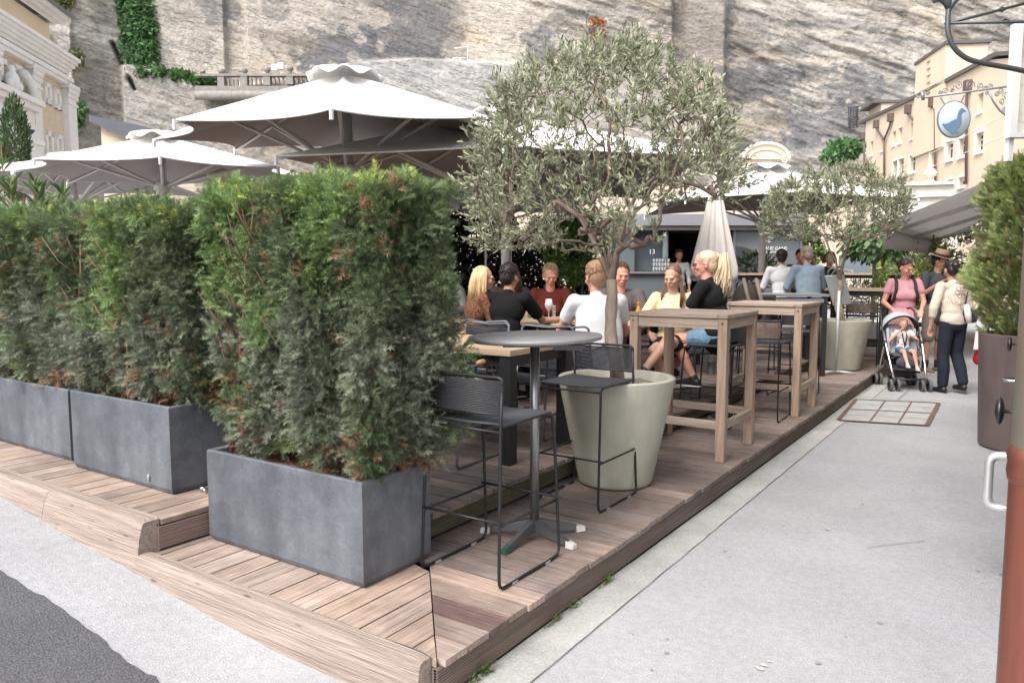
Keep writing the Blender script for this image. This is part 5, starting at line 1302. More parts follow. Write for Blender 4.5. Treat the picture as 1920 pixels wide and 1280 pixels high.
# ---- bar stool, local frame: sits facing +y, back at -y
def bez(a, b, c, n=5): a, b, c = map(np.array, (a, b, c)); return [tuple(a*(1-t)**2+2*b*t*(1-t)+c*t*t) for t in np.linspace(0, 1, n)]
def make_stool(wool=False):
    t = thing('bar_stool', '-', 'bar stool', local=True, group='black cord bar stools on the terrace')
    w, sh, bt = .205, .715, .925
    for s in (-1, 1):   # closed side hoop: back post, runner, front post, seat rail
        mb = MB(); yb, yf = -.22, .22; r_ = .0075
        pts = [(s*w, yb+.015, bt-.03), (s*w, yb, sh)]+[(s*(w+.012), yb-.03, .09)]+bez((s*(w+.014), yb-.032, .05), (s*(w+.015), yb-.035, .008), (s*(w+.015), yb+.01, .008))
        pts += bez((s*(w+.015), yf-.01, .008), (s*(w+.015), yf+.03, .008), (s*(w+.014), yf+.035, .05))+[(s*(w+.005), yf-.0, .6)]+bez((s*w, yf-.01, sh-.03), (s*w, yf-.015, sh), (s*w, yf-.05, sh))+[(s*w, yb+.01, sh)]
        mb.tube(pts, r_, 8); mb.build('side_hoop', m_steel, t)
    mb = MB(); mb.tube([(-w, -.205, bt-.03)]+bez((-w, -.205, bt-.02), (-w, -.205, bt), (-w+.03, -.205, bt))+bez((w-.03, -.205, bt), (w, -.205, bt), (w, -.205, bt-.02))+[(w, -.205, bt-.03)], .0075, 8)
    mb.tube([(-w, -.217, bt-.16), (w, -.217, bt-.16)], .005, 6)
    bk = mb.build('back_frame', m_steel, t)
    mb = MB()
    for k in range(20):
        z = bt-.155+k*.0073; mb.tube([(-w-.004, -.213, z), (0, -.222, z-.001), (w+.004, -.213, z)], .0035, 5)
    mb.build('back_cords', m_cord, bk)
    mb = MB(); 
    for k in range(40): y = -.195+k*.0098; mb.tube([(-w-.006, y, sh+.006), (0, y, sh-.001), (w+.006, y, sh+.006)], .0046, 5)
    mb.build('seat', M('black_seat_cord', (.045, .048, .055), .55), t)
    z = .30
    for a_, b__ in (((-w-.008, -.245, z), (w+.008, -.245, z)), ((-w-.01, -.24, z-.015), (-w-.01, .235, z-.015)), ((w+.01, -.24, z-.015), (w+.01, .235, z-.015)), ((-w-.03, .235, z), (w+.03, .235, z))): mb = MB(); mb.tube([a_, b__], .006, 6); mb.build('footrest_bar', m_steel, t)
    for y in (-.215, .205): mb = MB(); mb.tube([(-w, y, sh-.025), (w, y, sh-.025)], .006, 6); mb.build('seat_rail', m_steel, t)
    for s in (-1, 1):
        for y in (-.14, .14): mb = MB(); mb.box(s*(w+.015)-.009, s*(w+.015)+.009, y-.02, y+.02, 0, .012); mb.build('glide', M('grey_glide', (.35, .36, .38), .5), t)
    return t
# ---- terrace armchair with cords and oiled wooden arms
def make_chair():
    t = thing('armchair', '-', 'chair', local=True, group='black cord armchairs around the terrace tables')
    w, sh, bt = .255, .42, .79
    for s in (-1, 1):
        mb = MB(); pts = [(s*(w-.03), -.28, bt-.02), (s*(w-.02), -.22, sh)]+bez((s*(w-.02), -.20, sh-.02), (s*(w-.02), -.2, sh-.05), (s*(w-.01), -.215, sh-.1))+[(s*w, -.265, .06)]+bez((s*w, -.27, .04), (s*w, -.275, .008), (s*w, -.24, .008))
        pts += bez((s*w, .20, .008), (s*w, .24, .008), (s*w, .235, .05))+[(s*w, .20, sh-.02), (s*(w+.0), .18, .58)]+bez((s*w, .175, .61), (s*w, .17, .635), (s*w, .13, .637))+[(s*(w+.0), -.05, .63), (s*(w-.02), -.24, .60)]
        mb.tube(pts, .009, 8); mb.build('side_frame', m_gst, t)
    mb = MB(); mb.tube([(-w+.03, -.28, bt-.03)]+bez((-w+.03, -.285, bt-.02), (-w+.035, -.287, bt), (-w+.07, -.29, bt+.002))+[(0, -.312, bt-.012)]+bez((w-.07, -.29, bt+.002), (w-.035, -.287, bt), (w-.03, -.285, bt-.02))+[(w-.03, -.28, bt-.03)], .009, 8)
    bk = mb.build('back_rail', m_gst, t)
    mb = MB()
    for k in range(22):
        u = k/21; z = sh+.05+u*(bt-.09-sh); y = -.225-.05*u; ww = w-.02-.005*u
        mb.tube([(-ww, y, z), (-ww*.5, y-.02, z-.003), (0, y-.026, z-.004), (ww*.5, y-.02, z-.003), (ww, y, z)], .0048, 5)
    mb.build('back_cords', m_cord, bk)
    mb = MB()
    for k in range(30):
        y = -.21+k*.0143; z = sh-.0; mb.tube([(-w+.01, y, z), (0, y, z-.018), (w-.01, y, z)], .006, 5)
    mb.build('seat', m_cord, t)
    
    for y in (.2, -.215): mb = MB(); mb.tube([(-w+.01, y, sh-.015), (w-.01, y, sh-.015)], .009, 6); mb.build('seat_rail', m_gst, t)
    for s in (-1, 1):
        mb = MB(); mb.tube([(s*(w+.004), .19, .642), (s*(w+.006), .18, .645), (s*(w+.006), .05, .647), (s*(w+.002), -.03, .643), (s*w, -.05, .642)], [.010, .019, .021, .017, .010], 10); mb.build('armrest', m_arm, t)
    return t
stool = make_stool(); used = []
def put(proto, loc, rz, label, group=None):
    o = proto if proto not in used else copytree(proto); used.append(proto); return place(o, loc, rz, label, group)
put(stool, (-2.035, 2.835, DZ), 0, 'bar stool nearest the camera, between the planter and the round table')
put(stool, (-2.17, 4.01, DZ+.0), R(180), 'bar stool facing the camera between the round table and the cream pot')
ponyS = G(1346, 6.85, DZ)
put(stool, (ponyS[0]+.02, ponyS[1]-.05, DZ), YAW+R(52), 'bar stool under the woman with the blonde ponytail')
put(stool, (-2.03, 7.2, DZ), R(2), 'empty bar stool between the two wooden high tables')
put(stool, (-2.10, 8.72, DZ), R(180), 'empty bar stool behind the second wooden high table, facing the camera')
put(stool, (-2.62, 9.1, UZ), R(200), 'empty bar stool at the grey high table, farther left')
put(stool, (-1.99, 12.2, DZ), R(8), 'empty bar stool right of the far cream pot, at the black high table')
m_bc = M('brown_cord', (.16, .115, .095), .7, ns=12, namt=.2)
for o_ in [x for x in bpy.data.objects if x.parent is None and x.get('label') in ('empty bar stool between the two wooden high tables', 'empty bar stool right of the far cream pot, at the black high table')]:
    for c1 in [x for x in bpy.data.objects if x.parent == o_]:
        for c2 in [x for x in bpy.data.objects if x.parent == c1 and x.name.startswith('back_cords')]:
            c2.material_slots[0].link = 'OBJECT'; c2.material_slots[0].material = m_bc
ch = make_chair()
put(ch, (-3.11, 3.86, UZ), R(2), 'armchair in front of the empty dining table, seen from behind past the hedge')
put(ch, (-3.08, 4.78, UZ), R(183), 'armchair across the empty dining table, behind the round table')
put(ch, (-3.72, 4.83, UZ), R(178), 'armchair beside the hedge across the empty dining table')
put(ch, (-4.55, 5.50, UZ), R(-3), 'armchair of the woman in the leopard print blouse')
put(ch, (-3.90, 5.62, UZ), R(3), 'armchair of the person in the black T-shirt')
put(ch, (-3.02, 5.42, UZ), R(4), 'armchair of the man in the white polo shirt')
put(ch, (-4.2, 7.35, UZ), R(180), 'armchair of the woman in the dark red top')
put(ch, (-2.72, 7.25, UZ), R(150), 'armchair of the girl in the striped top')
put(ch, (-6.5, 8.25, UZ), R(190), 'armchair of the dark-haired woman behind the hedge')
put(ch, (-3.55, 7.35, UZ), R(180), 'armchair of the man facing the white polo shirt')
put(ch, (-3.1, 8.6, UZ), R(20), 'empty armchair behind the wooden high tables')
# ---- round table
m_zinc = M('dull_metal_top', (.22, .22, .225), .48, .25, ns=5, namt=.18, bump=.04)
c = (-2.05, 3.235); t = thing('round_table', 'round dark metal high table on a four-foot base between the two bar stools', 'table', (c[0], c[1], DZ))
mb = MB(); H_ = 1.055
prof = [(0, H_-.022), (.33, H_-.022), (.338, H_-.018), (.34, H_-.006), (.337, H_), (0, H_)]
mb.lathe(prof, (0, 0, 0), 72); 
tilt = Matrix.Rotation(R(-1.2), 3, Vector((FH[0], FH[1], 0)))
mb.v = [tuple(tilt @ (Vector(v)-Vector((0, 0, H_)))+Vector((c[0], c[1], DZ+H_))) for v in mb.v]; mb.build('tabletop', m_zinc, t)
mb = MB(); mb.lathe([(.0, .09), (.024, .09), (.024, H_-.03), (0, H_-.03)], (c[0], c[1], DZ), 20); mb.build('column', M('brushed_column', (.26, .26, .265), .33, .8), t)
mb = MB(); mb.obox(c, R(34), .16, .16, DZ+H_-.045, DZ+H_-.025); mb.obox((c[0]+.14, c[1]+.09), R(34), .07, .05, DZ+H_-.07, DZ+H_-.045)
p = np.array([c[0], c[1], 0])+RT*.19-FH*.02; mb.obox((p[0], p[1]), YAW, .022, .004, DZ+H_-.075, DZ+H_-.025); p = p+RT*.05; mb.obox((p[0], p[1]), YAW, .012, .006, DZ+H_-.06, DZ+H_-.025)
mb.build('tilt_bracket', M('dark_bracket', (.12, .12, .125), .45, .6), t)
for k, (px, py, cap_) in enumerate(((1095, 989, 1), (1078, 1025, 1), (944, 1034, 0), (902, 993, 1))):
    e = P(px, py, DZ+.015); b_ = np.array([c[0], c[1], DZ+.085]); mb = MB(); d = (e-b_)*np.array([1, 1, 0]); L = np.linalg.norm(d); d /= L; n = np.array([-d[1], d[0], 0])
    def sec(w, zc, hw, hh, f=0.0): q = b_*np.array([1, 1, 0])+d*L*w; return [q+n*hw+np.array([0, 0, zc-hh]), q-n*hw+np.array([0, 0, zc-hh]), q-n*hw*.75+np.array([0, 0, zc+hh]), q+n*hw*.75+np.array([0, 0, zc+hh])]
    a = sec(.04, DZ+.075, .022, .03); bq = sec(.86, DZ+.026, .015, .012)
    mb.hexa([a[0], a[1], bq[1], bq[0], a[3], a[2], bq[2], bq[3]]); ft = mb.build('foot', M('dull_foot', (.13, .13, .135), .4, .6), t)
    mb = MB(); a = sec(.82, DZ+.0215, .020, .018); bq = sec(1.0, DZ+.0155, .017, .012); mb.hexa([a[0], a[1], bq[1], bq[0], a[3], a[2], bq[2], bq[3]])
    mb.build('foot_cap', M('white_cap', (.62, .6, .57), .7, ns=30, namt=.15) if cap_ else M('green_cap', (.02, .07, .05), .5), ft)
# ---- teak high tables
m_tx = M('teak_x', (.43, .345, .275), .7, ns=2, col2=(.30, .235, .185), bump=.3, bs=5, stretch=(1.5, 22, 22), attr=True); m_ty = M('teak_y', (.43, .345, .275), .7, ns=2, col2=(.30, .235, .185), bump=.3, bs=5, stretch=(22, 1.5, 22), attr=True); m_tz = M('teak_z', (.40, .295, .22), .7, ns=2, col2=(.29, .205, .15), bump=.3, bs=5, stretch=(22, 22, 1.5), attr=True)
def teak(label, x0, x1, y0, y1, H_=1.068):
    t = thing('wooden_high_table', label, 'table', ((x0+x1)/2, (y0+y1)/2, DZ), group='weathered wooden high tables at the deck edge')
    L = .068; zt = DZ+H_
    mb = MB(); fw = .075; mb.cur = (1.05, 1.03, 1.03)
    mb.bbox(x0+fw+.002, x1-fw-.002, y0, y0+fw, zt-.028, zt, .003); mb.bbox(x0+fw+.002, x1-fw-.002, y1-fw, y1, zt-.028, zt, .003)
    n = 6; yy = np.linspace(y0+fw+.003, y1-fw-.003, n+1)
    for a, b in zip(yy[:-1], yy[1:]): mb.cur = tuple([random.uniform(.95, 1.15)]*3); mb.bbox(x0+fw+.003, x1-fw-.003, a+.002, b-.002, zt-.024, zt-.001, .002)
    tp = mb.build('tabletop', m_tx, t, attr=True)
    for q in (x0, x1-fw):
        mb = MB(); mb.cur = (1.0, 1, 1); mb.bbox(q, q+fw, y0+fw+.002, y1-fw-.002, zt-.028, zt+.0005, .003)
        mb.cur = (.8, .78, .78)
        for y in (y0, y1-fw): mb.bbox(q, q+fw, y, y+fw, zt-.028, zt+.001, .003)
        mb.build('breadboard_end', m_ty, tp, attr=True)
    for (x, y) in ((x0+.005, y0+.005), (x1-L-.005, y0+.005), (x0+.005, y1-L-.005), (x1-L-.005, y1-L-.005)):
        mb = MB(); mb.cur = tuple([random.uniform(.92, 1.08)]*3); mb.bbox(x, x+L, y, y+L, DZ+.001, zt-.030, .004); mb.build('leg', m_tz, t, attr=True)
    for y in (y0+.012, y1-.037):
        mb = MB(); mb.bbox(x0+L+.006, x1-L-.006, y, y+.025, zt-.105, zt-.030, .002); mb.build('apron', m_tx, t, attr=True)
        mb = MB(); mb.bbox(x0+L+.006, x1-L-.006, y+.008, y+.035, DZ+.235, DZ+.295, .003); mb.build('stretcher', m_tx, t, attr=True)
    for x in (x0+.012, x1-.037):
        mb = MB(); mb.bbox(x, x+.025, y0+L+.006, y1-L-.006, zt-.105, zt-.030, .002); mb.build('apron', m_ty, t, attr=True)
        mb = MB(); mb.bbox(x-.003, x+.027, y0+L+.006, y1-L-.006, DZ+.235, DZ+.295, .003); mb.build('stretcher', m_ty, t, attr=True)
    mb = MB(); mb.lathe([(0, 0), (.009, 0), (.009, .003), (0, .003)], (x1-L/2-.005, y0+.004, zt-.062), 12, axis=(0, -1, 0)); mb.lathe([(0, 0), (.007, 0), (.007, .003), (0, .003)], (x0+L/2, y0+.004, zt-.062), 12, axis=(0, -1, 0)); mb.build('dowels', M('dark_dowel', (.16, .10, .07), .7), t)
    return t
random.seed(8)
teak('weathered wooden high table next to the big cream pot', -2.50, -1.735, 5.285, 6.03)
teak('weathered wooden high table farther along the deck, second from the camera', -2.47, -1.715, 7.36, 8.10)
# ---- grey metal high table
mt = D(1418, 507, 10.08); mtc = (mt[0], mt[1]); t = thing('metal_high_table', 'long grey metal high table behind the second wooden high table', 'table', (mt[0], mt[1], DZ))
m_gt = M('grey_metal_table', (.36, .37, .39), .35, .5); m_dk = M('dark_frame', (.02, .02, .022), .5)
def mq(x, y): return (mt[0]+RT[0]*x+FH[0]*y, mt[1]+RT[1]*x+FH[1]*y)
mb = MB(); mb.obox(mtc, YAW, .86, .31, 1.203, 1.235); mb.build('tabletop', m_gt, t)
for x, y, hx, hy in ((0, -.28, .80, .012), (0, .28, .80, .012), (.83, 0, .012, .24), (-.83, 0, .012, .24)):
    mb = MB(); mb.obox(mq(x, y), YAW, hx, hy, 1.125, 1.175); mb.build('apron', m_gt, t)
for x in (-.82, .82):
    for y in (-.27, .27): mb = MB(); mb.obox(mq(x, y), YAW, .025, .025, UZ if mq(x, y)[0] < UX else DZ, 1.2025); mb.build('leg', m_dk, t)
# ---- black framed high tables with wooden tops at the back
def blacktable(label, c, w, d_, ht, ang, zb, hw=.04):
    t = thing('black_high_table', label, 'table', (c[0], c[1], zb), group='black framed tables with wooden tops')
    ca, sa = math.cos(ang), math.sin(ang); q = lambda x, y: (c[0]+ca*x-sa*y, c[1]+sa*x+ca*y)
    mb = MB(); mb.obox(c, ang, w/2, d_/2, ht-.035, ht); mb.build('tabletop', M('oak_top', (.47, .35, .24), .5, ns=2, namt=.2, stretch=(1, 14, 14)), t)
    mb = MB()
    for s in (-1, 1): mb.obox(q(0, s*(d_/2-.05)), ang, w/2-.09, .012, ht-.11, ht-.037); mb.obox(q(s*(w/2-.05), 0), ang, .012, d_/2-.09, ht-.11, ht-.037)
    mb.build('frame', m_dk, t)
    for sx in (-1, 1):
        for sy in (-1, 1):
            mb = MB(); mb.obox(q(sx*(w/2-.05), sy*(d_/2-.05)), ang, hw, hw, zb+.001, ht-.037); mb.build('leg', m_dk, t)
    if ht-zb > .9:
        mb = MB(); mb.obox(q(0, d_/2-.05), ang, w/2-.1, .02, zb+.25, zb+.31); mb.obox(q(0, -d_/2+.05), ang, w/2-.1, .02, zb+.25, zb+.31); mb.build('foot_bar', m_dk, t)
c = P(1651, 683, DZ)
blacktable('black high table with oak top beside the pink-shirted woman', (c[0]-.42, c[1]+.40), .92, .8, 1.27, 0, DZ)
blacktable('long black high table with oak top beneath the blue-grey screen', G(1640, 17.6)[:2], 3.0, .7, 1.47, YAW, .0)
blacktable('high oak table in front of the lettered kiosk glass', G(1432, 12.3)[:2], 1.7, .6, 1.50, YAW, UZ)
blacktable('empty dining table with pale wooden top behind the round metal table', (-3.30, 4.25), 1.36, .80, 1.045, 0, UZ)
blacktable('wooden dining table where the group sits', (-3.95, 6.45), 2.1, .86, 1.05, 0, UZ)
blacktable('wooden dining table behind the hedge at the far left', (-6.6, 6.5), 1.6, .8, 1.05, 0, UZ)
# low bench and planter wall at the back of the upper deck
t = thing('terrace_bench', 'grey timber bench along the back of the raised deck', 'bench', (-3.6, 11.2, UZ))
mb = MB(); 
for k in range(3): mb.bbox(-4.9, -2.5, 11.0+k*.15, 11.14+k*.15, .72, .75, .004)
mb.build('seat', M('grey_bench_wood', (.34, .30, .28), .8, ns=3, namt=.2, stretch=(1, 12, 12)), t)
for x in (-4.8, -2.6):
    mb = MB(); mb.box(x-.04, x+.04, 11.02, 11.4, UZ+.001, .718); mb.build('leg', m_dk, t)
t = thing('grey_low_wall', 'low concrete base wall under the far tables', 'wall', (-3.2, 13.4, .0))
mb = MB(); mb.bbox(-7.5, -1.85, 14.45, 14.65, 0, .62, .01); mb.build('block', M('concrete_wall', (.26, .25, .24), .9, ns=3, namt=.1), t)
# wooden blinds/armchair side bench near the leopard woman
t = thing('slatted_bench', 'pale slatted bench behind the dark red top', 'bench', (-4.7, 8.9, UZ))
mb = MB()
for k in range(4): mb.bbox(-5.5, -3.6, 9.0, 9.03, .62+k*.12, .70+k*.12, .004)
mb.bbox(-5.5, -3.6, 8.55, 8.95, .68, .72, .004); mb.build('slats', M('pale_slats', (.5, .44, .38), .8, ns=3, namt=.15), t)
for x in (-5.4, -3.7):
    mb = MB(); mb.box(x-.03, x+.03, 8.6, 8.995, UZ+.001, .678); mb.build('leg', m_dk, t)
# ---- menu stand with lamp
c = P(1566, 701, DZ); cx, cy = c[0], c[1]; t = thing('menu_stand', 'pale metal menu stand with tilted panel and white lamp before the far cream pot', 'menu stand', (cx, cy, DZ))
m_ms = M('pale_grey_metal', (.50, .53, .55), .45, .3)
def at(r_, f_, z): return (cx+RT[0]*r_+FH[0]*f_, cy+RT[1]*r_+FH[1]*f_, z)
mb = MB(); mb.tube([at(0, 0, DZ+.03), at(0.01, 0, 1.27)], .019, 10); mb.build('column', m_ms, t)
mb = MB()
for (a_, l) in ((200, .22), (340, .26), (20, .2), (160, .2)):
    dx, dy = math.cos(R(a_))*l, math.sin(R(a_))*l; mb.tube([at(0, 0, DZ+.035), at(dx*.6, dy*.6, DZ+.03), at(dx, dy, DZ+.012)], [.016, .014, .01], 8)
mb.build('base', m_ms, t)
k_ = 10.8/1420; pan = [(1547, 518), (1583, 516), (1597, 569), (1563, 573)]
pts = [D(x, y, 10.85-(y-545)*-.0035) for x, y in pan]
mb = MB(); off = FH*.03+np.array([0, 0, .01]); mb.hexa([pts[3], pts[2], pts[2]+off, pts[3]+off, pts[0], pts[1], pts[1]+off, pts[0]+off]); mb.build('panel', M('panel_grey', (.55, .61, .65), .5), t)
mb = MB(); mb.tube([D(1557, 518, 10.86), D(1566, 506, 10.8), D(1570, 503, 10.75)], .010, 8); mb.tube([D(1552, 520, 10.86), D(1553, 508, 10.8), D(1560, 502, 10.7), D(1563, 503, 10.7)], .008, 8); ar = mb.build('lamp_arm', m_ms, t)
a_ = D(1563, 502, 10.7); b_ = D(1597, 507, 10.7); mb = MB(); d_ = (b_-a_); nn = FH*.05; u_ = np.array([0, 0, .03]); mb.hexa([a_-nn-u_*.3, b_-nn-u_, b_+nn-u_, a_+nn-u_*.3, a_-nn+u_*.3, b_-nn+u_*.2, b_+nn+u_*.2, a_+nn+u_*.3]); mb.build('lamp_head', M('white_metal', (.7, .7, .7)), ar)
mb = MB(); mb.tube([D(1560, 600, 10.9), D(1558, 615, 10.85), D(1553, 640, 10.8), D(1555, 660, 10.8), D(1562, 682, 10.8), D(1564, 690, 10.8)], .005, 6); mb.build('cable', M('tan_cable', (.35, .26, .16), .6), t)
# ---- small things on the tables
def glass(loc, r0, r1, h, lab, name='drinking_glass', grp=None, fill=None):
    t = thing(name, lab, 'glass', loc, group=grp); mb = MB(); mb.lathe([(0, .001), (r0, .001), (r1, h), (r1-.002, h), (r0-.003, .008), (0, .008)], loc, 14); mb.build('tumbler', m_gl, t)
    if fill: mb = MB(); mb.lathe([(0, .009), (r0-.004, .009), (r0+(r1-r0)*.6-.004, h*.6), (0, h*.6)], loc, 14); mb.build('drink', fill, t)
    return t
tz = 1.05
p = P(1029, 598, tz); p = np.array([-4.0, 6.42, tz]); w_ = D(1029, 592, 7.35); p = np.array([w_[0], w_[1], tz+.001])
t = thing('wine_glass', 'stemmed wine glass with amber drink in front of the woman in dark red', 'wine glass', p)
mb = MB(); mb.lathe([(0, 0), (.034, 0), (.03, .004), (.004, .01), (.004, .09), (.012, .10), (.037, .135), (.040, .165), (.030, .215), (.029, .215), (.038, .165), (.033, .138), (0, .105)], p, 18); mb.build('bowl', m_gl, t)
mb = MB(); mb.lathe([(0, .107), (.030, .137), (.036, .155), (0, .155)], p, 16); mb.build('drink', M('amber_drink', (.55, .16, .03), .2), t)
w_ = D(1038, 592, 7.4); p = np.array([w_[0], w_[1], tz+.001]); t = thing('table_card', 'narrow upright card with dark pattern beside the wine glass', 'table card', p)
mb = MB(); mb.obox((p[0], p[1]), YAW, .017, .012, tz+.001, tz+.15); mb.build('card', M('white_card', (.75, .74, .72), .6), t)
mb = MB(); rr = random.Random(5)
for i in range(9):
    for j in range(2):
        if rr.random() < .75: mb.obox(tuple((p+RT*(-.008+j*.016)-FH*.0135)[:2]), YAW, .006*rr.uniform(.6, 1.2), .001, tz+.012+i*.0155, tz+.012+i*.0155+.009)
mb.build('card_pattern', M('dark_print', (.04, .03, .03), .6), t)
w_ = D(1197, 596, 6.65); p = np.array([w_[0], w_[1], tz+.001]); t = thing('drink_bottle', 'orange soft drink bottle with orange label between the trunk and the girl', 'bottle', p)
mb = MB(); mb.lathe([(0, 0), (.03, 0), (.032, .02), (.032, .11), (.026, .14), (.012, .175), (.012, .195), (0, .195)], p, 16); mb.build('body', M('orange_drink', (.75, .33, .03), .15), t)
mb = MB(); mb.lathe([(.0325, .075), (.0335, .075), (.0335, .125), (.0325, .125)], p, 16); mb.build('label', M('orange_label', (.75, .13, .03), .5), t)
mb = MB(); mb.lathe([(0, .19), (.014, .19), (.014, .212), (0, .212)], p, 12); mb.build('cap', M('orange_cap', (.7, .25, .04), .5), t)
for k, (px, lab) in enumerate(((1213, 'small empty tumbler on the group table, nearest the orange bottle'), (1221, 'small empty tumbler on the group table, nearest the girl in the striped top'))):
    w_ = D(px, 590, 6.9+k*.05); glass((w_[0], w_[1], tz+.001), .026, .032, .09, lab, grp='tumblers on the group table')
w_ = P(1195, 592, tz+.02)

w_ = D(994, 588, 7.9); p = np.array([w_[0], w_[1], tz+.001]); mb = MB(); mb.lathe([(0, 0), (.026, 0), (.027, .01), (.027, .12), (.01, .17), (.01, .2), (0, .2)], p, 14)
t = thing('green_bottle', 'small green glass bottle between the black T-shirt and the dark red top', 'bottle', p); mb.build('bottle_body', M('green_glass', (.06, .20, .05), .12), t)
for k, (px, d_, lab) in enumerate(((1068, 7.4, 'short water glass at the left elbow of the white polo shirt'), (962, 7.35, 'short water glass behind the black T-shirt'))):
    w_ = D(px, 590, d_); glass((w_[0], w_[1], tz+.001), .027, .033, .10, lab, grp='tumblers on the group table')
w_ = D(1120, 590, 7.1); mb = MB(); mb.obox((w_[0], w_[1]), .3, .11, .15, tz+.001, tz+.006); tag(mb.build('menu_sheet', M('menu_paper', (.6, .57, .52), .7), base=(w_[0], w_[1], tz+.001)), 'flat paper menu lying on the group table before the white polo shirt', 'menu')
# ================================================================== people
skin = lambda n, c: M('skin_'+n, c, .55, sub=.08, ns=14, namt=.05)
SK_F = skin('fair', (.58, .34, .25)); SK_P = skin('pink', (.62, .31, .23)); SK_T = skin('tan', (.42, .23, .155))
def cl(n, c, r=.85, **k): return M('cloth_'+n, c, r, ns=k.pop('ns', 9), namt=k.pop('namt', .08), bump=k.pop('bump', .35)*2.2, bs=k.pop('bs', 11)*.8, **k)
m_eye = M('eye_white', (.42, .33, .29), .3); m_iris = M('iris', (.04, .03, .025), .2); m_lip = M('lips', (.50, .16, .14), .5)
def remesh(o, v, it=3, f=.5):
    a = o.modifiers.new('union', 'REMESH'); a.mode = 'VOXEL'; a.voxel_size = v; a.use_smooth_shade = True
    if it: b = o.modifiers.new('soften', 'SMOOTH'); b.iterations = it; b.factor = f
class Body(MB):
    def ell(s, c, r, rot=None, n=24, m=16): return MB.ell(s, c, r, rot, n, m)
    def cap(s, p0, r0, p1, r1, n=12):
        p0, p1 = Vector(p0), Vector(p1); d = p1-p0
        if d.length < 1e-6: return s.ell(p0, (r0,)*3)
        K = 5; pts = [p0+d*k/K for k in range(K+1)]; rr = [r0+(r1-r0)*k/K for k in range(K+1)]
        s.tube(pts, rr, n); s.ell(p0, (r0,)*3, n=n, m=8); s.ell(p1, (r1,)*3, n=n, m=8); return s
def rotz(a): return Matrix.Rotation(a, 3, 'Z')
def rotx(a): return Matrix.Rotation(a, 3, 'X')
def V3(*a): return Vector(a)
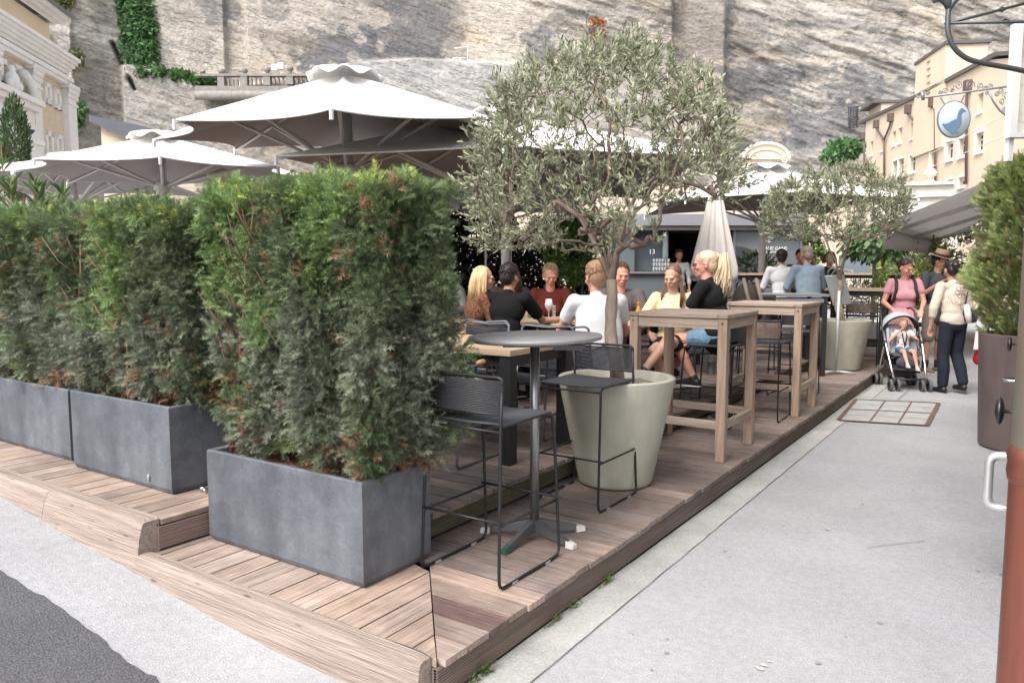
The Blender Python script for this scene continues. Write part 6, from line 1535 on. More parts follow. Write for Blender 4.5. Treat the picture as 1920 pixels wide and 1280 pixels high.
def person(label, loc, yaw, h=1.70, stand=True, seat=.45, lean=0., top=None, sleeve=.55, bottom=None, blen='long', hair=None, style='short', skinm=SK_F,
           arms=None, knees=None, ankles=None, hyaw=0., hpitch=0., htilt=0., shoes=None, vox=.009, build=1.0, fem=False, hem=0., face=True, bareleg=None, cuff=None, side=0., hairlen=.25, child=False, socks=None, spineback=0., neckline=.0, group=None, loose=0):
    s = h/1.70; t_loc = (loc[0], loc[1], loc[2])
    B = Body(); zp = (.93 if stand else seat/s+.085)
    P0 = V3(0, 0, zp); ln = rotx(-R(lean)) @ Matrix.Rotation(R(side), 3, 'Y')
    sp = lambda x, y, z: P0+ln @ V3(x, y, z)
    sw = (.165 if fem else .178)*(.85+.15*build)
    chest = sp(0, 0, .30); shc = sp(0, -.005, .455); neck = sp(0, .0, .50); sh = [sp(-sw, -.01, .445), sp(sw, -.01, .445)]
    hc = neck+ln @ V3(0, .025, .0)+V3(0, .012, .150); hs = 1.22 if child else 1.0
    HR = rotz(R(hyaw)) @ rotx(-R(hpitch)) @ Matrix.Rotation(R(htilt), 3, 'Y')
    hip = [sp(-.085, 0, -.02), sp(.085, 0, -.02)]
    if knees is None:
        knees = [(-.095, .02, .50), (.10, .0, .50)] if stand else [(-.13, .42, zp-.02), (.13, .42, zp-.02)]
    if ankles is None:
        ankles = [(-.10, -.01, .085), (.11, -.02, .085)] if stand else [(-.13, .38, max(zp-.46, .08)), (.13, .40, max(zp-.46, .08))]
    kn = [V3(*k) for k in knees]; an = [V3(*k) for k in ankles]
    if arms is None:
        arms = [((-.06, .0, -.27), (-.05, .06, -.50)), ((.06, .0, -.27), (.05, .06, -.50))] if stand else [((-.08, .08, -.26), (-.0, .30, -.26)), ((.08, .08, -.26), (.0, .30, -.26))]
    el = [sh[i]+V3(*arms[i][0]) for i in (0, 1)]; wr = [sh[i]+V3(*arms[i][1]) for i in (0, 1)]
    bw = build*(.92 if fem else 1)
    # --- body surface
    def torso(b, g, low=True):
        b.ell(sp(0, .0, .33), ((.158+g)*bw, (.105+g)*build, .155), ln.copy()); b.ell(sp(0, 0, .16), ((.135+g)*bw, (.098+g)*build**1.3, .16), ln.copy())
        b.cap(sp(-sw*.86, -.01, .435), .052+g, sp(sw*.86, -.01, .435), .052+g)
        b.cap(sp(-.0, -.005, .44), .06+g, sp(0, .0, .49), .05+g*.6)
        if fem:
            b.ell(sp(0, .062*build, .28), (.125*bw+g, .085+g, .085+g), ln.copy())
            for x in (-.062, .062): b.ell(sp(x, .088*build, .275), (.066+g, .055+g, .066+g), ln.copy())
        if low: b.ell(sp(0, -.005, .02), ((.158+g)*(1.04 if fem else .98)*build, (.115+g)*build**1.2, .13), ln.copy())
    torso(B, -.006)
    B.cap(neck-V3(0, 0, .04), .053, hc-V3(0, .005, .05), .048)
    for i in (0, 1):
        sg = (-1, 1)[i]
        B.cap(sh[i], .046, el[i], .036); B.cap(el[i], .037, wr[i], .025)
        d = (wr[i]-el[i]).normalized(); 
        side_v = d.cross(V3(0, 0, 1)); side_v = side_v if side_v.length > .1 else V3(1, 0, 0); side_v.normalize(); dn = side_v.cross(d).normalized()
        pc = wr[i]+d*.05; rotm = Matrix((side_v, d, -dn)).transposed()
        B.ell(pc, (.038, .052, .017), rotm); B.cap(wr[i], .024, pc, .022)
        for k in range(4):
            b0 = wr[i]+d*.085+side_v*(-.027+.018*k); L = (.062, .072, .067, .052)[k]; cu = dn*(-.35 if dn.z > 0 else .35)
            m1 = b0+(d+cu*.6).normalized()*L*.5; m2 = m1+(d+cu*2.4).normalized()*L*.5; B.cap(b0, .0098, m1, .009, 8); B.cap(m1, .009, m2, .0075, 8)
        tb = wr[i]+d*.03+side_v*(-.03*sg if True else 0); te = tb+(d*.7-side_v*.7*sg).normalized()*.05; B.cap(tb, .013, te, .009, 8)
        B.cap(hip[i], .082*bw**.7, kn[i], .056); B.cap(kn[i], .055, kn[i]*.55+an[i]*.45-V3(0, .018, 0), .052); B.cap(kn[i]*.6+an[i]*.4-V3(0, .014, 0), .05, an[i], .036)
        B.cap(an[i], .036, an[i]+V3(0, -.02, -.035), .032); B.cap(an[i]+V3(0, .02, -.045), .032, an[i]+V3(0, .14, -.058), .025)
    # head
    def H(x, y, z): return hc+HR @ V3(x*hs, y*hs, z*hs)
    def he(b, c, r_): b.ell(H(*c), tuple(q*hs for q in r_), HR.copy(), 14, 10)
    he(B, (0, -.012, .035), (.076, .094, .085)); he(B, (0, .012, -.02), (.066, .078, .085)); he(B, (0, .035, -.07), (.045, .048, .04)); he(B, (0, .062, -.088), (.02, .022, .02))
    he(B, (0, .083, .022), (.055, .014, .014)); 
    for x in (-1, 1): he(B, (x*.038, .068, -.022), (.024, .018, .022)); he(B, (x*.078, -.008, -.008), (.010, .020, .031))
    B.cap(H(0, .088, .012), .008*hs, H(0, .108, -.022), .011*hs, 8); he(B, (0, .098, -.027), (.017, .012, .009)); he(B, (0, .086, -.058), (.026, .012, .012))
    B.v = [tuple(Vector(v)*s) for v in B.v]
    root = B.build('person', skinm); root.location = t_loc; root.rotation_euler = (0, 0, yaw); tag(root, label, 'person', group); OFF[root.name] = (0, 0, 0); remesh(root, vox*.8, 2, .4)
    def part(name, b, m, rm=True, v=vox, it=3):
        b.v = [tuple(Vector(q)*s) for q in b.v]; o = b.build(name, m, root)
        if rm: remesh(o, v, it)
        return o
    if face:
        for x in (-1, 1):
            b = Body(); he(b, (x*.031, .079, .004), (.0115, .0105, .0045)); e_ = part('eye', b, m_eye, False)
            b = Body(); he(b, (x*.030, .0895, .003), (.0064, .0035, .0045)); part('iris', b, m_iris, False)
            b = Body(); b.cap(H(x*.015, .092, .024), .0035*hs, H(x*.047, .080, .025), .0025*hs, 6); part('eyebrow', b, M('brow', (.14, .08, .05), .8), False)
        b = Body(); b.cap(H(-.021, .094, -.055), .004*hs, H(0, .102, -.054), .006*hs, 8); b.cap(H(0, .102, -.054), .006*hs, H(.021, .094, -.055), .004*hs, 8); part('lips', b, m_lip, False)
    # --- top
    if top is not None:
        b = Body(); torso(b, .011, True)
        if loose: b.ell(sp(0, -.004, .19), ((.150+.02)*bw*loose, (.105+.018)*build*loose, .29), ln.copy()); b.ell(sp(0, -.004, .02), ((.150+.02)*bw*loose, (.108+.018)*build*loose, .16), ln.copy())
        for i in (0, 1):
            g = .017
            if sleeve <= 1: e = sh[i]*(1-sleeve)+el[i]*sleeve; b.cap(sh[i], .048+g, e, (.046 if sleeve < .9 else .038)+g)
            else: b.cap(sh[i], .048+g, el[i], .040+g); w = min(sleeve-1, .93); b.cap(el[i], .040+g, el[i]*(1-w)+wr[i]*w, .030+g)
        if hem: b.cap(sp(-.05, 0, -.02), .115*build+.012, sp(-.05, .0, -.02-hem), .118*build+.012); b.cap(sp(.05, 0, -.02), .115*build+.012, sp(.05, .0, -.02-hem), .118*build+.012)
        part('shirt', b, top)
    if bottom is not None:
        b = Body(); b.ell(sp(0, -.005, -.045), (.155*build, .112*build**1.1, .105)); g = .014
        for i in (0, 1):
            if blen == 'long': b.cap(hip[i], .09*bw**.7+g*.5, kn[i], .062+g); b.cap(kn[i], .062+g, kn[i]*.55+an[i]*.45-V3(0, .018, 0), .062+g*.8); b.cap(kn[i]*.55+an[i]*.45-V3(0, .018, 0), .062+g*.8, an[i]+V3(0, 0, .03), .050+g)
            else:
                w = {'short': .5, 'knee': .95}[blen]; b.cap(hip[i], .092*bw**.7+g, hip[i]*(1-w)+kn[i]*w, .068+g*1.4)
        part('shorts' if blen != 'long' else 'trousers', b, bottom)
    if shoes is not None:
        for i in (0, 1):
            b = Body(); a = an[i]; b.cap(a+V3(0, -.035, -.04), .036, a+V3(0, .06, -.042), .037); b.cap(a+V3(0, .05, -.05), .036, a+V3(0, .145, -.056), .029); b.cap(a+V3(0, 0, .0), .042, a+V3(0, 0, -.03), .04)
            part('shoe', b, shoes, True, vox)
            b = Body(); b.ell(a+V3(0, .055, -.078), (.045, .135, .012)); part('shoe_sole', b, M('white_sole', (.6, .59, .56), .6) if shoes.name != 'shoe_plain' else shoes, False)
    if socks is not None:
        for i in (0, 1):
            b = Body(); b.cap(an[i], .042, an[i]*.8+kn[i]*.2, .047); part('sock', b, socks, False)
    # --- hair
    if hair is not None:
        b = Body(); rr = random.Random(int(abs(loc[0])*977)+3)
        def scalp(th, ph, out=1.0): # th from top, ph around (0=front)
            x = .083*math.sin(th)*math.sin(ph); y = .099*math.sin(th)*math.cos(ph); z = .090*math.cos(th); return H(x*out, -.014+y*out, .040+z*out)
        he(b, (0, -.024, .052), (.0815, .092, .082)); he(b, (0, -.045, .0), (.073, .068, .085))
        cap_ = part('hair', b, hair, True, vox*.8, 2)
        b = Body()
        def strand(pts, r0=.0032): b.tube(pts, [r0]*(len(pts)-1)+[r0*.3], 4)
        if style in ('short', 'crop'):
            n = 420; L = (.035 if style == 'short' else .012)
            for k in range(n):
                ph = rr.uniform(-math.pi, math.pi); th = rr.uniform(0, 1.9 if abs(ph) > 1.3 else .85); p0 = scalp(th, ph, .97); p1 = scalp(min(th+.22, 2.2), ph+rr.uniform(-.15, .15), 1.03+L*rr.uniform(.2, 1.7)); strand([p0, p0*.5+p1*.5+(p0-hc)*.06, p1], .0035)
        elif style in ('long', 'down'):
            n = 300
            for k in range(n):
                ph = rr.uniform(1.15, 2*math.pi-1.15); L = hairlen*rr.uniform(.75, 1.1); p0 = scalp(.15, ph, 1.0); p1 = scalp(.8, ph, 1.06); p2 = scalp(1.45, ph, 1.08); o = HR @ V3(math.sin(ph)*.02, -.02+math.cos(ph)*.01, 0); wv = rr.uniform(-.012, .012)
                p3 = p2+o*.8+V3(wv, 0, -L*.45); p4 = p3+o*.2+V3(wv, rr.uniform(-.01, .01), -L*.5); strand([p0, p1, p2, p3, p4], .0042)
        elif style == 'pony':
            tie = H(0, -.115, .075)
            for k in range(150):
                ph = rr.uniform(-math.pi, math.pi); th = rr.uniform(.75, 1.55) if abs(ph) < 2 else rr.uniform(.6, 1.9); p0 = scalp(th, ph, 1.01); p1 = (p0+tie)/2; d = (p1-hc).normalized(); strand([p0, p1+d*.012, tie], .0036)
            b.ell(tie, (.026, .026, .026))
            for k in range(230):
                a = rr.uniform(0, 6.28); q = rr.uniform(0, 1)**.7*.055; L = hairlen*rr.uniform(.7, 1.12); bk = HR @ V3(0, -1, 0)
                o = V3(math.cos(a)*q, math.sin(a)*q, 0); p1 = tie+bk*.055+o*.7+V3(0, 0, .02); p2 = p1+bk*.005+V3(0, 0, -L*.35)+o*.5; p3 = p2+o*.6+V3(0, 0, -L*.35)-bk*.02; p4 = p3+V3(rr.uniform(-.05, .05), rr.uniform(-.05, .05), -L*.33)-bk*.03; strand([tie, p1, p2, p3, p4], .0043)
        elif style == 'bun':
            he(b, (0, -.125, .03), (.05, .048, .05))
            for k in range(140):
                ph = rr.uniform(-math.pi, math.pi); p0 = scalp(rr.uniform(.7, 1.5), ph, 1.0); tie = H(rr.uniform(-.03, .03), -.115, .03+rr.uniform(-.03, .03)); p1 = (p0+tie)/2; strand([p0, p1+(p1-hc).normalized()*.02, tie], .0035)
        elif style == 'pigtails':
            for sx in (-1, 1):
                for k in range(80):
                    p0 = scalp(.1, sx*rr.uniform(.3, 2.8), 1.0); p1 = scalp(.8, sx*rr.uniform(.75, 2.4), 1.05); tie = H(sx*.085, -.01, -.05); e = HR @ V3(sx*.01, .015, 0); q = V3(rr.uniform(-.02, .02), rr.uniform(-.02, .02), 0)
                    strand([p0, p1, tie+q*.5, tie+e+q+V3(sx*.01, .03, -hairlen*.5), tie+e+q*.6+V3(0, .06, -hairlen)], .0042)
        if b.v: part('hair_strands', b, hair, False)
    root['_h'] = 0; del root['_h']
    return root, dict(H=H, HR=HR, hc=hc, s=s, part=part, wr=wr, el=el, sh=sh, sp=sp, kn=kn, an=an, he=he)
A_CAM = YAW           # yaw that faces away from the camera;  + = turn left
def face_(deg): return A_CAM+R(deg)     # 0 away, 90 left in the picture, 180 toward the camera, -90 right
sh_blk = M('shoe_black', (.02, .02, .022), .5); sh_plain = M('shoe_plain', (.02, .02, .022), .45)
hb = M('hair_blonde', (.62, .44, .24), .45, ns=40, namt=.3, stretch=(1, 1, .1)); hlb = M('hair_platinum', (.68, .54, .37), .45, ns=40, namt=.3, stretch=(1, 1, .1)); hd = M('hair_dark', (.018, .013, .011), .4); hbr = M('hair_brown', (.13, .07, .035), .45, ns=40, namt=.3); hsd = M('hair_sandy', (.36, .25, .15), .5, ns=40, namt=.3); hgn = M('hair_ginger_grey', (.40, .235, .145), .6)
def glasses(inf, root, dark=False, col=(.02, .02, .02)):
    H, part = inf['H'], inf['part']; b = Body()
    for x in (-1, 1):
        b.tube([H(x*.033+.024*math.cos(a), .103, .002+.018*math.sin(a)) for a in np.linspace(0, 6.28, 14)[:-1]], .0028, 6, closed=True); b.tube([H(x*.056, .1, .008), H(x*.083, .03, .008), H(x*.086, -.02, .0)], .0026, 6)
    b.tube([H(-.01, .105, .005), H(0, .109, .008), H(.01, .105, .005)], .0026, 6)
    g = part('glasses', b, M('glasses_frame', col, .4), False)
    if dark:
        for x in (-1, 1): b = Body(); b.ell(H(x*.034, .104, .002), (.026, .005, .021), inf['HR'].copy()); part('lens', b, M('dark_lens', (.01, .01, .012), .15), False)
leop = cl('leopard', (.17, .075, .04), spots=(55, .42, (.05, .025, .015)))
r1, inf = person('blonde woman with glasses in a brown leopard print blouse, seated beside the hedge', (-4.30, 5.66, UZ), face_(-66), h=1.62, stand=False, seat=.46, lean=12, top=leop, sleeve=1.9, bottom=cl('jeans_dark', (.03, .035, .05)), hair=hb, style='long', fem=True, hyaw=-22, hpitch=4, hairlen=.30, shoes=sh_blk, build=1.08)
glasses(inf, r1)
person('person in a black T-shirt with short dark hair, seen from behind at the group table', (-3.90, 5.62, UZ), face_(-22), h=1.68, stand=False, seat=.46, lean=14, top=cl('black', (.007, .007, .008)), sleeve=.62, bottom=cl('black2', (.014, .014, .016)), hair=hd, style='short', hyaw=-12, hpitch=6, shoes=sh_blk, skinm=SK_T, build=1.05, hem=.03,
       arms=[((-.12, .18, -.20), (.0, .42, -.20)), ((.10, .20, -.22), (.26, .40, -.20))])
person('woman with short sandy hair in a dark red top, looking down at the table', (-4.34, 7.16, UZ), face_(178), h=1.68, stand=False, seat=.46, lean=10, top=cl('dark_red', (.13, .028, .02)), sleeve=.45, bottom=cl('floral', (.5, .48, .42), spots=(30, .35, (.03, .03, .03))), hair=hsd, style='short', skinm=SK_P, fem=True, build=1.15, hyaw=8, hpitch=24, shoes=sh_blk)
person('broad man in a white polo shirt with cropped ginger-grey hair, back to the camera', (-2.86, 5.52, UZ), face_(6), h=1.80, stand=False, seat=.43, lean=20, top=cl('white_polo', (.80, .80, .82), bump=.6, bs=7), sleeve=.5, bottom=cl('navy_shorts', (.03, .035, .05)), blen='knee', hair=hgn, style='crop', skinm=SK_P, build=1.06, loose=1.05, hyaw=14, hpitch=10, shoes=sh_blk, hem=.05,
       arms=[((-.08, .20, -.24), (.02, .44, -.20)), ((.09, .18, -.26), (.0, .44, -.24))])
person('man facing the white polo shirt, half hidden behind its wearer', (-3.50, 7.22, UZ), face_(168), stand=False, seat=.46, lean=12, top=cl('grey_tee', (.12, .10, .10)), sleeve=.6, bottom=cl('jeans_dark', (.03, .035, .05)), hair=hbr, style='crop', skinm=SK_P, hpitch=12, hyaw=20)
person('dark-haired woman in a pale top, glimpsed past the hedge', (-6.5, 8.1, UZ), face_(170), h=1.58, stand=False, seat=.46, lean=8, top=cl('pale', (.6, .58, .56)), sleeve=1.7, bottom=cl('jeans_dark', (.03, .035, .05)), hair=hd, style='long', fem=True, hyaw=10, hairlen=.32)
person('brown-haired woman mostly hidden between the glasses wearer and the black T-shirt', (-5.0, 7.35, UZ), face_(178), stand=False, seat=.46, lean=14, top=cl('grey_tee', (.12, .10, .10)), sleeve=.6, bottom=cl('jeans_dark', (.03, .035, .05)), hair=hbr, style='long', fem=True, hairlen=.30, hyaw=-30)
# girl in striped top
ms = M('yellow_stripe', (.72, .66, .50), .85, bump=.3, bs=12)
t_ = ms.node_tree; L_ = t_.links.new; tc = t_.nodes.new('ShaderNodeTexCoord'); wv = t_.nodes.new('ShaderNodeTexWave'); wv.bands_direction = 'Z'; wv.inputs['Scale'].default_value = 14; wv.inputs['Distortion'].default_value = .6; wv.inputs['Detail'].default_value = 1
rp = t_.nodes.new('ShaderNodeValToRGB'); rp.color_ramp.elements[0].position = .55; rp.color_ramp.elements[0].color = (.70, .66, .55, 1); rp.color_ramp.elements[1].position = .65; rp.color_ramp.elements[1].color = (.66, .50, .14, 1)
L_(tc.outputs['Object'], wv.inputs[0]); L_(wv.outputs[0], rp.inputs[0]); L_(rp.outputs[0], t_.nodes['Principled BSDF'].inputs['Base Color'])
gp = G(1262, 7.15, UZ)
person('girl with brown pigtails in a yellow striped top, legs crossed, facing the camera', gp, face_(160), h=1.62, stand=False, seat=.46, lean=-4, top=ms, sleeve=1.6, bottom=cl('black_shorts', (.02, .02, .022)), blen='short', hair=M('hair_light_brown', (.17, .09, .05), .45, ns=40, namt=.3), style='pigtails', fem=True, hyaw=-16, hpitch=16, shoes=sh_blk, hairlen=.24, vox=.008,
       knees=[(-.02, .44, .62), (.10, .45, .53)], ankles=[(.16, .62, .36), (-.02, .36, .10)], arms=[((-.13, .02, -.26), (-.05, .18, -.36)), ((.15, .06, -.25), (.04, .2, -.33))])
# ponytail woman on bar stool
pp = G(1352, 6.85, DZ)
r1, inf = person('woman with blonde ponytail, sunglasses, black T-shirt and denim shorts on a bar stool', pp, face_(52), h=1.70, stand=False, seat=.72, lean=14, top=cl('charcoal', (.013, .013, .015), bump=.5), sleeve=.62, bottom=cl('denim', (.17, .29, .40), bump=.6, bs=25), blen='short', hair=hlb, style='pony', skinm=SK_P, fem=True, build=1.10, hyaw=28, hpitch=4, hairlen=.40, shoes=sh_blk, hem=.03, vox=.008,
       knees=[(-.12, .40, .74), (.12, .38, .76)], ankles=[(-.10, .20, .40), (.10, .50, .44)], arms=[((-.05, .13, -.25), (-.0, .38, -.30)), ((.05, .13, -.25), (.0, .36, -.32))])
glasses(inf, r1, True)
# barman
person('bar worker in a white shirt and grey apron inside the kiosk', G(1272, 16.75, .25), face_(180), h=1.74, top=cl('white_shirt', (.6, .6, .6)), sleeve=1.5, bottom=cl('apron_grey', (.12, .14, .16)), hair=hbr, style='short', skinm=SK_P, hpitch=22, vox=.014)
# two at the far table, backs to us
person('person in a white shirt with short dark hair, back turned, at the kiosk table', G(1467, 11.3, UZ), face_(-10), h=1.62, stand=False, seat=.73, lean=10, top=cl('white_shirt', (.6, .6, .6)), sleeve=1.4, bottom=cl('navy', (.03, .03, .05)), hair=hd, style='short', skinm=SK_T, vox=.013, hem=.08, face=False)
person('man in a blue-grey shirt, back to the camera at the kiosk table', G(1519, 10.9, UZ), face_(4), h=1.72, stand=False, seat=.72, lean=12, top=cl('blue_grey_shirt', (.24, .31, .38), bump=.6), sleeve=1.7, bottom=cl('khaki', (.30, .24, .18)), hair=M('hair_grey', (.3, .24, .19), .5), style='crop', skinm=SK_T, vox=.013, build=1.08, loose=1.0, hyaw=10, hpitch=14, face=False)
person('dark-haired person, hand at the face, between the white and the blue-grey shirt', G(1497, 12.9, UZ), face_(178), h=1.6, stand=False, seat=.78, lean=8, top=cl('grey_tee', (.12, .10, .10)), sleeve=.6, bottom=cl('navy', (.03, .03, .05)), hair=hd, style='short', skinm=SK_T, vox=.014, arms=[((-.1, .16, -.2), (.0, .22, .08)), ((.1, .12, -.24), (.0, .3, -.2))])
person('smiling woman with reddish brown hair beside the far olive trunk', G(1554, 12.6, UZ), face_(165), h=1.55, stand=False, seat=.76, lean=4, top=cl('dark_top', (.03, .02, .02)), sleeve=.6, bottom=cl('navy', (.03, .03, .05)), hair=M('hair_auburn', (.16, .06, .03), .5), style='long', hairlen=.15, skinm=SK_T, fem=True, vox=.014)
# pink woman pushing the stroller
r1, inf = person('smiling woman in a pink T-shirt with backpack straps pushing the stroller', G(1697, 10.5, 0), face_(165), h=1.69, top=cl('pink', (.62, .30, .34)), sleeve=.42, bottom=cl('patterned_black', (.02, .02, .022), spots=(22, .22, (.5, .4, .38))), hair=M('hair_dark_brown', (.045, .022, .016), .45), style='bun', skinm=SK_P, fem=True, build=1.08, loose=.95, hyaw=36, hpitch=20, hem=.14, shoes=sh_plain, vox=.009,
       arms=[((-.08, .05, -.26), (-.02, .20, -.36)), ((.09, .02, -.27), (.02, .26, -.36))])
b = Body()
for x in (-.115, .115): b.tube([inf['sp'](x, -.10, .40), inf['sp'](x, -.02, .515), inf['sp'](x*1.02, .075, .46), inf['sp'](x*1.12, .13, .34), inf['sp'](x*1.3, .11, .22), inf['sp'](x*1.45, .0, .15)], .021, 8)
inf['part']('backpack_straps', b, M('black_strap', (.02, .02, .022), .7), False)
# man in hat
r1, inf = person('man in straw hat, navy T-shirt and khaki shorts, looking at his raised hand', G(1757, 11.3, 0), face_(196), h=1.80, top=cl('navy_tee', (.055, .06, .075)), sleeve=.6, bottom=cl('khaki_shorts', (.22, .18, .15)), blen='knee', hair=hd, style='crop', skinm=SK_T, hyaw=28, hpitch=18, hem=.12, shoes=M('shoe_tan', (.20, .15, .10), .7), socks=M('black_sock', (.015, .015, .016), .8), vox=.010,
       arms=[((-.08, .0, -.27), (-.05, .1, -.5)), ((.10, .04, -.26), (.0, .24, -.10))])
H = inf['H']; b = Body(); HRm = inf['HR']
q = HRm @ Vector((0, 0, 1)); b.lathe([(0, .125), (.07, .125), (.086, .11), (.090, .055), (.098, .03), (.15, .032), (.155, .024), (.10, .018), (0, .018)], H(0, -.01, .045), 24, axis=q); inf['part']('straw_hat', b, M('straw', (.24, .155, .10), .8, ns=60, namt=.3), False)
b = Body(); b.lathe([(.094, .032), (.0975, .032), (.0955, .068), (.092, .068)], H(0, -.01, .045), 24, axis=q); inf['part']('hat_band', b, M('dark_band', (.03, .02, .02), .7), False)
# woman walking away, beige blouse
r1, inf = person('woman walking away in a beige blouse embroidered with a flower and dark trousers', G(1793, 9.45, 0), face_(6), h=1.66, top=cl('beige_blouse', (.56, .50, .42), bump=.6, bs=8), sleeve=1.45, bottom=cl('dark_navy', (.018, .022, .035)), hair=hd, style='bun', hairlen=.02, skinm=SK_T, fem=True, build=1.0, loose=1.0, hyaw=-8, hpitch=18, hem=.0, shoes=sh_plain, lean=7, vox=.009, face=False,
       knees=[(-.10, .03, .49), (.10, .05, .50)], ankles=[(-.09, .02, .085), (.10, -.10, .13)], arms=[((-.09, -.01, -.27), (-.09, .03, -.50)), ((.07, .0, -.27), (.03, .1, -.5))])
b = Body(); sp = inf['sp']
def yback(x, z): # rear surface of the blouse
    out = 0
    for zc, rx, ry, rz3 in ((.33, .169*.92, .116, .155), (.19, .170*.92, .123, .29)):
        q_ = 1-(x/rx)**2-((z-zc)/rz3)**2
        if q_ > 0: out = max(out, ry*math.sqrt(q_)+(.004 if rz3 > .2 else 0))
    if z > .40: out = max(out, .06)
    return -out-.002
def line(pts, r_=.0028): b.tube([sp(x, yback(x, z), z) for x, z in pts], r_, 5)
for k in range(6):
    a0 = k*math.pi/3; cxp, czp = .035+.052*math.cos(a0), .36+.052*math.sin(a0); line([(cxp+.032*math.cos(a), czp+.032*math.sin(a)) for a in np.linspace(0, 6.28, 14)])
line([(.035+.018*math.cos(a), .36+.018*math.sin(a)) for a in np.linspace(0, 6.28, 10)])
line([(.03, .27), (.01, .22), (-.0, .15), (.04, .13), (.1, .13)]); line([(.0, .2), (-.05, .24), (-.07, .22), (-.04, .19), (.0, .2)]); line([(.01, .2), (.06, .23), (.09, .21), (.05, .19), (.01, .2)]); line([(-.11, .42), (-.10, .3), (-.08, .2)]); line([(-.125, .4), (-.115, .28)])
inf['part']('embroidery', b, M('grey_embroidery', (.24, .20, .17), .8), False)
# handbag and shopping bags beside her
w = G(1822, 9.35); t = thing('handbag', 'black handbag at the side of the woman in the beige blouse', 'handbag', (w[0], w[1], .90)); b = Body(); b.ell((w[0], w[1], .99), (.10, .06, .075)); b.ell((w[0]+.01, w[1], .94), (.11, .06, .05)); o = b.build('bag', M('black_leather', (.02, .02, .022), .4), t); remesh(o, .012)
mb = MB(); mb.tube([(w[0]-.06, w[1], 1.04), (w[0]-.03, w[1]-.03, 1.25), (w[0]-.02, w[1], 1.34)], .009, 6); mb.build('strap', M('black_leather', (1, 1, 1)), t)
w = G(1838, 9.2); t = thing('paper_bag', 'white paper carrier bag held beside the brown pot', 'shopping bag', (w[0], w[1], .38))
mb = MB(); k_ = 9.2/1420
mb.hexa([D(1825, 655, 9.2), D(1862, 655, 9.2), D(1862, 655, 9.35), D(1825, 655, 9.35), D(1832, 600, 9.2), D(1858, 598, 9.2), D(1858, 598, 9.35), D(1832, 600, 9.35)]); mb.build('bag', M('white_paper', (.72, .72, .71), .7), t)
mb = MB(); mb.tube([D(1834, 600, 9.25), D(1838, 575, 9.28), D(1843, 600, 9.25)], .004, 5); mb.build('handle', M('cord_white', (.6, .6, .6)), t)
c_ = D(1836, 668, 9.4); b = Body(); b.ell(c_, (.06, .05, .09)); b.ell(c_+np.array([0, 0, -.03]), (.07, .06, .08)); o = b.build('red_bag', M('red_plastic', (.45, .01, .015), .35), base=c_); tag(o, 'small red bag hanging below the white paper bag', 'bag'); 
w = D(1838, 490+75, 9.3); t = thing('umbrella_roll', 'rolled pale scarf tucked under the arm of the woman in beige', 'scarf', D(1815, 590, 9.3)); mb = MB(); mb.tube([D(1812, 572, 9.35), D(1815, 590, 9.3), D(1817, 606, 9.3)], [.035, .04, .03], 8); mb.build('roll', M('pale_scarf', (.55, .52, .5), .8), t); t.name = 'scarf_roll'

# ---- backpack hanging by the ponytail woman
w = G(1402, 9.2); zb_ = 1.54-125/1420*9.2
c_ = D(1400, 566, 8.6); t = thing('backpack', 'khaki and black backpack hanging behind the ponytail woman', 'backpack', (c_[0], c_[1], c_[2]-.3)); b = Body(); b.ell(c_, (.17, .14, .22)); b.ell(c_+np.array([0, 0, -.12]), (.18, .15, .17)); o = b.build('bag', M('khaki_dark', (.035, .03, .025), .8), t); remesh(o, .014)
for dx in (-.05, .09):
    mb = MB(); q = c_-FH*.13+RT*dx; mb.tube([q+np.array([0, 0, .26])+FH*.1, q+np.array([0, 0, .1])-FH*.03, q+RT*.05+np.array([0, 0, -.06])-FH*.03, q+RT*.09+np.array([0, 0, -.28])+FH*.03], .022, 8); mb.build('strap', M('khaki_strap', (.22, .18, .13), .8), t)

# ================================================================== stroller with toddler
w = G(1700, 9.85, 0); SY = face_(172)       # local +y travels toward the camera
t = thing('stroller', 'grey and black baby stroller with chrome frame on the pavement beside the deck', 'stroller', w, SY, local=True)
m_chr = M('chrome_tube', (.72, .70, .74), .22, .9); m_bf = M('black_fabric', (.02, .02, .022), .8, ns=10, namt=.1); m_gf = M('grey_liner', (.36, .40, .42), .85, ns=6, namt=.08, bump=.4, bs=10)
m_ty_ = M('grey_tyre', (.10, .10, .105), .6); m_hub = M('black_hub', (.02, .02, .02), .5)
def wheel(x, y, r_, w_):
    b = MB(); b.lathe([(r_*.62, -w_), (r_*.95, -w_), (r_, -w_*.5), (r_, w_*.5), (r_*.95, w_), (r_*.62, w_)], (x, y, r_), 20, axis=(1, 0, 0)); o = b.build('wheel', m_ty_, t)
    b = MB(); b.lathe([(0, -w_*.8), (r_*.63, -w_*.8), (r_*.63, w_*.8), (0, w_*.8)], (x, y, r_), 16, axis=(1, 0, 0)); b.build('hub', m_hub, o)
for x in (-.235, -.145, .145, .235): wheel(x, .30, .078, .016)
for x in (-.245, -.185, .185, .245): wheel(x, -.25, .085, .016)
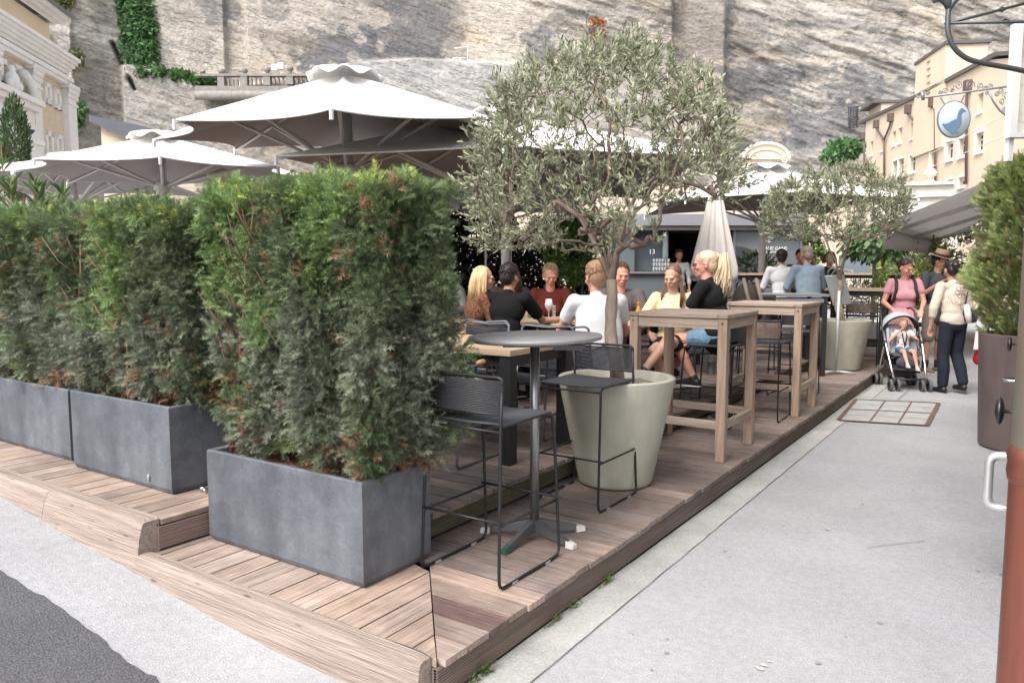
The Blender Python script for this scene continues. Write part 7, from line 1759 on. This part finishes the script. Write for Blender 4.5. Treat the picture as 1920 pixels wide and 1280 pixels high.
for s in (-1, 1):
    b = MB(); b.tube([(s*.19, .29, .15), (s*.205, .22, .28), (s*.225, .03, .58), (s*.225, -.08, .74)], .0125, 10); b.build('front_leg', m_chr, t)
    b = MB(); b.tube([(s*.215, -.26, .11), (s*.22, -.12, .38), (s*.225, .0, .60)], .0125, 10); b.build('rear_leg', m_chr, t)
    b = MB(); b.tube([(s*.225, .0, .56), (s*.225, -.16, .84), (s*.215, -.27, 1.0), (s*.19, -.33, 1.04), (s*.15, -.35, 1.03)], .014, 10); b.build('handle', m_hub, t)
    b = MB(); b.ell((s*.19, .30, .13), (.03, .03, .05)); b.ell((s*.225, .0, .58), (.028, .04, .05)); b.ell((s*.215, -.25, .11), (.03, .03, .04)); b.build('joint', m_hub, t)
for q_ in ([(-.19, .29, .16), (0, .30, .15), (.19, .29, .16)], [(-.215, -.25, .12), (.215, -.25, .12)], [(-.22, -.1, .42), (.22, -.1, .42)]): b = MB(); b.tube(q_, .012, 8); b.build('cross_bar', m_hub, t)
b = Body(); b.ell((0, .0, .24), (.19, .21, .08)); b.ell((0, -.1, .28), (.19, .12, .10)); o = b.build('basket', m_bf, t); remesh(o, .012)
b = Body(); b.cap((-.13, .10, .44), .035, (.13, .10, .44), .035); b.cap((-.12, -.04, .43), .035, (.12, -.04, .43), .035); b.ell((0, .04, .44), (.18, .14, .045)); b.ell((0, .2, .36), (.15, .05, .09)); 
for x in (-.19, .19): b.cap((x, -.1, .50), .02, (x, .12, .46), .018); b.cap((x*.98, -.14, .62), .018, (x, -.02, .48), .02)
o = b.build('seat', M('dark_grey_seat', (.055, .06, .07), .8), t); remesh(o, .012)
b = Body(); b.ell((0, .22, .27), (.17, .07, .02)); b.cap((-.14, .19, .24), .018, (.14, .19, .24), .018); o = b.build('footrest', m_bf, t)
b = Body(); b.hexa([(-.165, -.03, .44), (.165, -.03, .44), (.165, -.07, .44), (-.165, -.07, .44), (-.16, -.16, .82), (.16, -.16, .82), (.16, -.20, .82), (-.16, -.20, .82)]); b.cap((-.13, -.17, .80), .03, (.13, -.17, .80), .03)
for x in (-.165, .165): b.cap((x, -.02, .48), .022, (x, -.10, .76), .024)
o = b.build('backrest_liner', m_gf, t); remesh(o, .010)
vs = []; fs = []; N = 20; K = 8       # hood
for i in range(N+1):
    a = math.pi*i/N
    for k in range(K+1):
        f = R(55+k*55/K); rad = .225
        x = rad*math.cos(a)*.98; zr = math.sin(a)*rad*1.05
        y = -.17+(zr+.05)*math.cos(f)*.9; z = .74+(zr+.0)*math.sin(f)*1.05
        vs.append((x, y, z))
for i in range(N):
    for k in range(K): q = i*(K+1)+k; fs.append((q, q+1, q+K+2, q+K+1))
o = npmesh('hood', vs, fs, [m_gf], t, smooth_=True); o.modifiers.new('thick', 'SOLIDIFY').thickness = .012
b = MB(); b.tube([vs[i*(K+1)+K] for i in range(N+1)], .016, 8); b.tube([vs[i*(K+1)] for i in range(N+1)], .012, 8); b.tube([vs[i*(K+1)+4] for i in range(N+1)], .006, 6); b.build('hood_trim', m_bf, t)
b = MB(); b.tube([(-.21, .02, .62), (-.2, .14, .64), (0, .19, .64), (.2, .14, .64), (.21, .02, .62)], .0, 6) if False else None
# toddler sitting in it
w2 = (w[0]+math.sin(-SY)*.03, w[1]+math.cos(SY)*.03, .0)
r1, inf = person('toddler in printed top and denim shorts sitting in the stroller, hand at mouth', (w[0], w[1], .0), SY, h=.86, stand=False, seat=.47, lean=-8, top=cl('baby_print', (.62, .58, .57), spots=(18, .3, (.3, .05, .06))), sleeve=.4, bottom=cl('baby_denim', (.07, .14, .22)), blen='short', hair=M('hair_baby', (.40, .26, .15), .6), style='crop', skinm=SK_P, hyaw=-8, hpitch=10, vox=.009, child=True, build=1.1,
       knees=[(-.12, .44, .98), (.12, .44, .98)], ankles=[(-.16, .56, .62), (.10, .64, .70)], shoes=M('baby_shoe', (.6, .58, .55), .6), arms=[((-.16, .10, -.20), (.02, .20, -.12)), ((.16, .10, -.22), (-.06, .22, .06))])
b = Body()
for x in (-.05, .05): b.tube([inf['sp'](x, .05, .47), inf['sp'](x, .135, .33), inf['sp'](x*.4, .145, .18), inf['sp'](0, .12, .04)], .016, 6)
inf['part']('harness', b, m_bf, False)
# ================================================================== right edge: shop front, pipe, handles, brackets, awning
t = thing('shop_front', 'plastered shop front along the right side of the passage', 'building', (.3, 5, 0))
mb = MB(); mb.box(.16, 4.0, 3.7, 7.2, 0, 5.5); mb.box(.9, 4.0, 7.2, 24, 0, 5.5); mb.build('wall', m_peach, t)
mb = MB(); mb.bbox(.125, .36, 1.66, 1.90, 0, 5.5, .012); mb.box(.2, .3, 1.90, 3.7, 4.9, 5.5); mb.build('corner_pier', m_peach, t)
for y0, y1 in ((3.8, 4.95), (5.1, 6.9)):
    mb = MB(); mb.box(.10, .158, y0, y1, .25, 2.4); d = mb.build('glass_door', m_glass_d, t)
    mb = MB()
    for q in ((y0-.05, y0, .2, 2.45), (y1, y1+.05, .2, 2.45), (y0, y1, 2.4, 2.45), (y0, y1, .2, .25)): mb.box(.08, .159, q[0]+.001, q[1]-.001, q[2]+.001, q[3]-.001)
    mb.build('frame', M('dark_green_frame', (.04, .10, .08), .4), d)
m_ss = M('brushed_steel', (.80, .79, .80), .3, .7)
# D pull handle
a = D(1895, 856, 3.62); b_ = D(1895, 957, 3.62); y = a[1]; z0, z1 = b_[2], a[2]; xo = PY(1853, 900, y)[0]
mb = MB(); mb.tube([(.085, y, z1)]+bez((xo+.05, y, z1), (xo, y, z1), (xo, y, z1-.05))+bez((xo, y, z0+.05), (xo, y, z0), (xo+.05, y, z0))+[(.085, y, z0)], .021, 14)
tag(mb.build('pull_handle', m_ss, base=(0, y, z0)), 'D-shaped brushed steel pull handle on the shop door at the right edge', 'door handle')
for k, (px, py, dist, rw, rh, lab) in enumerate(((1874, 770, 4.0, .023, .073, 'large oval bronze door knob on a stem above the steel pull handle'), (1893, 645, 5.6, .016, .055, 'smaller oval bronze door knob farther up, level with the planter rim'))):
    c = D(px, py, dist); c[0] = min(c[0], .03); t = thing('door_knob', lab, 'door knob', c, group='bronze door knobs on the shop doors')
    mb = MB(); mb.ell(c, (rw, rh, rh), n=24, m=16); mb.build('disc', M('dark_bronze', (.10, .10, .105), .35, .8, ns=40, namt=.2), t)
    mb = MB(); mb.tube([(c[0], c[1], c[2]), (.085, c[1], c[2])], rw*.42, 10); mb.build('stem', M('dark_bronze', (1, 1, 1)), t)
c = D(1885, 713, 4.9); t = thing('lever_handle', 'chrome lever door handle between the two bronze knobs', 'door handle', c)
mb = MB(); mb.tube([(.08, c[1], c[2]), (c[0]+.02, c[1], c[2]), (c[0]-.01, c[1]+.01, c[2]), (c[0]-.012, c[1]+.05, c[2]), (c[0]+.03, c[1]+.12, c[2]), (.03, c[1]+.13, c[2])], .010, 10); mb.box(.02, .083, c[1]-.02, c[1]+.02, c[2]-.03, c[2]+.03); mb.box(.02, .083, c[1]-.02, c[1]+.02, c[2]-.20, c[2]-.12); mb.build('lever', M('chrome', (.6, .6, .62)), t)
# downpipe
t = thing('downpipe', 'copper downpipe with green patina above and reddish copper below at the right edge', 'downpipe', (.06, 1.62, 0))
m_cu = M('red_copper', (.27, .095, .065), .42, .5, ns=9, col2=(.14, .055, .042), stretch=(1, 1, .12), bump=.1, bs=20); m_pat = M('green_patina', (.14, .20, .17), .5, .4, ns=4, col2=(.26, .15, .11), stretch=(1, 1, .35))
zr = D(1910, 856, 1.38)[2]; cx_, cy_ = .058, 1.60
xl = PY(1869, 1240, cy_)[0]; xt = PY(1911, 600, cy_)[0]
mb = MB(); mb.lathe([(cx_-xl, -.1), (cx_-xl, zr-.02)], (cx_, cy_, 0), 40); mb.build('lower_sleeve', m_cu, t)
mb = MB(); rt = cx_-PY(1897, 800, cy_)[0]; rt2 = cx_-PY(1912, 250, cy_)[0]; mb.lathe([(rt, zr+.02), (rt, zr+.6), (rt2, 5.0)], (cx_, cy_, 0), 40); mb.build('upper_pipe', m_pat, t)
mb = MB(); rr_ = max(cx_-xl, rt)+.003; mb.lathe([(rt, zr+.03), (rr_, zr+.025), (rr_+.003, zr+.012), (rr_, zr), (rr_+.002, zr-.015), (rr_, zr-.03), (cx_-xl, zr-.035)], (cx_, cy_, 0), 40); mb.build('collar', m_cu, t)
# goose sign on its bracket
sd_ = 9.6
m_ir = M('painted_iron', (.10, .115, .125), .45, .5); m_ir2 = M('pale_iron', (.26, .27, .28), .45, .5)
c = D(1788, 224, sd_); g = Fac(c, RT); k_ = sd_/1420; U = lambda px: (px-1788)*k_
Zs_ = lambda px, py: D(px, py, sd_)[2]
t = thing('goose_sign', 'round pale blue hanging sign with a blue goose on a scrolled iron bracket', 'sign', c)
mb = MB(); cz = c[2]; rx, rz2 = 29.5*k_, 32.5*k_
mb.lathe([(0, -.014), (rx*.985, -.014), (rx, -.008), (rx, .008), (rx*.985, .014), (0, .014)], (0, 0, 0), 56, axis=(0, 1, 0))
def to_sign(v, sq=rz2/rx): p = g.o+g.a*v[0]-g.n*v[1]; return (p[0], p[1], cz+v[2]*sq)
mb.v = [to_sign(v) for v in mb.v]; dsc = mb.build('disc', M('pale_blue_enamel', (.46, .56, .65), .6), t)
mb = MB(); mb.tube([to_sign((rx*math.cos(a), 0, rx*math.sin(a))) for a in np.linspace(0, 6.283, 57)[:-1]], .014, 8, closed=True); mb.build('rim', M('slate_blue_rim', (.12, .16, .24), .5), dsc)
mb = MB(); gx = lambda u: (1765+u*45-1788)*k_; gz_ = lambda v: Zs_(1788, 252-v*49)
g.poly(mb, [(gx(u), gz_(v)) for u, v in goose_main], .016, .022); mb.build('goose', M('goose_blue', (.12, .20, .31), .6), dsc)
mb = MB()
def chain(a, b, n=9):
    a = np.array(a); b = np.array(b)
    for i in range(n):
        p = a+(b-a)*(i+.5)/n; mb.ell(p, (.011, .011, np.linalg.norm(b-a)/n*.55), n=6, m=5)
chain(D(1763, 183, sd_), D(1772, 197, sd_)); chain(D(1808, 178, sd_), D(1801, 195, sd_)); mb.build('chains', m_ir2, t)
t = thing('scroll_bracket', 'scrolled wrought iron bracket carrying the goose sign', 'bracket', D(1900, 165, sd_))
mb = MB(); mb.tube([D(1728, 184, sd_), D(1900, 161, sd_), D(1990, 150, sd_)], .013, 8); mb.tube([D(1853, 170, sd_), D(1862, 190, sd_), D(1875, 208, sd_), D(1895, 223, sd_), D(1990, 250, sd_)], .012, 8)
mb.tube([D(1729, 172, sd_), D(1731, 188, sd_)], .02, 8); mb.build('arm', m_ir2, t)
mb = MB()
def spiral(px, py, r_px, turns=1.6, a0=0, sgn=1, tail=None):
    pts = []
    for i in range(28):
        q = i/27; rr_ = r_px*(1-.82*q); a = a0+sgn*turns*2*math.pi*q; pts.append(D(px+rr_*math.cos(a), py+rr_*math.sin(a), sd_))
    if tail: pts = [D(*tail, sd_)]+pts
    mb.tube(pts, .006, 5)
mb.build('finial', m_ir2, t) if False else None
for (x, y, r_, a0, s_) in ((1762, 174, 4, 1.5, -1), (1773, 171, 6, 2.5, 1), (1797, 161, 9, 2.8, 1), (1785, 170, 4, 0, -1), (1819, 160, 9, .4, -1), (1838, 161, 6, 2, 1), (1846, 166, 5, 0, -1), (1857, 163, 6, 3, 1), (1869, 176, 5, 0, 1), (1876, 170, 6, 3, -1), (1879, 190, 6, 1, 1), (1886, 180, 7, 3, 1), (1882, 205, 5, 2, -1), (1722, 181, 5, 3, 1), (1740, 176, 4, 0, -1), (1905, 195, 9, 0, 1), (1910, 215, 8, 3, -1), (1850, 175, 4, 1, -1)): mb = MB(); spiral(x, y, r_, 1.6, a0, s_); mb.build('scroll', m_ir2, t)
for k in range(5):
    mb = MB(); a = -1.57+(-.9+.45*k); mb.tube([D(1731, 183, sd_), D(1731+6*math.cos(a), 178+5*math.sin(a), sd_), D(1731+11*math.cos(a*1.05), 178+10*math.sin(a*1.02), sd_)], [.007, .006, .002], 5); mb.build('leaf_tip', m_ir2, t)
# big wrought iron lamp bracket up right
bd = 4.6; t = thing('lantern_bracket', 'dark curved wrought iron bracket at the top right corner', 'bracket', D(1920, 60, bd))
mb = MB(); pts = [(1779, -30), (1779, 10), (1777, 40), (1778, 62), (1786, 85), (1800, 101), (1818, 112), (1845, 119), (1890, 127), (1950, 139), (2020, 150)]
def cat(pts, n=4):
    P_ = [np.array(p, float) for p in pts]; P_ = [P_[0]]+P_+[P_[-1]]; out = []
    for i in range(1, len(P_)-2):
        for k in range(n):
            t_ = k/n; a, b, c_, d_ = P_[i-1:i+3]; out.append(.5*((2*b)+(c_-a)*t_+(2*a-5*b+4*c_-d_)*t_**2+(3*b-a-3*c_+d_)*t_**3))
    return out+[P_[-2]]
mb.tube([D(p[0], p[1], bd) for p in cat(pts)], .0155, 10); mb.build('curved_bar', m_ir, t)
mb = MB(); mb.tube([D(1772, 44, bd), D(1940, 41, bd), D(2020, 40, bd)], .009, 8); mb.tube([D(1778, 43, bd), D(1825, 32, bd), D(1940, 2, bd)], .009, 8)
for p in ((1884, 40), (1879, 18)): mb.tube([D(p[0]-9, p[1]+1, bd), D(p[0], p[1]-4, bd), D(p[0]+9, p[1]-1, bd), D(p[0], p[1]+4, bd), D(p[0]-9, p[1]+1, bd)], .006, 6)
mb.build('tie_bars', m_ir, t)
mb = MB(); mb.tube([D(1750, 3, bd), D(1762, -3, bd), D(1775, 5, bd), D(1779, 20, bd)], [.012, .02, .024, .014], 8); mb.tube([D(1800, -8, bd), D(1788, 3, bd), D(1780, 20, bd)], [.02, .02, .012], 8); mb.build('leaf_ornament', m_ir, t)
# white framed showcase sign
wd = 5.2; t = thing('white_sign_frame', 'white framed glass sign box cut by the right edge', 'sign', D(1905, 200, wd)); g = Fac(D(1900, 200, wd), RT); k_ = wd/1420; Uw = lambda px: (px-1900)*k_; Zw = lambda py: D(1900, py, wd)[2]
mb = MB(); g.slab(mb, Uw(1891), Uw(1905), Zw(258), Zw(50), -.03, .03); g.slab(mb, Uw(1905), Uw(2000), Zw(56), Zw(48), -.03, .03); g.slab(mb, Uw(1905), Uw(2000), Zw(258), Zw(250), -.03, .03); g.slab(mb, Uw(1896), Uw(1905), Zw(300), Zw(258), -.05, .0); mb.build('frame', M('white_enamel', (.82, .83, .85), .4), t)
mb = MB(); g.slab(mb, Uw(1905), Uw(2000), Zw(250), Zw(56), -.05, -.04); mb.build('glass', m_gl, t)
# awning
t = thing('awning', 'grey retractable awning with folding arms and striped valance above the passage', 'awning', (.9, 16, 2.3))
m_aw = M('awning_cloth', (.56, .56, .57), .9, ns=.8, namt=.05)
t_ = m_aw.node_tree; tl = t_.nodes.new('ShaderNodeBsdfTranslucent'); tl.inputs[0].default_value = (.6, .58, .57, 1); mx = t_.nodes.new('ShaderNodeMixShader'); mx.inputs[0].default_value = .5
t_.links.new(t_.nodes['Principled BSDF'].outputs[0], mx.inputs[1]); t_.links.new(tl.outputs[0], mx.inputs[2]); t_.links.new(mx.outputs[0], t_.nodes['Material Output'].inputs[0])
na = D(1657, 423, 12.2); fa = D(1762, 452, 18.0); 
yn, yf = na[1], fa[1]; xn = na[0]; xf = fa[0]; zn = na[2]; zf_ = zn
wallx = .88; zw = 3.55
V = []; F = []; NU, NV = 12, 10
for i in range(NU+1):
    for j in range(NV+1):
        u, v = i/NU, j/NV; x0 = xn+(xf-xn)*u; y0 = yn+(yf-yn)*u; z = zn+(zw-zn)*v-.05*math.sin(math.pi*v); V.append((x0+(wallx-x0)*v, y0, z+.04))
for i in range(NU):
    for j in range(NV): a = i*(NV+1)+j; F.append((a, a+1, a+NV+2, a+NV+1))
o = npmesh('canopy', V, F, [m_aw], t, smooth_=True); o.modifiers.new('thick', 'SOLIDIFY').thickness = .006
m_awf = M('awning_frame', (.55, .54, .52), .45, .3)
mb = MB(); mb.tube([(xn, yn-.02, zn), (xf, yf, zn)], .055, 14); mb.build('front_bar', m_awf, t)
mb = MB(); mb.lathe([(0, 0), (.075, 0), (.085, .02), (.075, .05), (0, .06)], (xn, yn-.06, zn), 20, axis=(0, -1, 0)); mb.build('end_cap', M('cap_white', (.75, .66, .58), .5), t)
mb = MB(); n = 60; Vv = []; Ff = []
for i in range(n+1):
    u = i/n; w_ = .012*math.sin(i*1.9); Vv += [(xn+(xf-xn)*u+w_*.3, yn+(yf-yn)*u, zn-.03), (xn+(xf-xn)*u+w_, yn+(yf-yn)*u, zn-.36)]
for i in range(n): Ff.append((2*i, 2*i+1, 2*i+3, 2*i+2))
o = npmesh('valance', Vv, Ff, [M('valance_cloth', (.50, .50, .53), .9, ns=3, namt=.08, stretch=(6, 6, .3))], t, smooth_=True); o.modifiers.new('thick', 'SOLIDIFY').thickness = .005
for k, u in enumerate((.10, .45, .80)):
    x0 = xn+(xf-xn)*u; y0 = yn+(yf-yn)*u; mb = MB(); mb.tube([(x0, y0, zn-.07), (x0+1.15, y0+.10, zn+.32)], .035, 8); mb.tube([(x0+1.15, y0+.10, zn+.32), (wallx, y0-.6, zw-.3)], .035, 8); mb.ell((x0+1.15, y0+.1, zn+.32), (.05, .05, .05)); mb.build('folding_arm', m_awf, t)
# overhead wires
for k, (a, b) in enumerate((((1620, 350), (1900, 205)), ((1600, 368), (1900, 250)))):
    mb = MB(); mb.tube([D(a[0], a[1], 30), D((a[0]+b[0])/2, (a[1]+b[1])/2+3, 24), D(b[0]+60, b[1]-28, 18)], .012, 5)
    tag(mb.build('overhead_wire', M('wire_pale', (.6, .6, .58), .6), base=D(a[0], a[1], 30)), ('upper' if k == 0 else 'lower')+' thin pale wire crossing in front of the peach building', 'wire', 'wires before the peach building')
